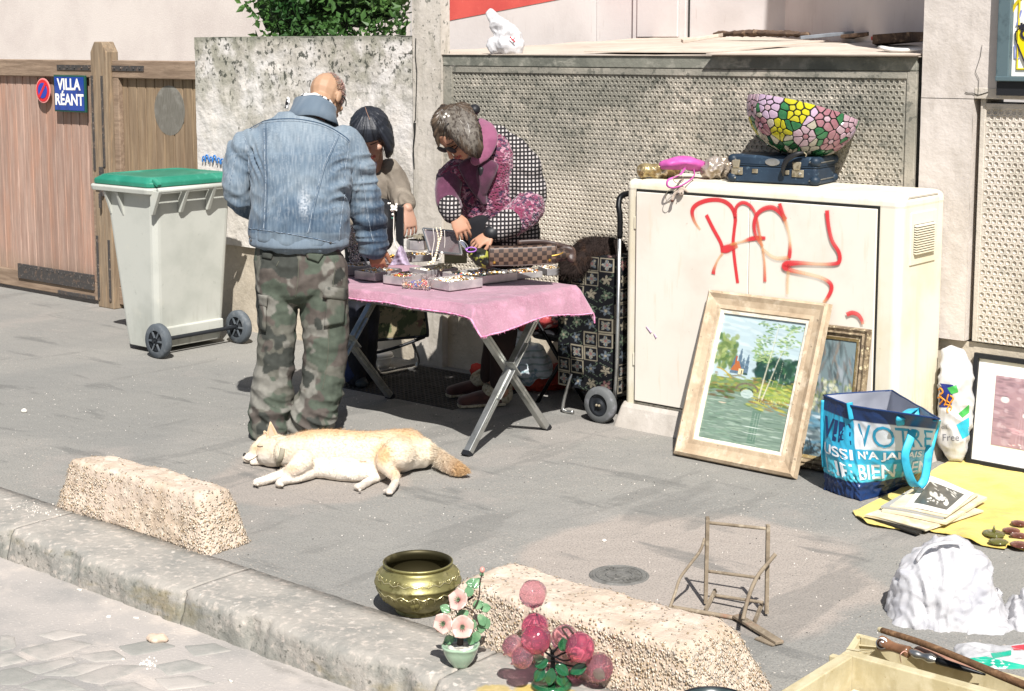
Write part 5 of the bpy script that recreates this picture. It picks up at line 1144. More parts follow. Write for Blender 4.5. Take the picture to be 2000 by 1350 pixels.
for P in ([(583,505),(582,545),(577,580)],[(655,510),(650,560),(644,600),(640,700),(630,760)],[(545,510),(540,520)]): 
    q=onto(BT,P,.001)
    if len(q)>2: mb.tube(q,.0018,5)
mb.build('trouser_seam',mat('camo_seam','#55554a',rough=.9),t,kind='stuff')
# shoes
m_shoe=mat('dark_shoe','#2d3336',rough=.6)
for u_,v_,dx in ((522,848,-.03),(585,838,.06)):
    p=G(u_,v_); p.z=0; fd=camv(-.25 if dx<0 else .35,.9,0).normalized(); mb=MB(); dome(mb,[p+Vector((0,0,.035))-fd*.03,p+fd*.07+Vector((0,0,.038)),p+fd*.17+Vector((0,0,.03))],[(.038,.034),(.042,.036),(.036,.026)],14,3,_R); me=remesh(mb,.006,1); place(me,'shoe',m_shoe,t)
# denim jacket
jk=MB()
limb(jk,[(583,466,D,93,.155),(584,440,D,94,.155),(584,400,D+.01,92,.15),(586,350,D+.03,96,.15),(588,310,D+.05,102,.145),(592,275,D+.07,100,.125),(600,248,D+.09,70,.10)],26,5,.5)
jk2=MB()
limb(jk,[(500,280,D+.06,32,.08),(476,298,D+.06,31,.075),(467,335,D+.05,26,.065),(464,372,D+.03,22,.06),(478,392,D+.08,22,.06),(505,408,D+.17,22,.055),(535,418,D+.27,20,.05)],16,4)
limb(jk,[(670,278,D+.08,36,.085),(690,302,D+.09,32,.075),(702,345,D+.10,29,.065),(713,395,D+.12,28,.06),(724,440,D+.14,27,.058),(728,482,D+.16,23,.05)],16,4)
def dj(c,n):
    uu,vv=uv_of(c); d=0
    arm=max(0,(uu-680)/30) if vv>300 else 0
    d+=rid(c,(6,6,26),3)*.008*min(1,arm)+rid(c+Vector((c.z*.6,0,0)),(10,10,10),8)*.0045+rid(c,(13,13,2.2),9)*.003*(1 if vv>300 else 0)+rid(c+Vector((0,0,-c.x*.9)),(4,4,13),12)*.005*max(0,min(1,(vv-330)/80))
    lft=min(1,max(0,(490-uu)/25)); d+=rid(c+Vector((0,0,c.x)),(7,7,20),6)*.008*lft
    ap=math.exp(-((uu-672)/26)**2-((vv-370)/60)**2); d+=rid(c+Vector((0,0,-c.x*1.6)),(5,5,24),2)*.013*ap
    ap=math.exp(-((uu-500)/22)**2-((vv-310)/40)**2); d+=rid(c+Vector((0,0,c.x*1.4)),(5,5,22),7)*.010*ap
    ap=math.exp(-((vv-452)/14)**2)*(1 if 480<uu<690 else 0); d+=rid(c,(26,26,4),4)*.004*ap
    return d*1.5-.003
me=remesh(jk,.0062,2,dj)
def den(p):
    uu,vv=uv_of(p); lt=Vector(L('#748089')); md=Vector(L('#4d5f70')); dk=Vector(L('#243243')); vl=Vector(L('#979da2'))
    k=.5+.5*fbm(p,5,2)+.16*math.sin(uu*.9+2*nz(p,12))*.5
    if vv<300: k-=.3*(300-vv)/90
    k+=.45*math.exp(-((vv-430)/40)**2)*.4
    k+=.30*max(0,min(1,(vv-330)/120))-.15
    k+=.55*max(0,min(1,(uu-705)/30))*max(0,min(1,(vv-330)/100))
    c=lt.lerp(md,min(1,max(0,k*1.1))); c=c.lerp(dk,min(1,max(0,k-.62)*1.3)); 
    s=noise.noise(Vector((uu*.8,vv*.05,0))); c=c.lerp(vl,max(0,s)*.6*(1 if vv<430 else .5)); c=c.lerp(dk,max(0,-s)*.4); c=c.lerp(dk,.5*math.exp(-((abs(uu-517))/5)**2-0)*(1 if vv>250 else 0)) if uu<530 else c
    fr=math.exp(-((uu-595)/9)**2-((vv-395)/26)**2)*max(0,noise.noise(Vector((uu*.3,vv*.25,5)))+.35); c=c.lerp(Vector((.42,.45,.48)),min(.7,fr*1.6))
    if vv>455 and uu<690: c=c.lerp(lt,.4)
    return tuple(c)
m_den=mat('faded_denim','#fff',[],attr=True,rough=.85,bump=[(('n',420,.2,.8,(1,1,1),2),.25,.001),(('n',60,.3,.7,(1,1,.2)),.15,.001)],spec=.2,sheen=.1)
BJ=bvh(me); jacket=place(me,'denim_jacket',m_den,t,cols=[den(v.co) for v in me.vertices])
m_stitch=mat('pale_stitching','#87919b',[('#566779',('n',90,.45,.6))],rough=.9); m_dseam=mat('dark_denim_seam','#34495e',rough=.9)
def seam(paths,wd,m,name,lift=.0015):
    for P in paths:
        q=onto(BJ,P,lift,8)
        if len(q)>3: mb=MB(); mb.tube(q,[(wd,wd*.8)]*len(q),6); mb.build(name,m,jacket,smooth=True)
yoke=[(488,252),(505,240),(520,236),(545,233),(580,233),(620,240),(650,252),(675,268),(683,277)]
seam([yoke],.0022,m_dseam,'yoke_seam'); seam([[(u_,v_+4) for u_,v_ in yoke]],.0016,m_stitch,'stitching')
for a in ([(516,241),(517,300),(519,360),(517,420),(515,447)],[(660,262),(648,290),(632,325),(622,360),(612,400),(605,440),(601,455)],[(486,446),(540,453),(600,463),(650,474),(678,480)]):
    seam([a],.0021,m_stitch,'stitching'); seam([[(u_+4,v_) for u_,v_ in a]],.0012,m_dseam,'seam')
seam([[(682,275),(679,300),(674,330),(673,360)],[(478,268),(484,290),(486,315),(487,340)],[(700,300),(706,340),(714,390),(722,440),(728,470)],[(674,375),(668,410),(664,445),(662,470)],[(462,300),(455,330),(449,360)]],.0018,m_stitch,'stitching')
# waistband, collar
wb=MB(); limb(wb,[(584,478,D,97,.162),(584,470,D,98,.163),(584,458,D,96,.16)],28,3,.12); me=remesh(wb,.006,2,lambda c,n:rid(c,(22,22,5),4)*.0025); BW=bvh(me); wbo=place(me,'waistband',m_den,t,cols=[tuple(Vector(den(v.co)).lerp(Vector(L('#6b7885')),.5)) for v in me.vertices])
for u_,v_ in ((631,470),(645,474),(489,462),(491,470)):
    q=onto(BW,[(u_,v_),(u_+.5,v_)],.001,0)
    if q: mb=MB(); mb.ball(q[0],.006,10,6); mb.build('metal_button',m_iron,wbo)
cf_,cu_,cr_=frame(camv(.1,.85,-.5),camv(.12,.45,.8))
cc=Q(612,222,D+.13); mb=MB(); R=[]
for z_,ro,dz in ((-.065,.124,0),(-.015,.108,0),(.032,.100,0),(.048,.101,0),(.043,.090,0),(.0,.084,0)):
    ring=[]
    for k in range(40):
        a=2*math.pi*k/40; lift=(.5+.5*math.cos(a))
        ring.append(cc+cr_*(ro*1.02*math.sin(a))-cf_*(ro*.92*math.cos(a))+cu_*(z_*(.45+.55*lift)+.003*math.sin(a*5)))
    R.append(ring)
mb.rings(R,False,False); mb.c=[tuple(Vector(den(p)).lerp(Vector(L('#334456')),.5)) for p in mb.v]; o=mb.build('collar',m_den,t,smooth=True); o.modifiers.new('th','SOLIDIFY').thickness=.006
# black and white scarf showing above the collar
m_scarf=mat('black_white_scarf','#e4e2df',[('#17171a',('n',38,.49,.53))],rough=.9)
mb=MB(); mb.tube([cc+cr_*(.078*math.sin(a))-cf_*(.072*math.cos(a))+cu_*(.052*(.35+.65*(.5+.5*math.cos(a)))) for a in np.linspace(-2.2,2.2,16)],[(.016,.013)]*16,12,3); me=remesh(mb,.004,1,lambda c,n:.006*noise.noise(c*50)); place(me,'scarf',m_scarf,t)
mb=MB(); mb.tube([Q(563,190,D+.14),Q(562,200,D+.13),Q(559,212,D+.13)],[.006,.011,.008],8,4); me=remesh(mb,.003,1,lambda c,n:.003*noise.noise(c*70)); place(me,'scarf_end',m_scarf,t)
m_cuff=m_den
# dark undershirt hem
mb=MB(); limb(mb,[(590,486,D+.01,86,.13),(590,474,D+.01,88,.135)],20,3,.15); me=remesh(mb,.01,2); place(me,'dark_shirt',m_black,t)

# ---------------------------------------------------------------- woman with black bob
D=8.05
t=thing('person',Vector(G(706,752)),'woman with a black bob and beige jacket leaning over the far side of the table','person')
body=MB(); hc=Q(724,264,D-.12); f,u,r=frame(camv(-.10,-.80,-.55),camv(-.12,-.5,.8)); head(body,hc,f,u,r,1.1)
dome(body,[hc-u*.04-f*.03,Q(728,318,D-.02),Q(728,360,D+.02),Q(722,440,D+.06),Q(712,520,D+.08)],[.05,.055,.07,.08,.08],12,4,_R)
dome(body,[Q(735,335,D+.0),Q(765,345,D),Q(782,385,D-.06),Q(797,408,D-.22)],[.045,.035,.03,.024],12,4)
dome(body,[Q(720,335,D),Q(690,350,D),Q(684,400,D-.08),Q(700,440,D-.2)],[.045,.035,.03,.024],12,4)
dome(body,[Q(706,520,D+.08),Q(698,640,D+.05),Q(695,735,D+.08)],[.05,.03,.022],12,4); dome(body,[Q(720,520,D+.10),Q(719,640,D+.12),Q(716,722,D+.18)],[.05,.028,.022],12,4)
hand(body,Q(797,410,D-.22),camv(.18,-.15,-1),camv(.5,-.75,.2),camv(-1,-.2,0),.17,(.25,.35,.3),.12,.6)
hand(body,Q(700,440,D-.2),camv(.2,-.2,-1),camv(-.5,-.75,.2),camv(1,-.2,0),.165,(.35,.4,.3),.08)
me=remesh(body,.0038,2)
def fcol(hc,f,u,r,sk,k=1.):
    S_=Vector(L(sk)); lip=Vector(L('#8f4a45')); bro=Vector(L('#1d1614'))
    def fn(p):
        q=p-hc; x,y,z=q.dot(r)/k,q.dot(f)/k,q.dot(u)/k
        c=S_
        if y>.06 and abs(x)<.024 and -.074<z<-.055: c=lip
        if y>.06 and .016<abs(x)<.05 and .030<z<.038: c=S_.lerp(bro,.75)
        if y>.06 and .016<abs(x)<.046 and .006<z<.014: c=bro
        return tuple(c)
    return fn
m_face=mat('face_skin','#fff',[],attr=True,rough=.5,spec=.35,sss=.06)
fc=fcol(hc,f,u,r,'#a98471',1.1); place(me,'body',m_face,t,cols=[fc(v.co) for v in me.vertices])
m_bhair=mat('black_hair','#fff',[],attr=True,rough=.5,spec=.4)
def strand_noise(c,pu,pv,fr=26):
    u_,v_=uv_of(c); a=math.atan2(v_-pv,u_-pu); d=math.hypot(u_-pu,v_-pv)
    return noise.noise(Vector((math.cos(a)*fr*.6,math.sin(a)*fr*.6,d*.010+c.y*1.5)))+.6*noise.noise(Vector((math.cos(a)*fr*1.6,math.sin(a)*fr*1.6,d*.02)))
def shade(c0,c1,k): return tuple(Vector(L(c0)).lerp(Vector(L(c1)),min(1,max(0,k))))
hm=MB(); ell(hm,hc+u*.046-f*.014,r*.104,f*.112,u*.100)
dome(hm,[hc+u*.06-f*.02,hc-f*.05+u*.0,hc-f*.055-u*.06],[(.09,.08),(.105,.07),(.10,.06)],16,4,r)
for s_ in (-1,1): dome(hm,[hc+r*s_*.060+u*.05+f*.02,hc+r*s_*.088+u*.0+f*.02,hc+r*s_*.090-u*.06+f*.03,hc+r*s_*.080-u*.105+f*.04],[(.04,.055),(.030,.058),(.028,.052),(.014,.03)],12,4,r)
dome(hm,[hc+u*.12+f*.03,hc+u*.095+f*.088,hc+u*.050+f*.112],[(.06,.03),(.074,.022),(.066,.010)],14,4,r)
def hairdisp(hc,f,u,r,amp=.004,fr=70):
    def fn(c,n):
        q=c-hc; a=math.atan2(q.dot(r),q.dot(f)+.001); return amp*noise.noise(Vector((a*fr*.12,q.dot(u)*6,q.dot(f)*6)))+amp*.8*noise.noise(Vector((a*fr*.35,q.dot(u)*10,0)))
    return fn
me=remesh(hm,.0040,3,lambda c,n:.0035*strand_noise(c,716,208)); PB=bvh(me); hair=place(me,'hair',m_bhair,t,cols=[shade('#101216','#30343d',.35+.5*strand_noise(v.co,716,208)) for v in me.vertices])
mb=MB(); rr=random.Random(6)
for k in range(160):
    s_=rr.choice((-1,1)); a=rr.uniform(-.2,1.6); p=hc+r*s_*(.082*math.cos(a*.6))+f*(.05*math.sin(a)-.02)+u*(.05-.1*rr.random()); mb.tube([p,p-u*.05+r*s_*.008*rr.random(),p-u*(.08+.04*rr.random())+f*rr.uniform(-.01,.02)+r*s_*rr.uniform(-.01,.006)],[.0012,.0010,.0004],3,3)
mb.build('loose_strands',mat('black_strand','#15171c',rough=.35,spec=.6),hair,kind='stuff')
mb=MB(); mb.tube(onto(PB,[(712,206),(716,218),(722,234)],.0005),.0016,6); mb.build('parting',mat('scalp','#8a6a58',rough=.7),hair)
m_bej=mat('grey_beige_jacket','#7c7367',[('#686056',('n',5,.42,.65)),('#8e8679',('n',14,.55,.72),.5)],rough=.8,bump=[(('n',220,.2,.8),.15,.001)])
jk=MB(); limb(jk,[(718,330,D+.03,30,.08),(728,350,D+.04,48,.12),(728,390,D+.05,50,.13),(722,440,D+.07,46,.12),(715,470,D+.08,44,.12)],20,4)
limb(jk,[(755,330,D+.01,22,.07),(770,350,D,24,.065),(780,378,D-.05,22,.06),(791,400,D-.17,19,.052)],14,4)
limb(jk,[(700,335,D+.01,20,.07),(688,360,D,22,.065),(682,400,D-.07,20,.06),(696,430,D-.17,18,.05)],14,4)
me=remesh(jk,.006,2,lambda c,n:rid(c+Vector((0,0,c.x)),(8,8,20),3)*.010+rid(c,(14,14,9),6)*.004-.004); place(me,'jacket',m_bej,t)
mb=MB(); limb(mb,[(742,405,D-.11,26,.05),(745,440,D-.12,28,.05),(740,475,D-.1,26,.05)],14,3); me=remesh(mb,.007,2,lambda c,n:.006*noise.noise(c*14)); place(me,'black_shoulder_bag',m_black,t)
mb=MB(); limb(mb,[(722,322,D-.10,14,.04),(724,345,D-.10,10,.03)],12,3); me=remesh(mb,.005,2,lambda c,n:.005*noise.noise(c*30)); place(me,'lilac_scarf',mat('lilac_scarf','#b6b0c6',rough=.9),t)
mb=MB(); mb.tube([Q(788,399,D-.17)+camv(.05*math.cos(a),-.045*math.sin(a),.012*math.cos(a)) for a in np.linspace(0,6.28,18)[:-1]],.007,8,0,True); mb.build('cuff_band',mat('dark_cuff','#2f2c28',rough=.8),t)
m_btr=mat('black_trousers','#1b1c22',[('#2a2d3a',('n',8,.5,.7))],rough=.85)
tr=MB(); limb(tr,[(714,480,D+.08,40,.12),(710,560,D+.08,34,.11)],18,3); limb(tr,[(702,560,D+.06,24,.08),(697,650,D+.05,22,.07),(694,735,D+.08,20,.07)],14,4); limb(tr,[(722,560,D+.10,24,.08),(718,650,D+.12,20,.07),(716,725,D+.18,18,.07)],14,4)
me=remesh(tr,.009,2,lambda c,n:rid(c,(6,6,14),2)*.006); place(me,'trousers',m_btr,t)
for u_,v_ in ((700,752),(722,738)):
    p=G(u_,v_); mb=MB(); dome(mb,[p+Vector((0,0,.035))+_FH*.06,p+Vector((0,0,.035)),p-_FH*.10+_R*.03+Vector((0,0,.028))],[(.04,.034),(.042,.034),(.035,.025)],12,3,_R); me=remesh(mb,.007,1); place(me,'shoe',m_shoe,t)

# ---------------------------------------------------------------- woman in patchwork coat
D=7.62
t=thing('person',Vector(G(958,790)),'grey haired woman with sunglasses in a pink knit and black and white checked coat','person')
body=MB(); hc=Q(893,262,D-.28); f,u,r=frame(camv(-.45,-.45,-.80),camv(-.45,-.42,.62)); head(body,hc,f,u,r,1.0)
dome(body,[hc-u*.05-f*.03,Q(935,290,D-.12),Q(965,330,D-.04),Q(995,420,D+.02),Q(995,500,D+.04)],[.052,.055,.07,.08,.09],12,4,_R)
dome(body,[Q(975,320,D-.05),Q(1015,325,D-.05),Q(1030,412,D-.14),Q(966,455,D-.34)],[.05,.04,.035,.024],12,4)
dome(body,[Q(930,320,D-.05),Q(888,335,D-.12),Q(872,395,D-.2),Q(886,420,D-.3)],[.05,.04,.035,.024],12,4)
dome(body,[Q(990,500,D+.04),Q(985,640,D+.02),Q(980,765,D+.02)],[.07,.05,.035],12,4); dome(body,[Q(970,500,D+.04),Q(965,640,D+.08),Q(958,755,D+.10)],[.07,.05,.035],12,4)
hand(body,Q(888,420,D-.30),camv(.42,-.2,-.9),camv(.1,-.95,.35),camv(1,-.1,.3),.165,(.35,.45,.35),.10,.5)
hand(body,Q(962,456,D-.34),camv(-.88,-.1,-.52),camv(-.25,-.6,.75),camv(.2,-.6,-.8),.165,(.25,.4,.4),.22,.75)
me=remesh(body,.0038,2); fc=fcol(hc,f,u,r,'#aa8069',1.); place(me,'body',m_face,t,cols=[fc(v.co) for v in me.vertices])
mb=MB(); p=Q(945,470,D-.36); mb.ball(p,.006,8,5); mb.build('ring',m_steel,t)
m_ghair=mat('greying_hair','#3a342f',[('#5b5650',('n',5,.42,.62,(7,7,1.4))),('#6b5d4b',('n',6,.58,.66,(7,7,1.4)),.7),('#211d1b',('n',7,.52,.66,(7,7,1.4)))],rough=.5,spec=.4,bump=[(('n',50,.3,.7,(8,8,.8)),.6,.004)])
hm=MB(); ell(hm,hc+u*.040-f*.016,r*.088,f*.100,u*.090)
dome(hm,[hc+u*.08-f*.0,hc-f*.06+u*.03,hc-f*.085-u*.03],[(.075,.07),(.085,.06),(.06,.04)],16,4,r)
# long locks falling forward on the right side of the face
dome(hm,[Q(900,215,D-.30),Q(915,250,D-.38),Q(928,285,D-.40),Q(934,306,D-.38)],[(.055,.04),(.060,.035),(.042,.028),(.016,.012)],14,4,_R)
dome(hm,[Q(880,215,D-.32),Q(893,250,D-.40),Q(912,285,D-.42),Q(928,305,D-.40)],[(.045,.03),(.048,.03),(.034,.024),(.012,.010)],14,4,_R)
dome(hm,[Q(868,215,D-.3),Q(853,235,D-.34),Q(852,262,D-.34),Q(857,285,D-.33)],[(.03,.03),(.026,.03),(.016,.02),(.006,.01)],12,4,_R)
me=remesh(hm,.0040,3,lambda c,n:.004*strand_noise(c,885,200,22)); hair=place(me,'hair',mat('greying_hair_strands','#fff',[],attr=True,rough=.42,spec=.45),t,cols=[shade('#1b1613','#5c4d3e',.42+.75*strand_noise(v.co,885,200,22)+.25*strand_noise(v.co,885,200,60)) for v in me.vertices])
mb=MB(); rr=random.Random(16); hcol=[]
for k in range(260):
    a=rr.random(); u0=858+74*a; v0=205+26*abs(a-.45)+22*rr.random(); u1=852+86*a**.8+(6*rr.random()); v1=250+60*a+rr.uniform(-25,8)
    pp=[]
    for j in range(5):
        s_=j/4; uu=u0+(u1-u0)*s_+6*math.sin(s_*3+a*9)*.5; vv=v0+(v1-v0)*s_; d=ray(uu,vv).normalized(); pp.append((uu,vv))
    Bh=globals().get('_BH'); 
    if Bh is None: _BH=bvh(hair.data); Bh=_BH
    off=org(t); q=[]
    for uu,vv in pp:
        d=ray(uu,vv).normalized(); h=Bh.ray_cast(CAMLOC-off,d)
        if h[0] is not None: q.append(h[0]+off-d*.003)
    if len(q)>2: mb.tube(q,[.0014]*(len(q)-1)+[.0005],3,2)
mb.build('silver_strands',mat('silver_strand','#6b655d',[('#423b35',('n',60,.45,.6))],rough=.4,spec=.5),hair,kind='stuff')
mb=MB(); ell(mb,Q(927,214,D-.14),_R*.028,_FH*.03,_U*.026); mb.build('hair_bun_clip',m_black,hair,smooth=True)
mb=MB(); [mb.ball(Q(u_,v_,D-.45),.006,8,5) for u_,v_ in ((871,223),(876,227),(868,229))]; mb.build('hair_clip',m_wpearl,hair,smooth=True)
mb=MB(); rr=random.Random(61)
for k in range(110):   # flyaways along the outline
    a=rr.uniform(-2.9,.35); p=hc+u*.04-f*.01+(_R*math.cos(a)+_U*-math.sin(a))*.098; e=(_R*math.cos(a)-_U*math.sin(a)); tn=_R*math.sin(a)*-1-_U*math.cos(a); sg_=rr.choice((-1,1))
    mb.tube([p,p+e*.006+tn*.02*sg_,p+e*.010*rr.random()+tn*.045*sg_],[.0009,.0007,.0003],3,2)
mb.build('flyaway_strands',mat('brown_strand','#3d332b',rough=.5),hair,kind='stuff')
# sunglasses
sg=MB(); c=hc+f*.098+u*.008
for s_ in (-1,1): ell(sg,c+r*s_*.033,r*.031,f*.006,u*.023,14,6)
o=sg.build('sunglasses',m_black,t,smooth=True); mb=MB(); mb.tube([hc+r*.062+f*.098+u*.014,hc+r*.082+f*.02+u*.012],.003,6); mb.tube([hc-r*.062+f*.098+u*.014,hc-r*.082+f*.02+u*.012],.003,6); mb.tube([c-r*.01+u*.008,c+r*.01+u*.008],.003,6); mb.build('temple',m_black,o)
m_hound=mat('checked_tweed','#221f22',[('#aaa4a1',[('w',17,.30,.6,'XR',.7),('w',17,.30,.6,'ZR',.7)])],rough=.95,bump=[(('n',200,.2,.8),.3,.002)])
m_knit=mat('pink_mixed_knit','#713850',[('#a57a89',('vc',78,.58,.66,(1,1,1.5))),('#32203a',[('vc',66,.62,.7,(1,1,1.5))],.95),('#6d2a45',('n',12,.5,.62))],rough=1,bump=[(('v',80,.0,.6),.9,.008)],sheen=.3)
m_plum=mat('plum_wool','#4a2439',[('#5b3047',('n',14,.5,.7))],rough=.95,sheen=.3,bump=[(('n',160,.2,.8),.3,.002)])
m_pinkc=mat('pink_wool_collar','#7e4962',[('#6e3b54',('n',12,.45,.68))],rough=.95,sheen=.3,bump=[(('n',160,.2,.8),.3,.002)])
ck=MB(); limb(ck,[(1000,488,D+.03,52,.13),(998,440,D+.02,56,.13),(985,390,D+.0,66,.13),(975,345,D-.02,66,.13),(975,305,D-.03,54,.11),(962,275,D-.06,36,.09)],22,5)
foldf=lambda a:(lambda c,n:rid(c+Vector((0,0,c.x)),(7,7,15),a)*.011+rid(c+Vector((c.z,0,0)),(12,12,9),a)*.004-.005)
me=remesh(ck,.007,2,foldf(3)); place(me,'checked_coat',m_hound,t)
kn=MB(); limb(kn,[(975,430,D-.06,38,.09),(962,390,D-.075,46,.10),(968,345,D-.10,34,.09),(975,305,D-.12,28,.07),(970,275,D-.10,20,.05)],18,5); limb(kn,[(900,330,D-.11,24,.06),(915,370,D-.09,28,.07),(930,410,D-.08,30,.08)],16,4)
me=remesh(kn,.0055,2,lambda c,n:.004*noise.noise(c*55)); place(me,'knit_front',m_knit,t)
pm=MB(); limb(pm,[(915,320,D-.19,22,.03),(925,345,D-.19,20,.03),(938,375,D-.19,14,.025),(945,395,D-.18,7,.02)],12,4); limb(pm,[(955,322,D-.22,20,.03),(948,345,D-.22,18,.03),(944,375,D-.20,9,.02)],12,4)
me=remesh(pm,.005,2); place(me,'plum_lapel',m_plum,t)
mb=MB(); limb(mb,[(940,330,D-.235,7,.02),(942,360,D-.215,6,.02)],10,3); mb.build('dark_top',m_black,t,smooth=True)
cl=MB(); dome(cl,[Q(925,318,D-.26),Q(940,300,D-.25),Q(952,275,D-.21),Q(950,250,D-.15),Q(938,236,D-.08)],[(.022,.012),(.045,.016),(.050,.018),(.042,.018),(.02,.014)],14,4,_R)
me=remesh(cl,.005,2,lambda c,n:.003*noise.noise(c*30)); place(me,'pink_collar',m_pinkc,t)
sl_=MB(); limb(sl_,[(1002,300,D-.06,32,.08),(1020,330,D-.06,38,.085),(1032,370,D-.08,33,.08),(1033,400,D-.13,30,.075)],18,4); me=remesh(sl_,.0055,2,foldf(5)); place(me,'checked_sleeve',m_hound,t)
sl_=MB(); limb(sl_,[(1034,402,D-.14,32,.085),(1018,420,D-.19,33,.08),(992,437,D-.25,30,.07)],18,4); me=remesh(sl_,.0045,2,lambda c,n:.005*noise.noise(c*50)); place(me,'knit_sleeve_band',m_knit,t)
sl_=MB(); limb(sl_,[(994,436,D-.26,29,.07),(968,450,D-.31,25,.058)],18,4); me=remesh(sl_,.005,2); place(me,'checked_cuff',m_hound,t)
sl_=MB(); limb(sl_,[(966,452,D-.325,17,.04),(958,456,D-.34,16,.036)],14,4); sl_.build('black_cuff',m_black,t,smooth=True)
sl_=MB(); limb(sl_,[(893,335,D-.12,27,.07),(876,350,D-.14,26,.07)],16,4); me=remesh(sl_,.0045,2,lambda c,n:.005*noise.noise(c*50)); place(me,'knit_shoulder',m_knit,t)
sl_=MB(); limb(sl_,[(878,355,D-.15,24,.065),(872,385,D-.20,24,.06),(878,405,D-.25,22,.055)],16,4); me=remesh(sl_,.0055,2,foldf(8)); place(me,'plum_sleeve',m_plum,t)
sl_=MB(); limb(sl_,[(877,403,D-.25,23,.058),(883,418,D-.29,20,.05)],16,4); me=remesh(sl_,.005,2); place(me,'checked_cuff',m_hound,t)
mb=MB(); limb(mb,[(925,432,D-.17,28,.04),(935,458,D-.17,34,.045),(945,485,D-.15,36,.05)],16,4,.4); me=remesh(mb,.007,2,lambda c,n:.006*noise.noise(c*14)); place(me,'black_shoulder_bag',mat('black_cloth','#16161a',rough=.95),t)
m_brown=mat('dark_brown_trousers','#2c1f1c',[('#211716',('n',6,.4,.65))],rough=.95)
tr=MB(); limb(tr,[(992,480,D+.04,46,.12),(985,560,D+.04,36,.11)],18,3); limb(tr,[(984,560,D+.03,30,.085),(983,650,D+.02,27,.08),(978,745,D+.02,21,.07)],16,4); limb(tr,[(968,560,D+.08,26,.08),(966,650,D+.1,22,.07),(955,735,D+.12,17,.06)],14,4)
me=remesh(tr,.008,2,lambda c,n:rid(c,(6,6,10),2)*.004); place(me,'trousers',m_brown,t)
m_suede=mat('brown_suede','#4d302a',[('#3c2521',('n',12,.45,.65))],rough=.95,sheen=.3); m_fleece=mat('cream_fleece','#b9ae97',[('#94886f',('n',60,.45,.62))],rough=1,bump=[(('n',120,.2,.8),.9,.006)])
for uf,vf in ((975,792),(950,772)):
    p=G(uf,vf); fd=camv(-.92,-.25,0).normalized(); sh=MB(); sd=fd.cross(Vector((0,0,1)))
    dome(sh,[p+Vector((0,0,.045)),p+fd*.08+Vector((0,0,.045)),p+fd*.19+Vector((0,0,.032))],[(.045,.042),(.048,.04),(.040,.028)],14,4,sd); me=remesh(sh,.005,2); o=place(me,'slipper',m_suede,t)
    sl_=MB(); dome(sl_,[p-fd*.02+Vector((0,0,.012)),p+fd*.10+Vector((0,0,.012)),p+fd*.205+Vector((0,0,.012))],[(.046,.012),(.050,.012),(.042,.011)],14,4,sd); sl_.build('sole',m_fleece,o,smooth=True)
    cf2=MB(); cf2.tube([p+fd*.01+Vector((0,0,.105))+fd*(.056*math.cos(a))+sd*(.054*math.sin(a))-Vector((0,0,.03*math.cos(a)*.8)) for a in np.linspace(0,6.28,18)[:-1]],[(.022,.032)]*17,10,0,True)
    dome(cf2,[p-fd*.02+Vector((0,0,.05)),p-fd*.02+Vector((0,0,.10))],[.05,.048],12,2); me=remesh(cf2,.005,1,lambda c,n:.003*noise.noise(c*120)); place(me,'fleece_cuff',m_fleece,o)
# ================================================================ AROUND THE TABLE: chair, stool, bags, trolley, grille
def soft(name,rows,D,m,pt=None,vox=.006,amp=.01,fr=16,seed=0,smooth=2,ridge=0,**kw):
    mb=MB()
    for rw in rows: limb(mb,[(u,v,D+dd,rx,ry) for u,v,dd,rx,ry in rw],16,4)
    def fn(c,n):
        d=amp*noise.noise(c*fr+Vector((seed,0,0)))
        if ridge: d+=ridge*(abs(noise.noise(c*fr*.9+Vector((0,seed,0))))*-2+.5)+ridge*.5*(abs(noise.noise(c*fr*2.1+Vector((0,seed,0))))*-2+.5)
        return d
    me=remesh(mb,vox,smooth,fn)
    return place(me,name,m,pt,**kw)
# metal grille set into the pavement by the wall
m_grille=mat('dark_cast_grille','#3f3d3b',[('#2f2e2c',('n',9,.4,.65))],rough=.75,metal=.3)
t=thing('cellar_grille',(.45,-.4,0),'dark cast iron studded cellar plate set in the pavement under the table','grille')
MB().box(-.02,.90,-.74,-.06,-.01,.004).build('plate',m_grille,t); mb=MB()
for i in range(30):
    for j in range(22):
        x=.0+.03*i; y=-.725+.03*j; mb.add([(x-.008,y-.008,.0045),(x+.008,y-.008,.0045),(x+.008,y+.008,.0045),(x-.008,y+.008,.0045),(x-.004,y-.004,.009),(x+.004,y-.004,.009),(x+.004,y+.004,.009),(x-.004,y+.004,.009)],[(4,5,6,7),(0,1,5,4),(1,2,6,5),(2,3,7,6),(3,0,4,7)])
mb.build('studs',m_grille,t,kind='stuff')
# folding chair with camouflage seat, folded back against the wall
m_cc=mat('camo_chair_fabric','#7d735a',[('#4b5237',('n',9,.50,.54)),('#6b5142',('n',8,.42,.38)),('#8f8b62',('n',13,.60,.64)),('#23241c',('n',17,.62,.65))],rough=.9,bump=[(('n',200,.2,.8),.2,.001)])
Dc=8.42
t=thing('folding_chair',G(760,728),'metal tube folding chair with camouflage canvas standing behind the table','chair')
mb=MB(); A=[(700,574),(828,576),(836,656),(698,668)]
def cfn(a,b):
    u=A[0][0]+(A[1][0]-A[0][0])*a; v=A[0][1]+(A[1][1]-A[0][1])*a; u2=A[3][0]+(A[2][0]-A[3][0])*a; v2=A[3][1]+(A[2][1]-A[3][1])*a
    return Q(u+(u2-u)*b,v+(v2-v)*b,Dc+.05*math.sin(3.14*a)+.02*math.sin(3.14*b)-.02*b)
mb.grid(cfn,24,18); o=mb.build('canvas_seat',m_cc,t,smooth=True); o.modifiers.new('th','SOLIDIFY').thickness=.006
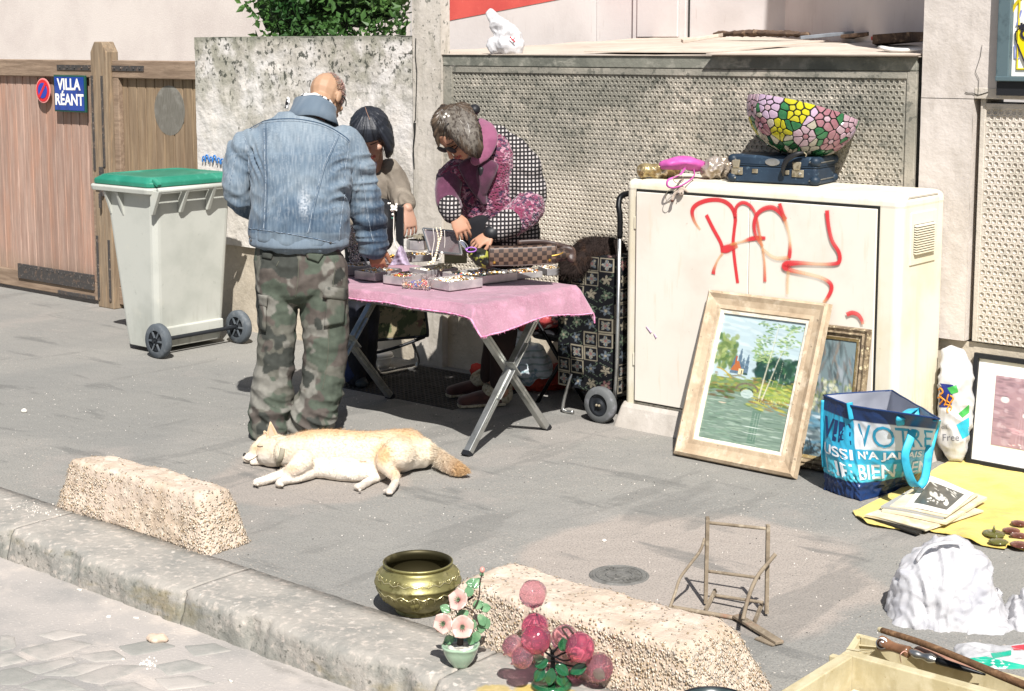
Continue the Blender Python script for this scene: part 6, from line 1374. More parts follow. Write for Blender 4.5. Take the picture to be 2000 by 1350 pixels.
mb=MB(); mb.tube([cfn(0,1),cfn(.5,1),cfn(.94,1),cfn(1,.94),cfn(1,.5),cfn(1,0)],.008,8,4); mb.build('black_edging',m_black,t,smooth=True)
a=G(740,736)+Vector((0,0,.012)); b=G(815,722)+Vector((0,0,.012))
mb=MB(); mb.tube([Q(722,683,8.35),Q(730,712,8.3),a+(b-a)*-.02+Vector((0,0,.02)),a+(b-a)*.1,a.lerp(b,.5),a+(b-a)*.92,b+Vector((0,0,.02)),Q(817,700,8.55),Q(806,668,8.5)],.0095,10,5); mb.build('leg_frame',m_steel,t,smooth=True)
mb=MB(); mb.tube([Q(700,668,8.5),Q(716,690,8.42),Q(770,680,8.42),Q(830,658,8.45)],.009,8,4); mb.build('cross_rail',m_black,t,smooth=True)
t=thing('plastic_tub',G(738,716),'white oval plastic tub with lid on the ground behind the folding chair','tub')
c=G(738,716); mb=MB(); mb.lathe([(.001,0),(.062,0),(.072,.03),(.078,.062),(.085,.064),(.087,.074),(.080,.082),(.001,.084)],c,28); me=None; mb.build('tub_body',m_wpl,t,smooth=True)
mb=MB(); mb.tube([c+Vector((.088*math.cos(a),.088*math.sin(a),.058)) for a in np.linspace(0,6.28,28)[:-1]],.004,6,0,True); mb.build('rim',m_wpl,t,smooth=True)
m_bluebg=mat('dark_blue_cloth','#26304f',[('#5d6b93',('n',70,.6,.7))],rough=.9)
soft('cloth_bundle',[[(684,640,0,14,.05),(682,690,0,20,.08),(690,728,0,24,.1)]],8.15,m_bluebg,amp=.015,orig=G(688,745),label='dark blue cloth bundle with pale dots on the ground beside the left table leg',cat='cloth')
# stool
Ds=7.85
t=thing('folding_stool',G(1095,795),'black folding stool with crossed legs between the second woman and the trolley','stool')
m_bm=mat('black_metal','#17181a',rough=.4,metal=.5)
sb=MB(); limb(sb,[(1035,640,Ds,0,0)][:0] or [(1055,652,Ds,14,.13),(1095,655,Ds,16,.16),(1150,652,Ds,14,.13)],14,3)
sb=MB(); dome(sb,[Q(1048,650,Ds),Q(1100,654,Ds),Q(1150,650,Ds)],[(.03,.13),(.038,.16),(.03,.13)],16,3,_U); me=remesh(sb,.008,2); place(me,'seat',m_black,t)
for P,dd in (([(1040,612),(1098,712),(1156,806)],-.14),([(1135,660),(1090,716),(1046,792)],-.10),([(1058,640),(1100,715),(1135,770)],.14),([(1150,655),(1098,710),(1060,760)],.16)):
    mb=MB(); mb.tube([Q(u,v,Ds+dd) for u,v in P],.010,8); mb.build('leg',m_bm,t,smooth=True)
mb=MB(); mb.tube([Q(1046,792,Ds-.1),Q(1156,806,Ds-.14)],.008,8); mb.build('foot_rail',m_bm,t)
mb=MB(); mb.slab([Q(1093,708,Ds-.17),Q(1102,712,Ds-.17),Q(1102,700,Ds-.17),Q(1095,698,Ds-.17)],.01); mb.build('pivot',m_steel,t)
m_tart=mat('red_checked_bag','#a54546',[('#d2cdc6',('vc',30,.72,.8)),('#4a4a52',('vc',36,.70,.76)),('#c04848',('n',20,.5,.7))],rough=.5)
soft('checked_bag',[[(1010,618,0,12,.06),(1050,622,0,16,.09),(1098,622,0,14,.08)],[(1020,635,0,12,.05),(1085,632,0,10,.05)]],Ds-.05,m_tart,amp=.012,ridge=.006,orig=Q(1050,640,Ds),label='red white and black checked plastic bag on the folding stool',cat='bag')
m_paleb=mat('pale_blue_white_plastic','#cfd6dc',[('#8fa7b8',('n',10,.58,.62)),('#5f8a85',[('w',9,.75,.9,'Z',1)],.5)],rough=.35)
soft('shopping_bag',[[(1010,640,0,14,.04),(1020,690,0,26,.07),(1030,728,0,30,.09)],[(1038,690,0,26,.06),(1060,725,0,24,.07)]],Ds+.18,m_paleb,amp=.012,ridge=.01,orig=Q(1030,750,Ds+.2),label='pale blue and white plastic shopping bag slumped behind the crossed table legs',cat='bag')
m_orr=mat('orange_red_fabric','#a03a28',[('#7d2a1f',('n',8,.45,.65))],rough=.8)
soft('red_bag',[[(1000,745,0,20,.07),(1045,742,0,26,.1),(1090,735,0,26,.09)]],Ds+.22,m_orr,amp=.015,ridge=.008,orig=G(1045,775),label='orange red cloth bag lying on the ground under the folding stool',cat='bag')
soft('red_cloth',[[(930,722,0,12,.05),(950,730,0,12,.05)]],8.25,mat('bright_red_cloth','#b53a30',rough=.8),amp=.01,ridge=.012,orig=G(935,740),label='small bright red crumpled cloth at the wall foot left of the slippers',cat='cloth')
# ---- shopping trolley in tapestry fabric
X=(1.30,1.66); Y=(-.40,-.12); Z=(.13,.79)
t=thing('shopping_trolley',(1.48,-.26,0),'wheeled shopping trolley in black floral tapestry fabric standing beside the utility cabinet','trolley')
def tap(a,b,w=.36,h=.77):   # floral tapestry: framed squares with rosettes
    x=a*w; y=b*h; s=.086; ix,iy=math.floor(x/s),math.floor(y/s); fx,fy=x/s-ix-.5,y/s-iy-.5; bl=(.012,.013,.016); k=(ix*7+iy*13)%5
    e=max(abs(fx),abs(fy)); r=math.hypot(fx,fy); th=math.atan2(fy,fx)
    cream=(.36,.32,.24); pink=(.28,.15,.14); grn=(.14,.19,.13); blue=(.14,.17,.20)
    if k in (0,3):
        if .40<e<.47: return cream
        if r<.28+.08*math.cos(4*th+k): 
            if r<.10: return pink
            return cream if int(th*3+k)%2 else blue
    else:
        if r<.34+.1*math.cos(5*th+k*2)-.05:
            if r<.09: return cream
            if abs(math.sin(th*2.5+k+r*9))<.35: return bl
            return (pink,grn,cream,blue)[(ix+iy*3+k)%4]
        if abs(fx+.42*math.sin(fy*7+k))<.035: return grn
    return bl
def face(fn,w,h,mb,cols,nu,nv):
    b=len(mb.v); mb.grid(fn,nu,nv)
    for j in range(nv+1):
        for i in range(nu+1): cols.append(tap(i/nu*w/.36,j/nv*h/.77))
mb=MB(); cols=[]
bul=lambda a,b:.022*math.sin(math.pi*a)**.6*(.4+.6*math.sin(math.pi*min(1,b*1.02)))+.004*fbm((a*4,b*6,0),1)
face(lambda a,b:(X[0]+(X[1]-X[0])*a,Y[0]-bul(a,b),Z[0]+(Z[1]-Z[0])*b),.36,.77,mb,cols,90,190)
face(lambda a,b:(X[1]+bul(a,b)*.5,Y[0]+(Y[1]-Y[0])*a,Z[0]+(Z[1]-Z[0])*b),.28,.77,mb,cols,70,190)
face(lambda a,b:(X[0]-bul(a,b)*.7,Y[0]+(Y[1]-Y[0])*(1-a),Z[0]+(Z[1]-Z[0])*b),.28,.77,mb,cols,40,100)
face(lambda a,b:(X[0]+(X[1]-X[0])*(1-a),Y[1]+bul(a,b)*.3,Z[0]+(Z[1]-Z[0])*b),.36,.77,mb,cols,40,100)
face(lambda a,b:(X[0]+(X[1]-X[0])*a,Y[0]+(Y[1]-Y[0])*b,Z[1]+.02*math.sin(3.14*a)*math.sin(3.14*b)),.36,.28,mb,cols,40,30)
face(lambda a,b:(X[0]+(X[1]-X[0])*a,Y[0]+(Y[1]-Y[0])*(1-b),Z[0]),.36,.28,mb,cols,10,10)
cols=[tuple(q*(.42+.45*max(0,min(1,.5+1.6*noise.noise(p_*6)))) for q in c_) for c_,p_ in zip(cols,mb.v)]; mb.c=cols; mb.build('fabric_bag',mat('tapestry','#fff',[],attr=True,rough=.95,bump=[(('n',300,.2,.8),.4,.001)],spec=.15),t,smooth=True)
for y in (-.44,-.08):
    mb=MB(); mb.tube([(1.675,y,.05),(1.69,y,.30),(1.70,y,.98)],.010,8); mb.build('frame_tube',m_steel,t,smooth=True)
mb=MB(); hx_=1.70; mb.tube([(hx_,-.44,.90),(hx_,-.44,1.0),(hx_-.015,-.43,1.06),(hx_-.02,-.38,1.10),(hx_-.02,-.14,1.10),(hx_-.015,-.09,1.06),(hx_,-.08,1.0)],.014,10,4); mb.build('handle',m_bm,t,smooth=True)
mb=MB(); mb.tube([(1.62,-.46,.09),(1.62,-.05,.09)],.008,8); mb.build('axle',m_bm,t)
for y in (-.475,-.045):
    o=wheel((1.62,y,.088),.088,.045,(0,1,0),mat('grey_tyre','#5b5d5d',[('#76767a',('n',20,.5,.7))],rough=.8) if y<-.4 else m_tyre,m_hub,t)
    if y<-.4:
        for dz in (-.008,.008): mb=MB(); mb.ball((1.62+dz,y-.022,.088),.007,8,5); mb.build('axle_nut',m_nick,o)
mb=MB(); mb.tube([(1.40,-.42,.20),(1.36,-.43,.06),(1.36,-.43,.012),(1.42,-.43,.012)],.009,8,4); mb.build('support_foot',m_steel,t,smooth=True)
mb=MB(); mb.tube([(1.40,-.12,.20),(1.36,-.11,.06),(1.36,-.11,.012),(1.42,-.11,.012)],.009,8,4); mb.build('support_foot',m_steel,t,smooth=True)
# dark fur heaped on the trolley
m_fur=mat('dark_brown_fur','#221a17',[('#3d2c22',('n',14,.5,.68))],rough=.9,spec=.2)
Dt=(Vector((1.45,-.30,0))-CAMLOC).dot(_FH)
mb=MB(); dome(mb,[Q(1116,532,Dt-.12),Q(1132,508,Dt-.05),Q(1162,490,Dt),Q(1200,492,Dt)],[(.035,.06),(.060,.1),(.075,.12),(.065,.1)],14,4,_U); me=remesh(mb,.008,2,lambda c,n:.02*noise.noise(c*14)); Bf=bvh(me); vs=[(v.co.copy(),v.normal.copy()) for v in me.vertices]
o=place(me,'fur_garment',m_fur,orig=Q(1160,520,Dt),label='dark brown fur garment heaped on top of the tapestry trolley',cat='fur')
def fur(vs,n,L_,wd,m,pt,seed,dirf,name='fur',colf=None):
    rr=random.Random(seed); mb=MB(); cols=[]
    for k in range(n):
        p,nr=rr.choice(vs); g=dirf(p,nr); a=(nr*.55+g+Vector((rr.gauss(0,.22),rr.gauss(0,.22),rr.gauss(0,.22)))).normalized(); s_=a.cross(nr+Vector((rr.gauss(0,.3),rr.gauss(0,.3),rr.gauss(0,.3))))
        if s_.length<1e-4: continue
        s_.normalize(); l=L_*(.6+.7*rr.random()); p=p+Vector((rr.gauss(0,.002),rr.gauss(0,.002),rr.gauss(0,.002))); q=p+a*l*.6+nr*l*.05; e=p+(a*.9+g*.4).normalized()*l
        mb.add([p-s_*wd,p+s_*wd,q+s_*wd*.6,q-s_*wd*.6,e],[(0,1,2,3),(3,2,4)])
        if colf: c=colf(p); j=.95+.1*rr.random(); cols+=[(c[0]*j,c[1]*j,c[2]*j)]*5
    if colf: mb.c=cols
    return mb.build(name,m,pt,kind='stuff')
fur(vs,4500,.022,.0009,m_fur,o,5,lambda p,n:Vector((0,0,-.4)))
# white plastic bag blown on the wall top
m_film=mat('white_plastic_film','#d6d5d6',[('#c6c6c9',('n',8,.5,.7))],rough=.22,spec=.6,translucent=.3,alpha=.93,bump=[(('n',26,.3,.7,(1,1,.5)),.35,.006),(('v',14,.0,.7),.3,.006)])
Dl=(V(985,100,-.04)-CAMLOC).dot(_FH); m_redink=mat('red_print','#b93a44',rough=.5)
o=soft('plastic_bag',[[(962,88,0,18,.03),(985,86,0,22,.05),(1012,90,0,16,.04)],[(985,66,0,24,.04),(968,45,0,14,.02),(957,24,0,8,.010)],[(990,60,0,16,.03),(1010,74,0,14,.03)]],Dl,m_film,vox=.005,amp=.012,ridge=.012,fr=13,orig=V(985,103,-.04),label='white plastic carrier bag with handle blown upright on the wall top',cat='plastic bag')
mb=MB(); mb.tube([Q(u,v,Dl-.06) for u,v in [(996,72),(1001,78),(1006,82)]],.004,5,3); mb.tube([Q(u,v,Dl-.06) for u,v in [(1005,74),(1001,79)]],.003,5); mb.build('red_mark',m_redink,o)

# ================================================================ PICTURES, BAGS AND CLOTH ON THE RIGHT
def pframe(t,O_,ex,ey,w_,h_,prof,nm='frame_side'):
    """mitred picture frame: prof rows (inset, height above back, material) from outside in"""
    n=ex.cross(ey).normalized(); cs=[(0,0),(w_,0),(w_,h_),(0,h_)]
    def pt(i,ins,z):
        x,y=cs[i]; x=x+ins if x==0 else x-ins; y=y+ins if y==0 else y-ins
        return O_+ex*x+ey*y+n*z
    for i in range(4):
        j=(i+1)%4; mb=MB(); pts=[(0,0)]+[(a,b) for a,b,_ in prof]+[(prof[-1][0],0)]
        k=len(pts); nsub=24; R=[]
        for q in range(nsub+1):
            tt=q/nsub; R.append([pt(i,a,b).lerp(pt(j,a,b),tt)+n*(.0012*fbm((tt*9,i*3+a*40,b*60),2)) for a,b in pts])
        mb.rings(R,False,True)
        o=mb.build(nm,[p[2] for p in prof][0],t)
        ms=[]; 
        for p in prof:
            if p[2] not in ms: ms.append(p[2])
        o.data.materials.clear(); [o.data.materials.append(q) for q in ms]
        segm=[0]+[ms.index(prof[min(s_,len(prof)-1)][2]) for s_ in range(len(prof)-1)]+[len(ms)-1,0]
        for fi in range(nsub*k): o.data.polygons[fi].material_index=segm[fi%k]
    return n
def canvas(t,O_,ex,ey,w_,h_,img,z,name,m):
    H_,W_,_=img.shape; n=ex.cross(ey).normalized(); mb=MB(); mb.v=[O_+ex*(w_*i/(W_-1))+ey*(h_*(1-j/(H_-1)))+n*z for j in range(H_) for i in range(W_)]
    mb.f=[(j*W_+i,(j+1)*W_+i,(j+1)*W_+i+1,j*W_+i+1) for j in range(H_-1) for i in range(W_-1)]
    mb.c=img.reshape(-1,3); return mb.build(name,m,t)
class Paint:
    def __init__(s,W_,H_,seed): s.W,s.H=W_,H_; s.im=np.zeros((H_,W_,3)); s.r=np.random.default_rng(seed); s.yy,s.xx=np.mgrid[0:H_,0:W_]; s.x=s.xx/(W_-1); s.y=s.yy/(H_-1)
    def fill(s,mask,c,al=1.): m=(np.clip(mask,0,1)*al)[...,None]; s.im[:]=s.im*(1-m)+np.array(L(c))*m
    def dab(s,cx,cy,rx,ry,c,al=.8,ang=0,jit=.12):
        dx=s.x-cx; dy=(s.y-cy)*s.H/s.W; ca,sa=math.cos(ang),math.sin(ang); a=dx*ca+dy*sa; b=-dx*sa+dy*ca
        m=np.clip(1.6-((a/rx)**2+(b/ry)**2)*1.6,0,1)*al; j=1+jit*s.r.normal(); s.im[:]=s.im*(1-m[...,None])+np.clip(np.array(L(c))*j,0,1)*m[...,None]
    def dabs(s,n,x0,x1,y0,y1,rx,ry,cs,al=.7,ang=(0,3.14),cond=None):
        for _ in range(n):
            x,y=s.r.uniform(x0,x1),s.r.uniform(y0,y1)
            if cond and not cond(x,y): continue
            s.dab(x,y,rx*s.r.uniform(.6,1.3),ry*s.r.uniform(.6,1.3),cs[s.r.integers(len(cs))],al,s.r.uniform(*ang))
    def line(s,P,w0,w1,c,al=.9):
        n=40
        for k in range(len(P)-1):
            for q in range(n):
                t_=q/n; x=P[k][0]+(P[k+1][0]-P[k][0])*t_; y=P[k][1]+(P[k+1][1]-P[k][1])*t_; tt=(k+t_)/(len(P)-1); w_=w0+(w1-w0)*tt; s.dab(x,y,w_,w_,c,al*.5,0,.05)
m_oil=mat('oil_painting','#fff',[],attr=True,rough=.45,spec=.4,bump=[(('n',90,.2,.8),.15,.001)]); m_print=mat('printed_paper','#fff',[],attr=True,rough=.35,spec=.4)
# invented pond landscape with cottage, little bridge and birch trees
p=Paint(150,210,1)
p.fill(np.ones_like(p.x),'#9fb0b4'); p.dabs(120,0,1,0,.42,.10,.02,['#aab9bb','#94a6ac','#b4bebb'],.35,(0,.3))
p.dabs(90,.0,.24,.17,.42,.05,.030,['#5c7040','#73844c','#44603a','#8a9560'],.8)
for cx,h,w_ in ((.25,.13,.045),(.305,.19,.04),(.35,.12,.04),(.40,.15,.036)):
    p.fill((np.abs(p.x-cx)<w_*np.sqrt(np.clip((p.y-(.45-h))/h,0,1))*.8)&(p.y>.45-h)&(p.y<.46),'#4b6070',.9); p.dabs(14,cx-.02,cx+.02,.45-h*.7,.45,.010,.02,['#3f5565','#5a7080'],.5,(1.3,1.8))
p.dabs(200,.52,1.0,.30,.54,.055,.030,['#223c30','#2b4c38','#1c332b','#345a3c','#203f38'],.85,(0,3))
p.dabs(330,.42,1.0,.03,.27,.026,.009,['#6f8a50','#83995f','#557447','#93a56f','#456a48'],.75,(-.4,.4),lambda x,y:math.sin(x*23+y*9)+math.sin(y*47)>-.5)
p.dabs(120,.46,.70,.24,.34,.022,.009,['#7f9560','#5f7f52','#9aa978'],.7,(-.4,.4))
p.fill(((p.y>.50)&(p.y<.62)),'#5f7443',.9); p.dabs(160,0,1,.47,.60,.04,.012,['#6d7c3a','#8f9145','#77663a','#56703a'],.7,(-.2,.2)); p.dabs(120,.55,1,.52,.66,.05,.012,['#8a963f','#a4a04c','#6a8238','#9da85c'],.7,(-.1,.3))
for k in range(20): p.dab(.05+.010*k,.435+.0006*k*k*.3,.018,.008,'#9d8a3a',.8)
tri=(p.y>.36)&(p.y<.44)&(np.abs(p.x-.285)<.012+.75*(p.y-.36)); p.fill(tri,'#a05c2e',.95); p.fill((np.abs(p.x-.262)<.012)&(p.y>.325)&(p.y<.38),'#96502c',.95)
p.fill((np.abs(p.x-.345)<.030)&(p.y>.42)&(p.y<.46),'#cdc49a',.9); p.fill((np.abs(p.x-.352)<.008)&(p.y>.43)&(p.y<.46),'#3f3a2c',.9); p.dab(.40,.455,.035,.014,'#223c2c',.95)
wat=(p.y>.60+.10*np.clip(p.x-.45,0,1)); p.fill(wat.astype(float),'#66796a',.95)
p.dabs(240,0,1,.62,1.0,.075,.006,['#80937f','#566c58','#93a392','#45594a','#a3b0a3'],.5,(-.03,.03),lambda x,y:y>.61+.10*max(0,x-.45))
p.dabs(70,.0,.30,.57,.66,.05,.010,['#42542f','#5f4a33','#566a38'],.7,(-.1,.1)); p.dabs(60,.50,1,.62,.72,.06,.010,['#7d6038','#8d9040','#566a38','#a4a04c'],.7,(0,.25))
for k in range(36):
    a_=math.pi*k/35; p.dab(.46-.13*math.cos(a_),.575-.050*math.sin(a_),.016,.012,'#67604f',.9); p.dab(.46-.075*math.cos(a_),.59-.030*math.sin(a_),.008,.006,'#2f3a33',.8)
p.fill((((p.x-.47)/.075)**2+((p.y-.605)/.034)**2<1),'#a3b2ac',.9); p.dabs(12,.42,.53,.59,.62,.04,.004,['#b9c4bd','#8fa29b'],.7,(-.05,.05))
for P_,w_ in (([(.62,.62),(.635,.45),(.66,.25),(.68,.05)],.011),([(.66,.63),(.70,.50),(.75,.33),(.79,.22)],.009),([(.80,.52),(.82,.25),(.84,.06)],.004),([(.86,.52),(.87,.34)],.003),([(.74,.52),(.76,.40)],.003)): p.line(P_,w_*1.2,w_*.5,'#bdbba5',.9); p.line([(a_+.007,b_) for a_,b_ in P_],w_*.45,w_*.25,'#565847',.6)
p.dabs(50,.55,.95,.60,.67,.012,.004,['#b3aa5c','#8a963f','#c4bf7c'],.7,(1.2,1.9))
p.fill(((np.abs(p.x-.63)<.05)&(p.y>.72)&(p.y<.98)),'#3f6350',.45); p.dabs(60,.05,.42,.68,.97,.006,.05,['#6f8f78','#94aa98'],.35,(1.5,1.6)); p.dab(.20,.70,.06,.007,'#c4b39c',.85)
for k in range(3): p.line([(.62+.03*k,.74),(.62+.03*k,.96)],.005,.004,'#c3ccc2',.5)
p.dab(.60,.85,.15,.004,'#cdd6cd',.8); p.dab(.62,.90,.12,.003,'#cdd6cd',.7)
m_fw=mat('bleached_frame_wood','#b3a086',[('#9f8b72',('n',12,.4,.65)),('#c3b39b',('n',20,.5,.7)),('#837460',('n',40,.62,.70))],rough=.7,bump=[(('n',50,.2,.8),.2,.002)]); m_fin=mat('ivory_slip','#ddd6c6',[('#c4bba6',('n',30,.5,.7))],rough=.6)
def leaning(BL,BR,TL,TR):
    ex=(BR-BL); w_=ex.length; ex.normalize(); up=((TL-BL)+(TR-BR))/2; up=up-ex*up.dot(ex)*1.0; h_=up.length; ey=up.normalized(); return BL,ex,ey,w_,h_
BL,BR=G(1320,889),G(1557,937); TL,TR=V(1393,563,.475),V(1628,600,.475)
# keep the slight racking of the real frame by following its measured corners
O_,ex,ey,w_,h_=leaning(BL,BR,TL,TR); 
t=thing('framed_painting',(BL+BR)/2,'large pond landscape painting in a bleached wooden frame leaning on the cabinet doors','painting')
n=pframe(t,O_,ex,ey,w_,h_,[(.004,.030,m_fw),(.016,.040,m_fw),(.035,.030,m_fw),(.062,.024,m_fw),(.080,.026,m_fw),(.084,.020,m_fin),(.098,.016,m_fin)])
canvas(t,O_+ex*.097+ey*.097,ex,ey,w_-.194,h_-.194,p.im,.006,'canvas',m_oil)
MB().slab([O_+ex*.01+ey*.01,O_+ex*(w_-.01)+ey*.01,O_+ex*(w_-.01)+ey*(h_-.01),O_+ex*.01+ey*(h_-.01)],.012).build('backing_board',m_oldwood,t)
# second painting
p=Paint(70,84,5); p.fill(np.ones_like(p.x),'#6f7f82'); p.dabs(160,0,1,0,.55,.10,.02,['#5a5f60','#7a6a5c','#4d6470','#8f959a','#3f4a4c'],.6,(1.0,2.0)); p.dabs(220,0,1,.35,.62,.03,.02,['#8f9a6a','#b5b590','#5f6f48','#cfd0b8','#4a5a3a'],.7); p.dabs(160,0,1,.62,1,.08,.02,['#4a7f9a','#6f9aae','#3a5f70','#c3ced2','#2f3f48'],.6,(-.2,.2)); p.dabs(40,0,1,.9,1,.08,.02,['#1f2428','#30383a'],.8)
m_ant=mat('antique_silver_frame','#8a7a62',[('#5f5140',('n',30,.42,.6)),('#c2b594',('n',44,.56,.66))],rough=.6,bump=[(('n',60,.2,.8),.5,.004)]); m_ant2=mat('antique_gold_slip','#a08a5c',[('#cfc29a',('n',50,.5,.7))],rough=.45,metal=.4)
BL,BR=Vector((2.55,-.575,0)),Vector((3.03,-.555,0)); TRp=V(1706,645,.468); TL=Vector((TRp.x-.48,-.468,TRp.z)); O_,ex,ey,w_,h_=leaning(BL,BR,TL,TRp)
t=thing('framed_painting',(BL+BR)/2,'smaller mountain landscape in a worn carved grey gold frame, standing behind the pond painting','painting')
pframe(t,O_,ex,ey,w_,h_,[(.003,.018,m_ant),(.010,.030,m_ant),(.022,.022,m_ant),(.030,.028,m_ant),(.042,.014,m_ant),(.048,.016,m_ant2),(.060,.010,m_ant2)])
canvas(t,O_+ex*.059+ey*.059,ex,ey,w_-.118,h_-.118,p.im,.005,'canvas',m_oil)
MB().slab([O_+ex*.01+ey*.01,O_+ex*(w_-.01)+ey*.01,O_+ex*(w_-.01)+ey*(h_-.01),O_+ex*.01+ey*(h_-.01)],.010).build('backing_board',m_oldwood,t)
# black framed photograph print at the right edge
p=Paint(110,130,8); p.fill(np.ones_like(p.x),'#937079'); p.dabs(220,0,1,0,1,.05,.04,['#7f5866','#a88a94','#bda8b0','#6d4a5a','#8f6a76'],.45); 
for k in range(9):
    p.line([(.25+.02*k,.95),(.30+.01*k,.45-.02*k),(.55,.12-.0*k),(.85,.30)],.006,.004,'#d8c6cc' if k%2 else '#6e4656',.5)
p.dabs(40,.5,.9,.0,.25,.05,.012,['#d9cbd0','#c2aab2'],.6,(.3,.9)); p.dabs(60,.0,.2,.0,.9,.02,.06,['#5c3a48','#83606c'],.5,(1.5,1.7))
for cx,cy,r in ((.12,.33,.055),(.36,.52,.04),(.45,.60,.033),(.52,.66,.022),(.57,.70,.016)):
    p.dab(cx,cy,r,r*1.15,'#e8dfe0',.95); p.dab(cx,cy-.045,r*.9,.010,'#35222b',.9); p.line([(cx,cy+.05),(cx+.01,.95)],.006,.006,'#4a2e3a',.7)
p.dabs(30,.2,.4,.72,.80,.04,.012,['#c9a2ac','#b78590'],.7,(0,.1)); p.dabs(40,.55,.9,.80,.97,.02,.03,['#2c1f28','#4a3640'],.8); p.dabs(12,.2,.6,.92,.98,.02,.01,['#d66a6a','#e0d0d0'],.8); p.im[:]=p.im*.85+.10*np.array([1,.92,.96])
for k in range(6): p.line([(.62+.05*k,1.0),(.63+.045*k,.55-.02*k),(.70+.03*k,.38)],.004,.003,'#5f3a48',.5)
BL=G(1889,893); BL.y=-.035; BL.x=V(1889,893,.035).x; TLp=V(1920,700,-.01)
ex=Vector((1,-.03,0)).normalized(); ey=(Vector((BL.x+.02,TLp.y,TLp.z))-BL); ey.normalize(); ey=(ey-ex*ey.dot(ex)).normalized(); w_=.62; h_=.485
t=thing('framed_print',BL,'black framed lilac print of an arcade with globe lamps, cut by the right edge','framed picture')
pframe(t,BL,ex,ey,w_,h_,[(.001,.020,m_black),(.022,.020,m_black),(.023,.012,m_black)])
m_mat=mat('white_mount','#e3e0da',rough=.6); n=ex.cross(ey).normalized()
MB().slab([BL+ex*.02+ey*.02+n*.009,BL+ex*(w_-.02)+ey*.02+n*.009,BL+ex*(w_-.02)+ey*(h_-.02)+n*.009,BL+ex*.02+ey*(h_-.02)+n*.009],.008).build('mount',m_mat,t)
canvas(t,BL+ex*.105+ey*.10,ex,ey,.40,h_-.185,p.im,.011,'print',m_print)
# white carrier bag with blue and orange emblem between cabinet and print
Dw=(V(1862,893,.06)-CAMLOC).dot(_FH)
mw=MB(); limb(mw,[(1864,690,Dw+.02,26,.03),(1868,740,Dw,34,.05),(1866,800,Dw,34,.07),(1862,850,Dw,33,.08),(1862,878,Dw,24,.07)],18,5)
me=remesh(mw,.005,2,lambda c,n:.010*noise.noise(c*13)+.010*(-2*abs(noise.noise(c*17+Vector((3,0,0))))+.5)); Bw=bvh(me)
t=place(me,'carrier_bag',m_film,orig=G(1862,893),label='tall white carrier bag with blue and orange emblem and the word Free, beside the print',cat='plastic bag')
m_bluei=mat('navy_print','#1f2b6e',rough=.5); m_ori=mat('orange_print','#d98a2a',rough=.5); m_cyi=mat('cyan_print','#2aa3c0',rough=.5); m_grni=mat('green_print','#3f9a4a',rough=.5); m_inkg=mat('grey_print','#6b6b73',rough=.5)
def decal(B,poly,m,par,name,lift=.002,n=8):
    mb=MB(); P=[Vector((*q,0)) for q in poly]
    def f(a,b):
        q=P[0].lerp(P[1],a).lerp(P[3].lerp(P[2],a),b); d=ray(q.x,q.y).normalized(); h=B.ray_cast(CAMLOC,d); return (h[0]-d*lift) if h[0] is not None else None
    g=[[f(i/n,j/n) for i in range(n+1)] for j in range(n+1)]
    for j in range(n):
        for i in range(n):
            q=[g[j][i],g[j][i+1],g[j+1][i+1],g[j+1][i]]
            if all(x is not None for x in q) and max((q[0]-q[2]).length,(q[1]-q[3]).length)<.08: mb.add(q,[(0,1,2,3)])
    if mb.f: return mb.build(name,m,par)
def dtext(B,s,u,v,size,m,par,name,D0,sl=0.,lift=.002,bold=0):
    vs,fs=text2d(s,1,bold); mb=MB(); out=[]
    for x,y in vs:
        uu=u+x*size; vv=v-y*size+x*size*sl; d=ray(uu,vv).normalized(); h=B.ray_cast(CAMLOC,d); out.append((h[0]-d*lift) if h[0] is not None else Q(uu,vv,D0))
    mb.add(out,fs); return mb.build(name,m,par)
decal(Bw,[(1828,748),(1862,752),(1858,796),(1826,796)],m_bluei,t,'blue_panel'); [MB().tube(onto(Bw,P_,.002),.0035,5).build('orange_figure',m_ori,t) for P_ in ([(1832,764),(1838,758),(1842,766),(1836,772),(1842,780),(1836,790)],[(1830,778),(1838,776),(1848,784),(1845,792)],[(1853,770),(1850,782),(1856,788),(1850,800),(1852,806)],[(1848,790),(1858,794),(1857,803)],[(1856,772),(1862,778),(1857,786)]) if len(onto(Bw,P_,.002))>3]
decal(Bw,[(1850,758),(1868,752),(1872,766),(1858,770)],m_grni,t,'green_leaf',.003); decal(Bw,[(1868,830),(1893,815),(1893,850),(1880,858)],m_cyi,t,'cyan_wave'); decal(Bw,[(1872,808),(1893,790),(1893,806),(1880,816)],m_grni,t,'green_wave')
dtext(Bw,'y Free',1826,861,19,m_inkg,t,'lettering',Dw); dtext(Bw,'eill',1838,838,13,m_inkg,t,'lettering',Dw)
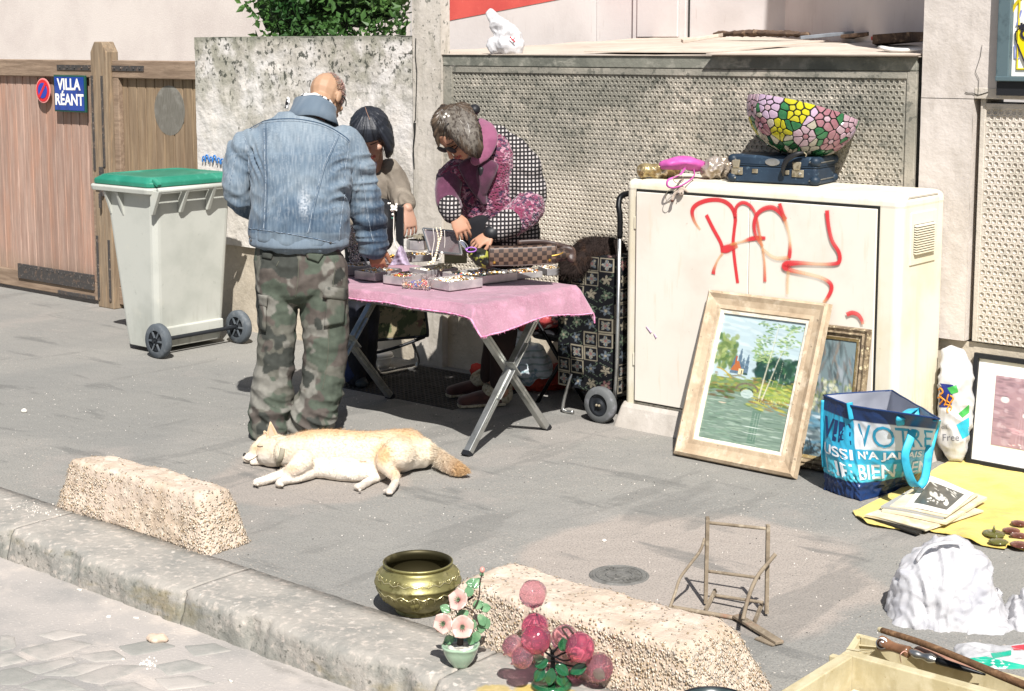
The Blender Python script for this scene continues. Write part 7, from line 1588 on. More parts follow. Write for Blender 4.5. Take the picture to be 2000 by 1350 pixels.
# ---- large slogan shopping bag
m_tarp=mat('woven_tarp','#fff',[],attr=True,rough=.32,spec=.5,bump=[(('n',350,.3,.7),.08,.001)])
zt=.405; Bp=[G(1611,957),G(1681,979),G(1800,943)]; Bp.append(Bp[0]+(Bp[2]-Bp[1])); Tp=[G(1608,772,zt),G(1663,793,zt-.01),G(1834,818,zt-.0),G(1742,763,zt)]
navy,cyan,lc,wh=L('#1d3560'),L('#2f9fc2'),L('#4db6cc'),L('#ced4da')
def bagpt(q,h,ins=0.):   # q 0..4 round the bag, h 0..1 upward
    q%=4; i=int(q); f_=q-i; a=Bp[i].lerp(Bp[(i+1)%4],f_); b=Tp[i].lerp(Tp[(i+1)%4],f_); p=a.lerp(b,h)
    c=(Bp[0]+Bp[2])/2; c=c.lerp((Tp[0]+Tp[2])/2,h); out=(p-c); out.z=0; out.normalize()
    bul=.030*math.sin(math.pi*f_)*math.sin(math.pi*min(1,h*.9+.08)) if i in(0,1,2,3) else 0
    wr=.008*noise.noise(Vector((q*4.5,h*3.2,1)))+.0045*(-2*abs(noise.noise(Vector((q*6,h*7+q*2,4))))+.5)*(1 if h<.93 else .3)
    if h<.28: wr+=.010*(-2*abs(noise.noise(Vector((q*9,h*14,9))))+.4)
    p=p+out*(bul+wr-ins); p.z=max(.002,p.z)+ (0 if h>0 else 0); return p
def bcol(q,h):
    i=q%4
    if h>.845: return navy
    if h<.20: return navy
    if h<.40: return lc
    if h<.555: return cyan
    return cyan if i<1 else wh
t=thing('slogan_shopping_bag',Bp[1],'big blue and white shopping bag printed VOTRE and BIEN, standing open before the small painting','bag')
nu,nv=200,70; mb=MB(); mb.v=[bagpt(4*i/nu,j/nv) for j in range(nv+1) for i in range(nu)]; mb.f=[(j*nu+i,j*nu+(i+1)%nu,(j+1)*nu+(i+1)%nu,(j+1)*nu+i) for j in range(nv) for i in range(nu)]
mb.c=[bcol(4*i/nu,j/nv) for j in range(nv+1) for i in range(nu)]; o=mb.build('bag_body',m_tarp,t,smooth=True)
mb=MB(); mb.v=[bagpt(4*i/80,.999-j/20*.75,.005) for j in range(21) for i in range(80)]; mb.f=[(j*80+i,(j+1)*80+i,(j+1)*80+(i+1)%80,j*80+(i+1)%80) for j in range(20) for i in range(80)]; mb.f.append(tuple(20*80+i for i in range(80))[::-1])
mb.build('white_lining',mat('white_woven_lining','#cfd2dc',rough=.4,translucent=.2),t,smooth=True)
mb=MB(); mb.tube([bagpt(4*i/80,1.0) for i in range(80)],.004,6,0,True); mb.build('rim_binding',mat('navy_binding','#1d3560',rough=.4),t,smooth=True)
mb=MB(); mb.v=[bagpt(4*i/40,.0) for i in range(40)]; mb.f=[tuple(range(40))[::-1]]; mb.build('base',mat('navy_base','#16284a',rough=.4),t)
m_bw=mat('white_bag_print','#dfe3e6',rough=.35); m_bnv=mat('navy_bag_print','#1d3560',rough=.35); m_bcy=mat('cyan_bag_print','#2b93b8',rough=.35)
def btxt(s_,q0,q1,h0,h1,m,bold=0):
    vs,fs=text2d(s_,1.,bold); xs=[v[0] for v in vs]; ys=[v[1] for v in vs]; xa,xb,ya,yb=min(xs),max(xs),min(ys),max(ys)
    mb=MB(); mb.add([bagpt(q0+(x-xa)/(xb-xa)*(q1-q0),h0+(y-ya)/(yb-ya)*(h1-h0),-.0022) for x,y in vs],fs); return mb.build('lettering',m,t)
btxt('VIE',.12,.93,.585,.80,m_bnv,.03); btxt('VOTRE',1.06,1.96,.585,.825,m_bcy)
btxt('USSI',.25,.93,.425,.535,m_bw,.02); btxt("N'A JAMAIS R",1.04,1.97,.42,.535,m_bw,.03)
btxt('LIE',.22,.90,.225,.38,m_bw,.01); btxt('BIEN REN',1.02,1.97,.22,.385,m_bw,.02)
m_strap=mat('cyan_webbing','#2fa0bd',[('#2688a5',('n',30,.45,.7))],rough=.5)
def strap(P,w_=.017):
    mb=MB(); mb.tube(P,[(w_,.0025)]*len(P),8,6,side=_R); return mb.build('webbing_strap',m_strap,t,smooth=True)
def bo(q,h,o=.006): return bagpt(q,h,-o)
strap([bo(1.55,.86),bo(1.55,.95),Q(1788,800,5.93),Q(1780,850,5.87),Q(1768,890,5.84),Q(1776,930,5.86),Q(1790,950,5.90),Q(1806,935,5.92),Q(1815,880,5.95),Q(1828,830,5.98),bo(1.96,.97)])
strap([bo(.04,.95),bo(.03,.70),bo(.02,.45),bo(.04,.25)],.009); strap([bo(.96,1.03,.004),bo(.98,.95),bo(1.0,.86)],.013); 
strap([bo(3.6,1.0),bo(3.6,.9)],.014)
# ---- yellow cloth on the ground and what lies on it
m_ycl=mat('yellow_cloth','#cdb865',[('#bda652',('n',5,.42,.66)),('#dcc765',('n',9,.52,.7),.6)],rough=.9,sheen=.2,bump=[(('n',8,.3,.7),.5,.012),(('n',260,.2,.8),.2,.001)])
bk=[G(1665,1003),G(1770,952),G(1880,897)]; bk+= [Vector((3.55,.01,0)),Vector((4.6,.01,0))]
fr=[G(1672,1012),G(1702,1030),G(1790,1040),G(1846,1047),G(1905,1066),G(1960,1076),G(2010,1080)]; fr.append(Vector((4.6,-1.0,0)))
BK=curve(bk,10); FR=curve(fr,6)
def smp(P,a): x=a*(len(P)-1); i=min(int(x),len(P)-2); return P[i].lerp(P[i+1],x-i)
def yfn(a,b):
    p=smp(BK,a).lerp(smp(FR,a),b); p=p+Vector((0,0,.004+.010*max(0,fbm((p.x*5,p.y*5,2),1))+.006*max(0,fbm((p.x*14,p.y*9,7),1))+ (.012*max(0,math.sin(a*26))*max(0,(b-.85)/.15)))); return p
mb=MB(); mb.grid(yfn,90,60); o=mb.build('yellow_cloth',m_ycl,orig=G(1850,970),smooth=True,label='yellow cloth spread on the pavement under the stack of old photographs',cat='cloth'); o.modifiers.new('th','SOLIDIFY').thickness=.003
m_pap=mat('aged_paper','#cfc3a8',[('#b8a988',('n',7,.45,.66)),('#ddd4c0',('n',20,.5,.7))],rough=.85); m_pap2=mat('white_photo_paper','#dedad2',rough=.6); m_blkc=mat('black_card','#26231f',rough=.6); m_gryp=mat('grey_card','#9d9c98',rough=.8)
def card(quad,z,th,m,label,curl=0,name='old_print'):
    P=[G(u,v,z) for u,v in quad]
    mb=MB(); 
    def f(a,b,dz): 
        p=P[0].lerp(P[1],a).lerp(P[3].lerp(P[2],a),b); return p+Vector((0,0,dz+curl*(b**2)*(1-a*.5)+.002*math.sin(a*5)))
    n_=8; mb.grid(lambda a,b:f(a,b,th),n_,n_); k=len(mb.v); mb.grid(lambda a,b:f(b,a,0),n_,n_)
    for s0,s1 in (((0,0),(1,0)),((1,0),(1,1)),((1,1),(0,1)),((0,1),(0,0))):
        for q in range(n_):
            a0=(s0[0]+(s1[0]-s0[0])*q/n_,s0[1]+(s1[1]-s0[1])*q/n_); a1=(s0[0]+(s1[0]-s0[0])*(q+1)/n_,s0[1]+(s1[1]-s0[1])*(q+1)/n_)
            mb.add([f(*a0,0),f(*a1,0),f(*a1,th),f(*a0,th)],[(0,1,2,3)])
    return mb.build(name,m,orig=(P[0]+P[2])/2,label=label,cat='print'),f
card([(1692,1012),(1790,1044),(1800,1040),(1720,995)],.012,.006,m_blkc,'black card edge at the very bottom of the print stack')
card([(1688,1009),(1808,1037),(1921,999),(1800,966)],.019,.006,m_pap,'wide cream card low in the print stack, sticking out on the right')
card([(1690,1006),(1806,1034),(1890,1004),(1790,972)],.026,.003,m_pap,'cream sheet lying just above the widest card of the stack')
card([(1722,1000),(1848,1024),(1928,975),(1830,945)],.031,.010,m_pap,'thick aged sheet bundle sticking out at the right back of the stack')
card([(1720,992),(1842,1014),(1908,968),(1812,940)],.042,.007,m_gryp,'grey card in the middle of the print stack')
card([(1738,990),(1848,1010),(1912,966),(1800,944)],.050,.004,m_pap,'cream print just below the topmost photograph')
o,f=card([(1768,990),(1852,1004),(1902,966),(1812,934)],.056,.002,m_pap2,'topmost old photograph with a black and white picture and a curled back edge',.012,'old_photograph')
pp=Paint(60,60,3); pp.fill(np.ones_like(pp.x),'#54524c'); pp.dabs(30,0,1,0,1,.2,.1,['#4a4843','#625f57'],.6); 
pp.dabs(26,.25,.95,.15,.75,.11,.05,['#dedbd2','#cfccc2'],.95,(.4,1.2),lambda x,y:abs(y-(.25+.45*x))<.16); pp.dabs(10,.3,.7,.6,.85,.05,.025,['#dcd8ce'],.95); pp.dabs(7,.15,.9,.05,.3,.12,.02,['#d7d3c8'],.95,(.3,.8)); pp.dabs(8,.3,.9,.2,.7,.05,.02,['#3b3934'],.9)
mb=MB(); H_=60; mb.v=[f(.12+.76*i/59,.14+.70*(1-j/59),.0032) for j in range(60) for i in range(60)]; mb.f=[(j*60+i,(j+1)*60+i,(j+1)*60+i+1,j*60+i+1) for j in range(59) for i in range(59)]; mb.c=pp.im.reshape(-1,3); mb.build('picture',m_print,o)
# glass brooches / beads
m_amb=mat('amber_glass','#8f5a4a',[('#5c3228',('n',20,.4,.65))],rough=.1,trans=.4,spec=.6); m_olv=mat('olive_glass','#6b6a35',rough=.12,trans=.4,spec=.6)
for k,(u,v,ru,rv,mm,lb) in enumerate([(1941,1042,22,11,m_olv,'olive glass leaf trinket with a pointed knob, leftmost on the yellow cloth'),(1950,1058,20,8,m_olv,'flat olive glass piece right below the leaf trinket'),(1975,1036,18,7,m_amb,'pale pink brown glass oval in the middle of the trinkets'),(1990,1022,16,7,m_amb,'reddish glass oval at the top of the trinket group by the right edge'),(1992,1064,20,9,m_amb,'dark red brown glass oval at the bottom of the trinket group'),(1990,1046,18,7,m_amb,'brown glass oval crossing the middle right of the trinket group')]):
    p=G(u,v,.02); s=1/ppm((p-CAMLOC).dot(_FH)); mb=MB(); ell(mb,p,_R*ru*s,_FH*rv*s*2.4,Vector((0,0,.008)))
    if k==0: mb.tube([p,p+Vector((0,0,.03))],[.009,.002],8)
    mb.build('glass_trinket',mm,orig=p,smooth=True,label=lb,cat='trinket')
# ================================================================ FOREGROUND
# ---- concrete bollard blocks with exposed pebbles
m_aggr=mat('bollard_concrete','#baaa9a',[('#ad9c89',('n',5,.42,.66)),('#c6baaa',('n',14,.5,.7))],rough=.95,bump=[(('n',60,.2,.8),.5,.005)],spec=.15)
pebm=[mat('pebble_'+a,c,rough=.6,spec=.3) for a,c in (('cream','#bfb09c'),('tan','#b09e87'),('pale','#c8bcab'),('ochre','#a38d70'),('grey','#9c948a'))]
def block(x0,x1,y0,y1,H_,tx0,tx1,label,seed,npeb,worn):
    t=thing('bollard_block',((x0+x1)/2,(y0+y1)/2,0),label,'bollard')
    def ring(s,z,r):   # s 0 bottom .. 1 top
        a0=x0+tx0*s; a1=x1-tx1*s; b0=y0+.030*s; b1=y1-.030*s; return rrect(a0,a1,b0,b1,r,z,5)
    lv=[(0,-.01),(0,.0),(.25,.25),(.5,.5),(.72,.74),(.86,.88),(.96,.965),(1.12,1.0),(1.6,1.008)]
    R=[]; 
    for s,zf in lv:
        extra=0 if s<=1 else (s-1); rg=ring(min(s,1),H_*zf,.03)
        if extra: c=sum(rg,Vector())/len(rg); rg=[c+Vector(((p.x-c.x)*(1-extra*.12),(p.y-c.y)*(1-extra*.8),p.z-c.z)) for p in rg]
        R.append(rg)
    mb=MB(); mb.rings(R,False,True); sd=Vector((seed,0,0))
    me=remesh(mb,.010,3,lambda c,n:.010*fbm(c+sd,5)+.004*fbm(c+sd,22)-.012*max(0,fbm(c+sd,3.1)-.25)); B=bvh(me); vs=[(v.co.copy(),v.normal.copy()) for v in me.vertices if v.co.z>.004]
    place(me,'concrete_body',m_aggr,t); rr=random.Random(seed); G_={}; pts=[]
    for k in range(npeb):
        p,n=rr.choice(vs)
        if worn(p) and rr.random()<.72: continue
        if n.z>.8 and rr.random()<.6: continue
        p=p+Vector((rr.gauss(0,.003),rr.gauss(0,.003),rr.gauss(0,.003))); r=.0022+.0022*rr.random(); a=n.cross(Vector((rr.gauss(0,1),rr.gauss(0,1),rr.gauss(0,1)))).normalized(); b=n.cross(a)
        mbx=G_.setdefault(rr.choices(range(5),[5,3,4,2,1])[0],MB()); l=r*(1+.5*rr.random()); h=r*.18
        o_=len(mbx.v); mbx.v+=[p+a*l,p+b*r,p-a*l,p-b*r]+[p+(a*l*.65+b*r*.5)+n*h,p+(-a*l*.6+b*r*.6)+n*h,p-(a*l*.65+b*r*.5)+n*h,p+(a*l*.6-b*r*.6)+n*h,p-n*r]
        mbx.f+=[(o_+4,o_+5,o_+6,o_+7),(o_,o_+1,o_+4),(o_+1,o_+5,o_+4),(o_+1,o_+2,o_+5),(o_+2,o_+6,o_+5),(o_+2,o_+3,o_+6),(o_+3,o_+7,o_+6),(o_+3,o_,o_+7),(o_,o_+4,o_+7)]
    for k,mbx in G_.items(): mbx.build('pebbles',pebm[k],t,smooth=True,kind='stuff')
    return t
block(.80,1.745,-2.965,-2.755,.20,.055,.085,'pebble dashed concrete bollard block on the left, worn smooth in its middle',3,16000,lambda p:1.12<p.x<1.58 or p.z>.16)
block(2.835,3.875,-2.975,-2.66,.172,.09,.14,'pebble dashed concrete bollard block behind the glass fruit tree',9,24000,lambda p:p.z>.15)
# ---- manhole cover
c=Vector((G(1209,1124).x,G(1209,1124).y,0)); m_mh=mat('manhole_iron','#6f6e6a',[('#5b5a56',('n',20,.42,.65)),('#8a8781',('n',60,.55,.72),.7)],rough=.75,metal=.2,bump=[(('v',60,.0,.6),.5,.003)])
t=thing('manhole_cover',c,'small round cast iron cover set in the pavement left of the wooden folding frame','manhole cover')
R0=.098; MB().lathe([(.001,.003),(R0*.93,.003),(R0*.95,.001),(R0*.97,.003),(R0,.004),(R0+.006,.0)],c,48).build('cover_plate',m_mh,t)
for r in (.045,.080,.010): mb=MB(); mb.tube([c+Vector((r*math.cos(a),r*math.sin(a),.004)) for a in np.linspace(0,6.283,40)[:-1]],.0022,5,0,True); mb.build('raised_ring',m_mh,t,smooth=True)
mb=MB()
for k in range(28):
    a=k*2*math.pi/28; d=Vector((math.cos(a),math.sin(a),0)); mb.bar(c+d*.055+Vector((0,0,.004)),c+d*.070+Vector((0,0,.004)),.005,.003)
mb.build('raised_bars',m_mh,t,kind='stuff')
# ---- brass pot
m_brass=mat('embossed_brass','#918b5c',[('#736d45',('n',9,.4,.65)),('#a39c70',('n',18,.52,.7)),('#4f4420',[('n',26,.56,.66)],.6)],rough=.45,metal=.7,bump=[(('n',60,.2,.8),.12,.002)])
m_bdk=mat('tarnished_inside','#3f3a26',[('#6b6344',('n',8,.5,.7))],rough=.5,metal=.6); m_bhi=mat('polished_relief','#cfc69a',rough=.3,metal=.8)
c=G(817,1192); t=thing('brass_pot',c,'round embossed brass flowerpot standing empty on the pavement between the two bollards','pot')
K=.136
prof=[(.001,.0),(.50,.0),(.54,.015),(.53,.04),(.47,.075),(.62,.16),(.80,.32),(.92,.48),(.985,.62),(1.0,.70),(1.03,.725),(1.03,.755),(1.0,.78),(.985,.88),(.93,.98),(.84,1.06),(.78,1.09),(.775,1.14),(.82,1.17),(.83,1.20),(.80,1.215)]
MB().lathe([(r*K,z*K*1.0) for r,z in prof],c,72).build('pot_body',m_brass,t,smooth=True)
MB().lathe([(.80*K,1.215*K),(.76*K,1.20*K),(.74*K,1.1*K),(.90*K,.95*K),(.96*K,.7*K),(.85*K,.4*K),(.55*K,.12*K),(.001,.10*K)],c,56).build('inside',m_bdk,t,smooth=True)
def pr_(zf):
    for i in range(len(prof)-1):
        if prof[i][1]<=zf<=prof[i+1][1] and prof[i+1][1]>prof[i][1]: f_=(zf-prof[i][1])/(prof[i+1][1]-prof[i][1]); return (prof[i][0]+(prof[i+1][0]-prof[i][0])*f_)*K
    return K
def pp_(a,zf,o=.001): r=pr_(zf)+o; return c+Vector((r*math.cos(a),r*math.sin(a),zf*K))
mb=MB(); rr=random.Random(12)
for base,amp,n_ in ((.90-.0,.035,22),(.60,.05,18)):
    P=[]; 
    for k in range(n_*2): P.append(pp_(2*math.pi*k/(n_*2),base+(amp if k%2 else -amp)*rr.uniform(.5,1.1)))
    mb.tube(P,.0018,5,2,True)
    for k in range(n_*3):
        a=rr.random()*6.28; z0=base-(.02 if base<.7 else -.02); mb.tube([pp_(a,z0),pp_(a+.03,z0-.12*rr.random()-.03 if base<.7 else min(1.0,z0+.06))],[.0012,.0006],4)
mb.build('embossed_branches',m_bhi,t,smooth=True,kind='stuff')
for a in (math.radians(-132),math.radians(-50),math.radians(20),math.radians(110),math.radians(190)):
    mb=MB()
    for k in range(5): 
        q=a+.10*math.cos(k*1.256); z=.36+.075*math.sin(k*1.256); p=pp_(q,z,.0); out=Vector((math.cos(q),math.sin(q),-.3)).normalized(); s=out.cross(Vector((0,0,1))).normalized(); ell(mb,p,s*.010,out*.004,out.cross(s)*.010,10,6)
    mb.build('embossed_flower',m_brass,t,smooth=True)
# ---- celadon pot with glass blossoms
m_cel=mat('celadon_glaze','#8fa78f',[('#a5b9a0',('n',6,.45,.7))],rough=.15,coat=.7); m_gl2b=mat('pink_bud_glass','#c58a80',rough=.2,coat=.4); m_soil=mat('white_grit','#c9c5bb',[('#9a978c',('n',50,.45,.6))],rough=.9,bump=[(('n',120,.2,.8),.8,.004)])
m_petal=mat('pink_glass_petal','#fff',[],attr=True,rough=.15,spec=.6,translucent=.3,coat=.4); m_gleaf=mat('pale_green_glass','#6f9a72',[('#8fb08a',('n',20,.45,.65))],rough=.15,spec=.6,translucent=.3); m_stem=mat('dark_wire_stem','#3a2f2a',rough=.7)
c=G(900,1303); c.z=.004; t=thing('blossom_ornament',c,'small celadon pot holding pink glass blossoms and pale green leaves','ornament'); Dp=(c-CAMLOC).dot(_FH); k_=1/ppm(Dp)
lob=lambda a,z:1+.10*abs(math.cos(2*a+.5))*(1 if z>.01 else .5)
MB().lathe([(.001,.0),(.024,.0),(.026,.006),(.038,.022),(.048,.046),(.051,.058),(.053,.060),(.053,.066),(.050,.067),(.046,.060),(.001,.058)],c,48,None,False,lob).build('pot',m_cel,t,smooth=True)
mb=MB(); mb.lathe([(.047,.058),(.030,.061),(.001,.066)],c,24,None,True); mb.build('grit',m_soil,t,smooth=True)
mb=MB(); mb.tube([Q(898,1268,Dp),Q(900,1230,Dp),Q(896,1205,Dp),Q(905,1180,Dp),Q(925,1165,Dp)],[.010,.008,.005,.004,.003],8,4); mb.build('trunk',m_stem,t,smooth=True)
for P in ([(900,1230),(885,1222),(872,1215)],[(898,1215),(902,1212),(903,1222)],[(925,1190),(936,1165),(937,1140),(942,1120)],[(905,1185),(925,1195),(935,1220)],[(896,1205),(890,1190),(894,1175)]):
    mb=MB(); mb.tube([Q(u,v,Dp-.01) for u,v in P],.0022,6,4); mb.build('branch',m_stem,t,smooth=True)
def blossom(u,v,D,r,fd,up,n_=5,pt=None,seed=0):
    rr=random.Random(seed); q=Q(u,v,D); f,u_,r_=frame(fd,up); b=None
    fl=MB(); ell(fl,q+f*.004,r_*.006,f*.004,u_*.006,10,6); fo=fl.build('flower_centre',m_stem,pt,smooth=True)
    mb=MB()
    for k in range(7): a=k*.9; mb.tube([q+f*.004,q+f*.014+(r_*math.cos(a)+u_*math.sin(a))*.008],[.0008,.0012],4)
    mb.build('stamens',m_gleaf,fo,kind='stuff')
    for k in range(n_):
        a=2*math.pi*k/n_+seed; d=r_*math.cos(a)+u_*math.sin(a); s=f.cross(d); mb=MB()
        def g(x,y,d=d,s=s): 
            w_=max(0,math.sin(math.pi*(.10+.88*x)**1.15))**.7*.68; return q+d*(r*(.12+.88*x))+s*(r*w_*(y*2-1))+f*(r*(.10+.32*x*x-.45*(x-.0)*abs(y*2-1)**2*.35))
        mb.grid(g,8,8); mb.c=[tuple(Vector(L('#a85d58')).lerp(Vector(L('#dcb9ae')),min(1,.15+1.5*((p_-q).length/r)**1.2)).lerp(Vector(L('#e6cabf')),max(0,min(1,((p_-q).length/r-.75)*2.5)))*(1+.10*noise.noise(Vector((math.atan2((p_-q).dot(u_),(p_-q).dot(r_))*9,0,seed))))) for p_ in mb.v]; o=mb.build('petal',m_petal,fo,smooth=True); o.modifiers.new('th','SOLIDIFY').thickness=.0018
blossom(903,1224,Dp-.035,.034,camv(.05,-1,.25),camv(0,0,1),5,t,.3); blossom(867,1217,Dp-.03,.030,camv(-.35,-1,.2),camv(0,0,1),5,t,.8); blossom(897,1172,Dp-.02,.032,camv(-.5,-.8,.5),camv(0,0,1),5,t,1.4)
mb=MB(); ell(mb,Q(942,1113,Dp),_R*.008,_FH*.008,_U*.009); mb.build('bud',m_gl2b,t,smooth=True); mb=MB(); ell(mb,Q(941,1122,Dp),_R*.007,_FH*.007,_U*.006); mb.build('calyx',m_gleaf,t,smooth=True)
def leaf(u,v,D,l,w_,dr,nr,m,pt,name='leaf',fold=.3):
    p=Q(u,v,D); d,n_,s=frame(dr,nr); mb=MB()
    mb.grid(lambda x,y:p+d*l*(x)+s*(w_*math.sin(math.pi*min(1,x*.94+.05))**.8*(y*2-1))+n_*(fold*w_*abs(y*2-1)-.25*l*x*x),8,6); o=mb.build(name,m,pt,smooth=True); o.modifiers.new('th','SOLIDIFY').thickness=.0016; return o
rr=random.Random(31)
for (u,v,a) in [(918,1165,100),(925,1185,30),(915,1195,200),(935,1200,-60),(926,1210,250),(940,1215,-90),(932,1232,-100),(925,1150,60),(880,1195,150),(888,1245,210),(912,1245,-40),(938,1190,10),(945,1205,-70),(936,1140,170)]:
    a=math.radians(a); leaf(u,v,Dp+rr.uniform(-.02,.02),.032+.010*rr.random(),.014,camv(math.cos(a),rr.uniform(-.4,.4),math.sin(a)),camv(.1,-1,.5),m_gleaf,t)
# ---- glass fruit tree
m_gl=mat('cranberry_glass','#cf6c88',[('#da8aa0',('n',12,.5,.72))],rough=.05,spec=.7,trans=.8,ior=1.12,coat=.8)
m_gl2=mat('pale_cranberry_glass','#dca2ae',[('#e6bcc4',('n',12,.45,.7))],rough=.05,spec=.7,trans=.88,ior=1.12,coat=.8)
m_dg=mat('dark_green_glass_leaf','#1f5a38',[('#3a7a4c',('n',20,.5,.7))],rough=.1,spec=.7,trans=.3,coat=.5)
c=G(1077,1345); c.z=.004; Dg=(c-CAMLOC).dot(_FH); t=thing('glass_fruit_tree',c,'ornamental tree with pink glass globes and dark green glass leaves on the kerb','ornament')
MB().lathe([(.001,0),(.052,0),(.058,.006),(.056,.014),(.048,.018),(.040,.012),(.001,.014)],c,36).build('base',m_dg,t,smooth=True)
mb=MB(); mb.tube([c+Vector((0,0,.01)),Q(1078,1318,Dg),Q(1080,1295,Dg),Q(1078,1270,Dg)],[.010,.008,.007,.005],10,4); 
mb.build('stem',m_bm,t,smooth=True)
mb=MB(); mb.tube([c+Vector((.011*math.cos(a*.9),.011*math.sin(a*.9),.015+.004*a/2.2)) for a in range(26)],.0016,5); mb.build('wire_coil',m_bm,t,smooth=True)
SP=[(1041,1160,25,0,m_gl2,0),(1045,1224,25,.0,m_gl,0),(1047,1249,27,-.05,m_gl,0),(1002,1262,20,-.02,m_gl2,0),(1020,1284,20,-.06,m_gl2,0),(1102,1246,24,.02,m_gl2,0),(1133,1264,27,-.04,m_gl,0),(1170,1303,26,-.02,m_gl2,0)]
for P in ([(1078,1272),(1060,1240),(1048,1200)],[(1080,1285),(1060,1270),(1050,1262)],[(1080,1292),(1050,1285),(1025,1282)],[(1080,1275),(1092,1262),(1100,1256)],[(1082,1285),(1105,1275),(1128,1275)],[(1082,1290),(1110,1300),(1150,1303)],[(1078,1280),(1100,1290),(1120,1288)]):
    mb=MB(); mb.tube([Q(u,v,Dg-.01) for u,v in P],.0028,6,4); mb.build('branch',m_bm,t,smooth=True)
for i,(u,v,r,dd,mm,_) in enumerate(SP):
    q=Q(u,v,Dg+dd); rr_=r*k_*Dg/Dp*1.12; s=.94; mb=MB(); Mx=Matrix.Rotation((.0,.3,-.4,.8,1.0,-.7,.5,1.2)[i],3,_FH)
    prof_=[(.06,-1.22),(.10,-1.12),(.14,-1.02),(.5,-.88),(.80,-.62),(.98,-.2),(1.0,.05),(.93,.4),(.72,.72),(.42,.92),(.001,1.0)] 
    mb.lathe([(a*rr_,b*rr_) for a,b in prof_],(0,0,0),48,None,False,lambda a,z:1+.05*math.cos(6*a)); mb.v=[q+Mx@v_ for v_ in mb.v]
    mb.build('glass_globe',mm,t,smooth=True)
for (u,v,a,l) in [(1070,1290,200,.04),(1085,1300,-30,.045),(1062,1305,235,.045),(1092,1315,-70,.04),(1078,1305,-100,.05),(1145,1300,-160,.05),(1160,1310,-30,.035),(1100,1270,90,.04),(1112,1262,60,.035),(1060,1285,160,.03)]:
    a=math.radians(a); leaf(u,v,Dg-.03,l,.016,camv(math.cos(a),-.3,math.sin(a)),camv(.1,-1,.6),m_dg if l>.036 else m_gleaf,t,'glass_leaf')
mb=MB(); mb.tube([Q(u,v,Dg-.04) for u,v in [(1118,1262),(1106,1240),(1098,1228),(1108,1225),(1120,1238)]],.003,6,4); mb.build('tendril',m_stem,t,smooth=True)
# yellow paint stain on the kerb under it
m_yst=mat('yellow_stain','#b39a45',[('#a59a8c',('n',22,.48,.58))],rough=.9); P=[G(u,v,.0066) for u,v in [(955,1352),(962,1328),(1000,1318),(1040,1326),(1075,1322),(1110,1338),(1150,1352)]]
# ---- dark round tub cut by the bottom edge
c=G(1396,1420); t=thing('dark_tub',c,'dark green black round tub cut by the bottom edge before the right bollard','tub'); hh=.09
q=G(1396,1372,hh); c=Vector((q.x,q.y,0)); r=.098
t.location=c; ORG[t.name]=c
MB().lathe([(.001,.002),(r*.8,.002),(r*.97,hh-.01),(r,hh),(r*.975,hh),(r*.93,hh-.02),(r*.78,.008),(.001,.008)],c,48).build('tub_body',mat('black_green_plastic','#2b3739',[('#42504f',('n',9,.5,.7))],rough=.3),t,smooth=True)
mb=MB(); mb.tube([c+Vector((r*math.cos(a),r*math.sin(a),hh)) for a in np.linspace(0,6.283,48)[:-1]],.003,6,0,True); mb.build('rim',m_black,t,smooth=True)
# ---- miniature folding chair frame of sticks
m_stick=mat('weathered_stick_wood','#857866',[('#6f6353',('n',14,.42,.66)),('#9c907d',('n',30,.52,.72)),('#8a6a58',('n',5,.58,.7))],rough=.9,bump=[(('n',80,.2,.8),.4,.002)])
a0=G(1380,1183);b0=G(1498,1204); Da=(a0-CAMLOC).dot(_FH); Db=(b0-CAMLOC).dot(_FH)
t=thing('chair_frame',(a0+b0)/2,'small broken wooden folding chair frame without seat, made of thin grey slats','chair')
def stk(P,r,name,rect=None):
    mb=MB()
    if rect: mb.bar(P[0],P[-1],rect[0],rect[1],_FH)
    else: mb.tube(P,r,8,5)
    return mb.build(name,m_stick,t,smooth=not rect,bevel=.0012 if rect else 0)
stk([Q(1378,1178,Da),Q(1382,1010,Da)],0,'post',(.012,.018)); stk([Q(1497,1198,Db),Q(1500,1025,Db)],0,'post',(.012,.018))
for (u0,v0,u1,v1) in ((1383,1021,1499,1033),(1384,1116,1484,1129),(1397,1163,1490,1177)): stk([Q(u0,v0,Da),Q((u0+u1)/2,(v0+v1)/2,(Da+Db)/2),Q(u1,v1,Db)],.0055,'rung')
stk([Q(1376,1052,Da),Q(1368,1075,Da-.02),Q(1348,1102,Da-.05),Q(1328,1130,Da-.09),Q(1318,1160,Da-.12),Q(1308,1188,Da-.15)],.005,'curved_leg')
stk([Q(1515,1082,Db-.02),Q(1500,1100,Db-.03),Q(1480,1125,Db-.06),Q(1466,1155,Db-.1),Q(1458,1180,Db-.13),Q(1451,1210,Db-.17)],.0065,'curved_leg')
p0=G(1308,1190)+Vector((0,0,.008)); p1=G(1438,1212)+Vector((0,0,.008)); stk([p0,p0.lerp(p1,.5),p1],.0075,'foot_rail')
stk([G(1397,1170)+Vector((0,0,.03)),G(1378,1198)+Vector((0,0,.012))],0,'strut',(.014,.008)); stk([G(1489,1195)+Vector((0,0,.03)),G(1474,1222)+Vector((0,0,.014))],0,'strut',(.014,.008))
q0=G(1438,1212)+Vector((0,0,.016)); q1=G(1523,1262)+Vector((0,0,.010)); mb=MB(); mb.bar(q0,q1,.030,.010); mb.build('board',m_stick,t,bevel=.002)
q0=G(1480,1248)+Vector((0,0,.004)); q1=G(1515,1262)+Vector((0,0,.004)); mb=MB(); mb.bar(q0,q1,.03,.004); mb.build('lower_slat',m_stick,t)
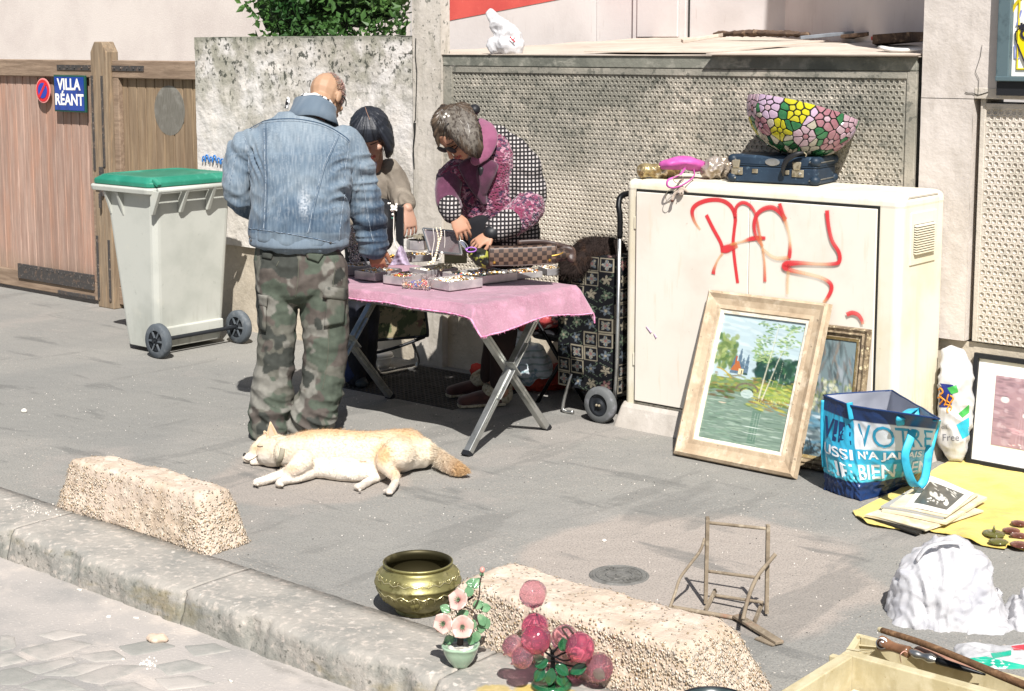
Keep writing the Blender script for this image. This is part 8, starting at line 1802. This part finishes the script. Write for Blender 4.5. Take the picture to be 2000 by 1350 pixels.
# ---- big white knotted plastic bags
m_bagf=mat('white_bag_film','#dddcde',[('#d0d0d6',('n',8,.5,.7))],rough=.22,spec=.6,translucent=.45)
def wbag(rows,D,label,seed,orig,vox=.0065):
    mb=MB()
    for rw in rows: limb(mb,[(u,v,D+dd,rx,ry) for u,v,dd,rx,ry in rw],18,5)
    def fn(c,n):
        q=c-orig; a=math.atan2(q.dot(_FH)+.02,q.dot(_R)+.02); h=q.z; d=.014*noise.noise(c*6+Vector((seed,0,0)))
        w_=Vector((noise.noise(c*8),noise.noise(c*8+Vector((5,0,0))),noise.noise(c*8+Vector((0,5,0)))))*.5; k1=-2*abs(noise.noise(Vector((math.cos(a)*3,math.sin(a)*3,h*2.4+seed))+w_))+.45; k2=-2*abs(noise.noise(Vector((math.cos(a)*6+h*5,math.sin(a)*6,h*5+seed))+w_))+.4; k3=-2*abs(noise.noise(c*21+Vector((seed,2,0))+w_))+.4
        return d+.014*k1+.013*k2+.009*k3+.004*(-2*abs(noise.noise(c*44+w_*3))+.4)
    me=remesh(mb,vox,3,fn); me.polygons.foreach_set('use_smooth',[True]*len(me.polygons))
    return place(me,'white_plastic_bag',m_bagf,orig=orig,label=label,cat='plastic bag')
Dw=4.78
wb_=wbag([[(1852,1258,.0,112,.13),(1858,1200,.0,112,.15),(1852,1150,0,104,.14),(1856,1118,.02,88,.12)],[(1905,1262,-.10,90,.11),(1930,1235,-.05,60,.1)],[(1795,1220,-.05,66,.1),(1785,1180,0,52,.1),(1800,1130,0,50,.1)],[(1840,1265,-.12,80,.06),(1930,1270,-.10,70,.06)]],Dw,'big crumpled white plastic bag beside the wooden drawers',2,G(1860,1260))
mb=MB(); mb.tube([Q(u,v,Dw-.04) for u,v in [(1790,1095),(1810,1070),(1845,1060),(1880,1062)]],[(.012,.005)]*4,8,5); mb.build('bag_handle',m_film,wb_,smooth=True)
wbag([[(2010,1190,.0,40,.10),(2005,1240,-.05,36,.1)]],Dw-.05,'smaller white plastic bag cut by the right edge behind the drawers',7,G(2005,1260))
m_teal=mat('green_plastic_print','#1f9a80',rough=.35); o=soft('printed_plastic_bag',[[(1885,1292,0,26,.10),(1950,1294,0,30,.12),(2030,1300,0,34,.12)],[(1900,1315,-.04,16,.06),(1990,1325,-.05,20,.06)]],4.45,m_film,amp=.008,ridge=.009,fr=15,orig=G(1950,1320),label='white plastic bag with green and red print lying behind the bark stick',cat='plastic bag')
Bg=BVHTree.FromPolygons([v.co+org(o) for v in o.data.vertices],[tuple(p.vertices) for p in o.data.polygons])
decal(Bg,[(1858,1290),(1925,1282),(2005,1300),(2005,1312)],m_teal,o,'green_stripe'); decal(Bg,[(1935,1276),(1975,1270),(1975,1280),(1940,1286)],m_teal,o,'green_patch'); decal(Bg,[(1975,1262),(2005,1258),(2005,1270),(1980,1270)],m_redink,o,'red_patch')
# ---- two pale wooden drawers
m_dw=mat('pale_drawer_wood','#b8ad8d',[('#a89c7a',('n',6,.42,.66,(3,1,1))),('#c4ba9e',('n',20,.5,.7),.6),('#8f7a4c',('n',50,.64,.72),.7)],rough=.7,bump=[(('n',60,.2,.8),.15,.002)])
x0,y0=G(1655,1268,.15).x,G(1655,1268,.15).y
t=thing('wooden_crate',(x0+.3,y0-.3,0),'nearest pale wooden drawer with mixed odds and ends, cut by the bottom edge','drawer'); th=.035
MB().box(x0,x0+.80,y0-th,y0,.0,.15).build('back_board',m_dw,t,bevel=.003); MB().box(x0,x0+th,y0-.62,y0-th-.001,.0,.149).build('side_board',m_dw,t,bevel=.003); MB().box(x0+.765,x0+.80,y0-.62,y0-th-.001,.0,.149).build('side_board',m_dw,t,bevel=.003); MB().box(x0,x0+.80,y0-.655,y0-.621,.0,.15).build('front_board',m_dw,t,bevel=.003)
MB().box(x0+th+.001,x0+.764,y0-.62,y0-th-.001,.004,.012).build('bottom_board',m_dw,t)
rr=random.Random(44); q=G(1700,1345,.05)
for k,(u,v,dx,dy,dz,mm,lb) in enumerate([(1745,1350,.04,.02,.03,m_wpl,'small white plastic block inside the nearest drawer'),(1680,1346,.09,.03,.02,m_pap,'folded cream paper packet at the left inside the nearest drawer'),(1800,1352,.08,.05,.02,m_oldwood,'flat brown wooden offcut on the right inside the nearest drawer')]):
    q=G(u,v,.06); q.x=max(q.x,x0+th+.01+dx/2); q.y=min(q.y,y0-th-.01-dy/2); MB().box(q.x-dx/2,q.x+dx/2,q.y-dy/2,q.y+dy/2,.013,.013+dz+.03).build('oddment',mm,orig=(q.x,q.y,.013),bevel=.003,label=lb,cat='oddment')
b=G(1674,1237,.11); x1=b.x; y1=b.y; yf=y0+.012
t=thing('wooden_crate',(x1+.3,(y1+yf)/2,0),'shallow broken wooden drawer behind the nearest one, with a splintered left corner','drawer')
MB().box(x1+.02,x1+1.2,yf,yf+.022,0,.112).build('front_board',m_dw,t,bevel=.003); MB().box(x1+.02,x1+1.2,y1-.02,y1,0,.112).build('back_board',m_dw,t,bevel=.003); MB().box(x1+.02,x1+1.2,yf+.023,y1-.021,.0,.008).build('bottom_board',m_dw,t)
MB().hexa([(x1,yf+.03,0),(x1+.02,yf+.03,0),(x1+.02,y1,0),(x1,y1,0),(x1,yf+.08,.05),(x1+.02,yf+.08,.05),(x1+.02,y1,.11),(x1,y1,.11)]).build('broken_side_board',m_dw,t)
for k in range(9):
    mb=MB(); a=Vector((x1+.01+.01*rr.random(),y1-.02-.12*rr.random(),.05+.05*rr.random())); mb.tube([a,a+Vector((.06+.06*rr.random(),-.02+.03*rr.random(),.01+.02*rr.random()))],[.004,.001],5); mb.build('splinter',m_dw,t)
# stick, carved cane
m_bark=mat('brown_stick_bark','#6d5138',[('#553d29',('n',16,.42,.66,(1,3,3))),('#8a6b4d',('n',30,.55,.72))],rough=.8,bump=[(('n',60,.2,.8),.6,.003)])
P=[G(1722,1231,.135),G(1800,1256,.15),G(1890,1292,.16),G(1960,1322,.16),G(2060,1362,.16)]
o=MB().tube(P,[.0085,.0095,.010,.011,.011],10,6).build('walking_stick',m_bark,orig=P[0],smooth=True,label='straight brown bark covered stick lying across the rear drawer',cat='stick')
mb=MB(); d=(P[0]-P[1]).normalized(); mb.tube([P[0]-d*.002,P[0]+d*.010],[.0088,.0075],10); mb.build('cut_end',m_dw,o)
m_pol=mat('polished_brown_wood','#7d5a41',[('#60432f',('n',10,.42,.66))],rough=.35,coat=.3)
P=[G(1722,1257,.13),G(1745,1264,.13),G(1775,1274,.13),G(1830,1290,.125),G(1880,1305,.12),G(1925,1318,.11)]
t=thing('carved_cane',P[0],'carved wooden cane with round studded knob and silver collar, under the bark stick','cane')
MB().tube([P[0]+(P[0]-P[1]).normalized()*.004,P[0],P[1],P[2]],[.018,.023,.014,.017],14,5).build('knob',m_pol,t,smooth=True)
e=P[0]+(CAMLOC-P[0]).normalized()*.021
for r in (.015,.010,.005): 
    f_,u_,r_=frame((CAMLOC-P[0]),(0,0,1)); mb=MB(); mb.tube([e+r_*r*math.cos(a)+u_*r*math.sin(a) for a in np.linspace(0,6.283,20)[:-1]],.0018,5,0,True); mb.build('inlay_ring',m_steel if r!=.010 else m_bm,t)
MB().tube([P[2]+Vector((0,0,.004)),P[2].lerp(P[3],.25),P[2].lerp(P[3],.5),P[2].lerp(P[3],.75),P[3]],[.006,.012,.009,.014,.006],12,4).build('silver_collar',m_steel,t,smooth=True)
MB().tube([P[3],P[4],P[5]],[.011,.008,.003],10,4).build('shaft',m_bm,t,smooth=True)
mb=MB(); q=G(1762,1285,.12); mb.tube([G(1760,1294,.10),G(1758,1280,.135),G(1766,1272,.145),G(1772,1275,.14)],.0012,5,4); mb.build('string_loop',mat('string','#c79a8a',rough=.9),t)
m_pinkw=mat('pinkish_wood','#a07a68',[('#8a6656',('n',8,.42,.66))],rough=.6); P=[G(1790,1268,.12),G(1850,1288,.12),G(1905,1312,.11)]
MB().tube(P,[(.02,.008),(.026,.010),(.010,.006)],10,4).build('wooden_paddle',m_pinkw,orig=P[0],smooth=True,label='flat pinkish wooden blade between the cane and the bark stick',cat='blade')
# ---- loose stones and litter
m_rock=mat('pale_rubble','#b9a592',[('#9c8a78',('n',12,.42,.66)),('#d3c4b4',('n',30,.5,.7))],rough=.95)
def stone(u,v,z,rx,ry,rz,label,m=m_rock,seed=0,cat='stone',name='stone'):
    p=G(u,v,z); mb=MB(); ell(mb,p+Vector((0,0,rz*.8)),_R*rx,_FH*ry,Vector((0,0,rz))); me=remesh(mb,min(rx,rz)*.16,1,lambda c,n:min(rx,rz)*.45*noise.noise(c*(.55/min(rx,rz))+Vector((seed,0,0)))); 
    for pl_ in me.polygons: pl_.use_smooth=False
    place(me,name,m,orig=p,label=label,cat=cat)
stone(308,1255,-.113,.038,.024,.016,'flat pinkish broken stone lying in the gutter below the kerb joint',seed=1)
m_wst=mat('white_stone','#d9d2c8',rough=.9)
stone(48,806,0,.014,.011,.012,'small white stone alone on the pavement at the far left',m_wst,2)
stone(1180,1058,0,.009,.007,.005,'small pinkish white pebble above the manhole cover',m_wst,3); stone(212,1207,-.113,.008,.006,.005,'small cream pebble in the road dust left of the flat stone',m_wst,4)
stone(240,1290,-.113,.005,.005,.004,'tiny white pebble left of the crumbled plaster in the road',m_wst,8)
m_butt=mat('cigarette_paper','#d6cfc3',rough=.9)
for u,v,a,lb in ((155,1152,.3,'cigarette end in the gutter near the left kerb'),(450,1330,-.2,'grey cigarette end on the road right of the crumbled plaster'),(266,1207,.5,'short cigarette end just below the kerb joint')):
    p=G(u,v,-.108); d=Vector((math.cos(a),math.sin(a),0)); MB().tube([p-d*.010,p+d*.010],.0035,8).build('cigarette_end',m_butt,orig=p,smooth=True,label=lb,cat='cigarette end')
mb=MB(); rr=random.Random(77)
for k in range(60): p=G(288+rr.gauss(0,9),1297+rr.gauss(0,5),-.110); mb.ball(p,.0012+.0035*rr.random()**2,5,4)
mb.build('crumbled_plaster',m_wst,orig=G(288,1297,-.11),label='patch of crumbled white plaster bits on the road',cat='litter',kind='stuff')
mb=MB(); mb2=MB()
for k in range(1500):
    x=rr.uniform(-1,4.4); y=-rr.uniform(.6,2.95); (mb if rr.random()<.6 else mb2).ball((x,y,.001),.0009+.0019*rr.random()**3,5,3)
for k in range(90): p=G(rr.uniform(60,175),0+1,0) if False else Vector((rr.gauss(.80,.09),-3.05+rr.gauss(0,.035),.006)); mb.ball(p,.001+.0025*rr.random()**2,5,3)
for k in range(500): mb.ball((rr.uniform(.3,3.4),-rr.uniform(3.28,4.2),-.111),.0009+.0018*rr.random()**3,5,3)
mb.build('pale_grit',m_wst,kind='stuff'); mb2.build('dark_grit',mat('dark_grit','#4a4845',rough=.9),kind='stuff')
# ================================================================ DOG asleep on its side
def H(u,v,z): return G(u,v,z)
def pxr(p,r): return r/ppm((p-CAMLOC).dot(_FH))
t=thing('dog',G(690,935),'cream and ginger dog asleep on its side in front of the table','dog')
mb=MB()
def part(spec,seg=16,sub=5,flat=.9):
    P=[];R=[]
    for u,v,z,r in spec:
        p=H(u,v,z); P.append(p); rr_=pxr(p,r); R.append((rr_,rr_*flat))
    dome(mb,P,R,seg,sub,_U)
part([(560,884,.085,28),(590,882,.09,40),(640,882,.095,45),(700,884,.09,43),(750,884,.09,44),(790,880,.09,43),(822,884,.075,32)],20,5,1.0)
part([(628,912,.045,24),(690,922,.04,20),(735,920,.04,16)],14,4,1.1)
part([(575,878,.09,30),(548,882,.075,30),(525,884,.06,29)],16,4)          # neck
part([(540,876,.065,30),(520,878,.055,30),(506,884,.045,22)],16,4)         # skull
part([(512,886,.04,19),(496,892,.03,13),(482,895,.025,9.5)],14,4,1.0)      # muzzle
part([(510,900,.02,11),(494,903,.015,7)],12,3,1.0)                        # lower jaw
part([(800,872,.09,36),(775,888,.10,34),(752,900,.09,22),(757,915,.07,15),(772,930,.05,12)],16,5)  # upper thigh to hock
part([(772,930,.05,12),(771,943,.035,9),(765,955,.022,9),(760,961,.018,9)],12,4)
part([(780,905,.03,22),(745,918,.03,18),(730,930,.025,12)],14,4); part([(745,928,.022,11),(725,938,.02,9),(706,949,.018,9),(698,952,.016,8)],12,4)
part([(592,900,.09,24),(575,915,.07,17),(558,924,.045,12),(535,932,.03,10),(512,940,.02,9),(500,943,.018,8)],14,5)
part([(605,918,.04,20),(585,931,.03,12),(565,936,.025,10),(550,941,.022,9),(545,945,.02,9)],14,5)
part([(830,882,.06,17),(850,893,.045,17),(872,908,.035,17),(892,918,.03,15),(908,922,.028,8)],14,5)
for (u,v) in ((500,941),(497,945),(503,947),(545,947),(551,948),(540,945),(757,963),(764,963),(751,959),(699,953),(694,951),(703,957)):
    p=H(u,v,.018); ell(mb,p,_R*.009,_FH*.012,Vector((0,0,.008)),8,6)
for v_ in mb.v: v_.z=max(v_.z,.002)
B0=Vector(L('#d3c5ae')); W0=Vector(L('#dad1c4')); Or=Vector(L('#bd9c74')); Gr=Vector(L('#a0968a'))
def dcol(p):
    u,v=uv_of(p); c=B0.copy()
    n_=noise.noise(p*12)*.45+noise.noise(p*40)*.10
    def mx(c,d,k): k=min(1,max(0,k)); return c.lerp(d,k)
    c=mx(c,W0,(v-880)/40+n_); c=mx(c,Or,(866-v)/26*(1 if u>560 else .5)+n_*.8)
    c=mx(c,Or,(u-850)/45+n_*.5); c=mx(c,Or*.92,(u-885)/20)
    c=mx(c,Or,1.2*math.exp(-((u-748)/18)**2-((v-888)/26)**2)+n_*.3); c=mx(c,Or,.8*math.exp(-((u-772)/16)**2-((v-925)/18)**2)); c=mx(c,Or,.7*math.exp(-((u-570)/18)**2-((v-915)/9)**2))
    c=mx(c,Or*.95,.8*math.exp(-((u-502)/12)**2-((v-876)/8)**2)); c=mx(c,Gr,.6*(1 if v>940 else 0)); c=mx(c,Or,.5*math.exp(-((u-800)/30)**2-((v-850)/12)**2))
    c=mx(c,W0,.8*math.exp(-((u-515)/14)**2-((v-895)/8)**2))
    k=1+.04*noise.noise(p*60); return (c.x*k,c.y*k,c.z*k)
me=remesh(mb,.0055,3,lambda c,n:.003*noise.noise(c*30)+.004*(-abs(noise.noise(Vector((c.x*22,c.y*22,c.z*9))))+.2) if uv_of(c)[1]>895 and 600<uv_of(c)[0]<840 else .002*noise.noise(c*30))
Bd=bvh(me); vs=[(v.co.copy(),v.normal.copy()) for v in me.vertices if v.normal.z>-.3]
m_dog=mat('dog_coat','#fff',[],attr=True,rough=.95,spec=.15,bump=[(('n',120,.2,.8,(1,1,1)),.5,.003)],sheen=.2)
body=place(me,'body',m_dog,t,cols=[dcol(v.co) for v in me.vertices])
tail=_R*.9-_FH*.1
def fdir(p,n):
    u,v=uv_of(p); d=_R*1.0+Vector((0,0,-.15)); 
    if u<530: d=_R*.8
    if v>925: d=Vector((0,0,-.3))-_FH*.4-_R*.3
    return (d-n*d.dot(n))*.9
vb=[q for q in vs if not (uv_of(q[0])[0]<522 or uv_of(q[0])[1]>938)]; vt=[q for q in vs if uv_of(q[0])[0]>838 and uv_of(q[0])[1]>868]
m_dfur=mat('dog_fur','#fff',[],attr=True,rough=.9,spec=.15,translucent=.2)
fur(vb,15000,.009,.0007,m_dfur,body,9,fdir,'coat_fur',dcol); fur(vt,5000,.017,.0008,m_dfur,body,10,fdir,'tail_fur',dcol); fur([q for q in vs if uv_of(q[0])[0]<530],2500,.005,.0005,m_dfur,body,11,fdir,'face_fur',dcol)
# ears, nose, closed eye, mouth line, collar
def ear(base,tip,w_,m1,m2,name):
    d=(tip-base); s=d.cross(_FH).normalized(); n_=-_FH; mb=MB()
    mb.grid(lambda a,b:base+d*a+s*(w_*(1-a**1.4)*(b*2-1))+n_*(.010*(1-a)*(1-(b*2-1)**2)*-1+.004),8,8); mb.c=[tuple(Or.lerp(B0,.3)) for _ in mb.v]; o=mb.build(name,m_dog,t,smooth=True); o.modifiers.new('th','SOLIDIFY').thickness=.006
    mi=MB(); mi.grid(lambda a,b:base+d*(.08+.8*a)+s*(w_*.6*(1-a**1.3)*(b*2-1))+n_*(.006+.003),6,6); mi.build('inner_ear',m1,o,smooth=True)
m_inear=mat('pale_inner_ear','#c9a18c',rough=.8)
ear(H(533,866,.09),Q(528,824,(H(533,866,.09)-CAMLOC).dot(_FH)),.034/1.1,m_inear,None,'ear')
ear(H(522,862,.06)+_FH*.03,Q(516,842,(H(522,862,.06)-CAMLOC).dot(_FH)+.03),.018,m_inear,None,'ear')
m_nose=mat('black_nose','#1a1918',rough=.35)
q=onto(Bd,[(478,888),(478.5,888)],.0,0)
mb=MB(); p=q[0] if q else H(476,890,.03); ell(mb,p+Vector((0,0,-.002)),_R*.008,_FH*.010,_U*.009); mb.build('nose',m_nose,t,smooth=True)
for P,r,nm in (([(477,896),(485,900),(495,897),(504,890)],.0016,'mouth_line'),([(503,871),(508,873),(514,872)],.0016,'closed_eye')):
    q=onto(Bd,P,.002)
    if len(q)>2: mb=MB(); mb.tube(q,r,5); mb.build(nm,mat(nm+'_dark','#4a3a32',rough=.9),t)
q=onto(Bd,[(553,876),(551,886),(548,896),(544,908)],.004,8)
if len(q)>3:
    mb=MB(); mb.tube(q,[(.011,.003)]*len(q),8,side=_R); co_=mb.build('collar',mat('grey_collar','#8d8776',rough=.7),t,smooth=True)
    mb=MB(); [mb.ball(x,.0035,6,4) for x in q[2::3]]; mb.build('collar_studs',m_steel,co_,kind='stuff')
q=onto(Bd,[(702,900),(710,902),(716,901)],.002)
if len(q)>2: mb=MB(); mb.tube(q,.0025,5); mb.build('pink_skin_patch',mat('pink_skin','#c98b74',rough=.8),t)
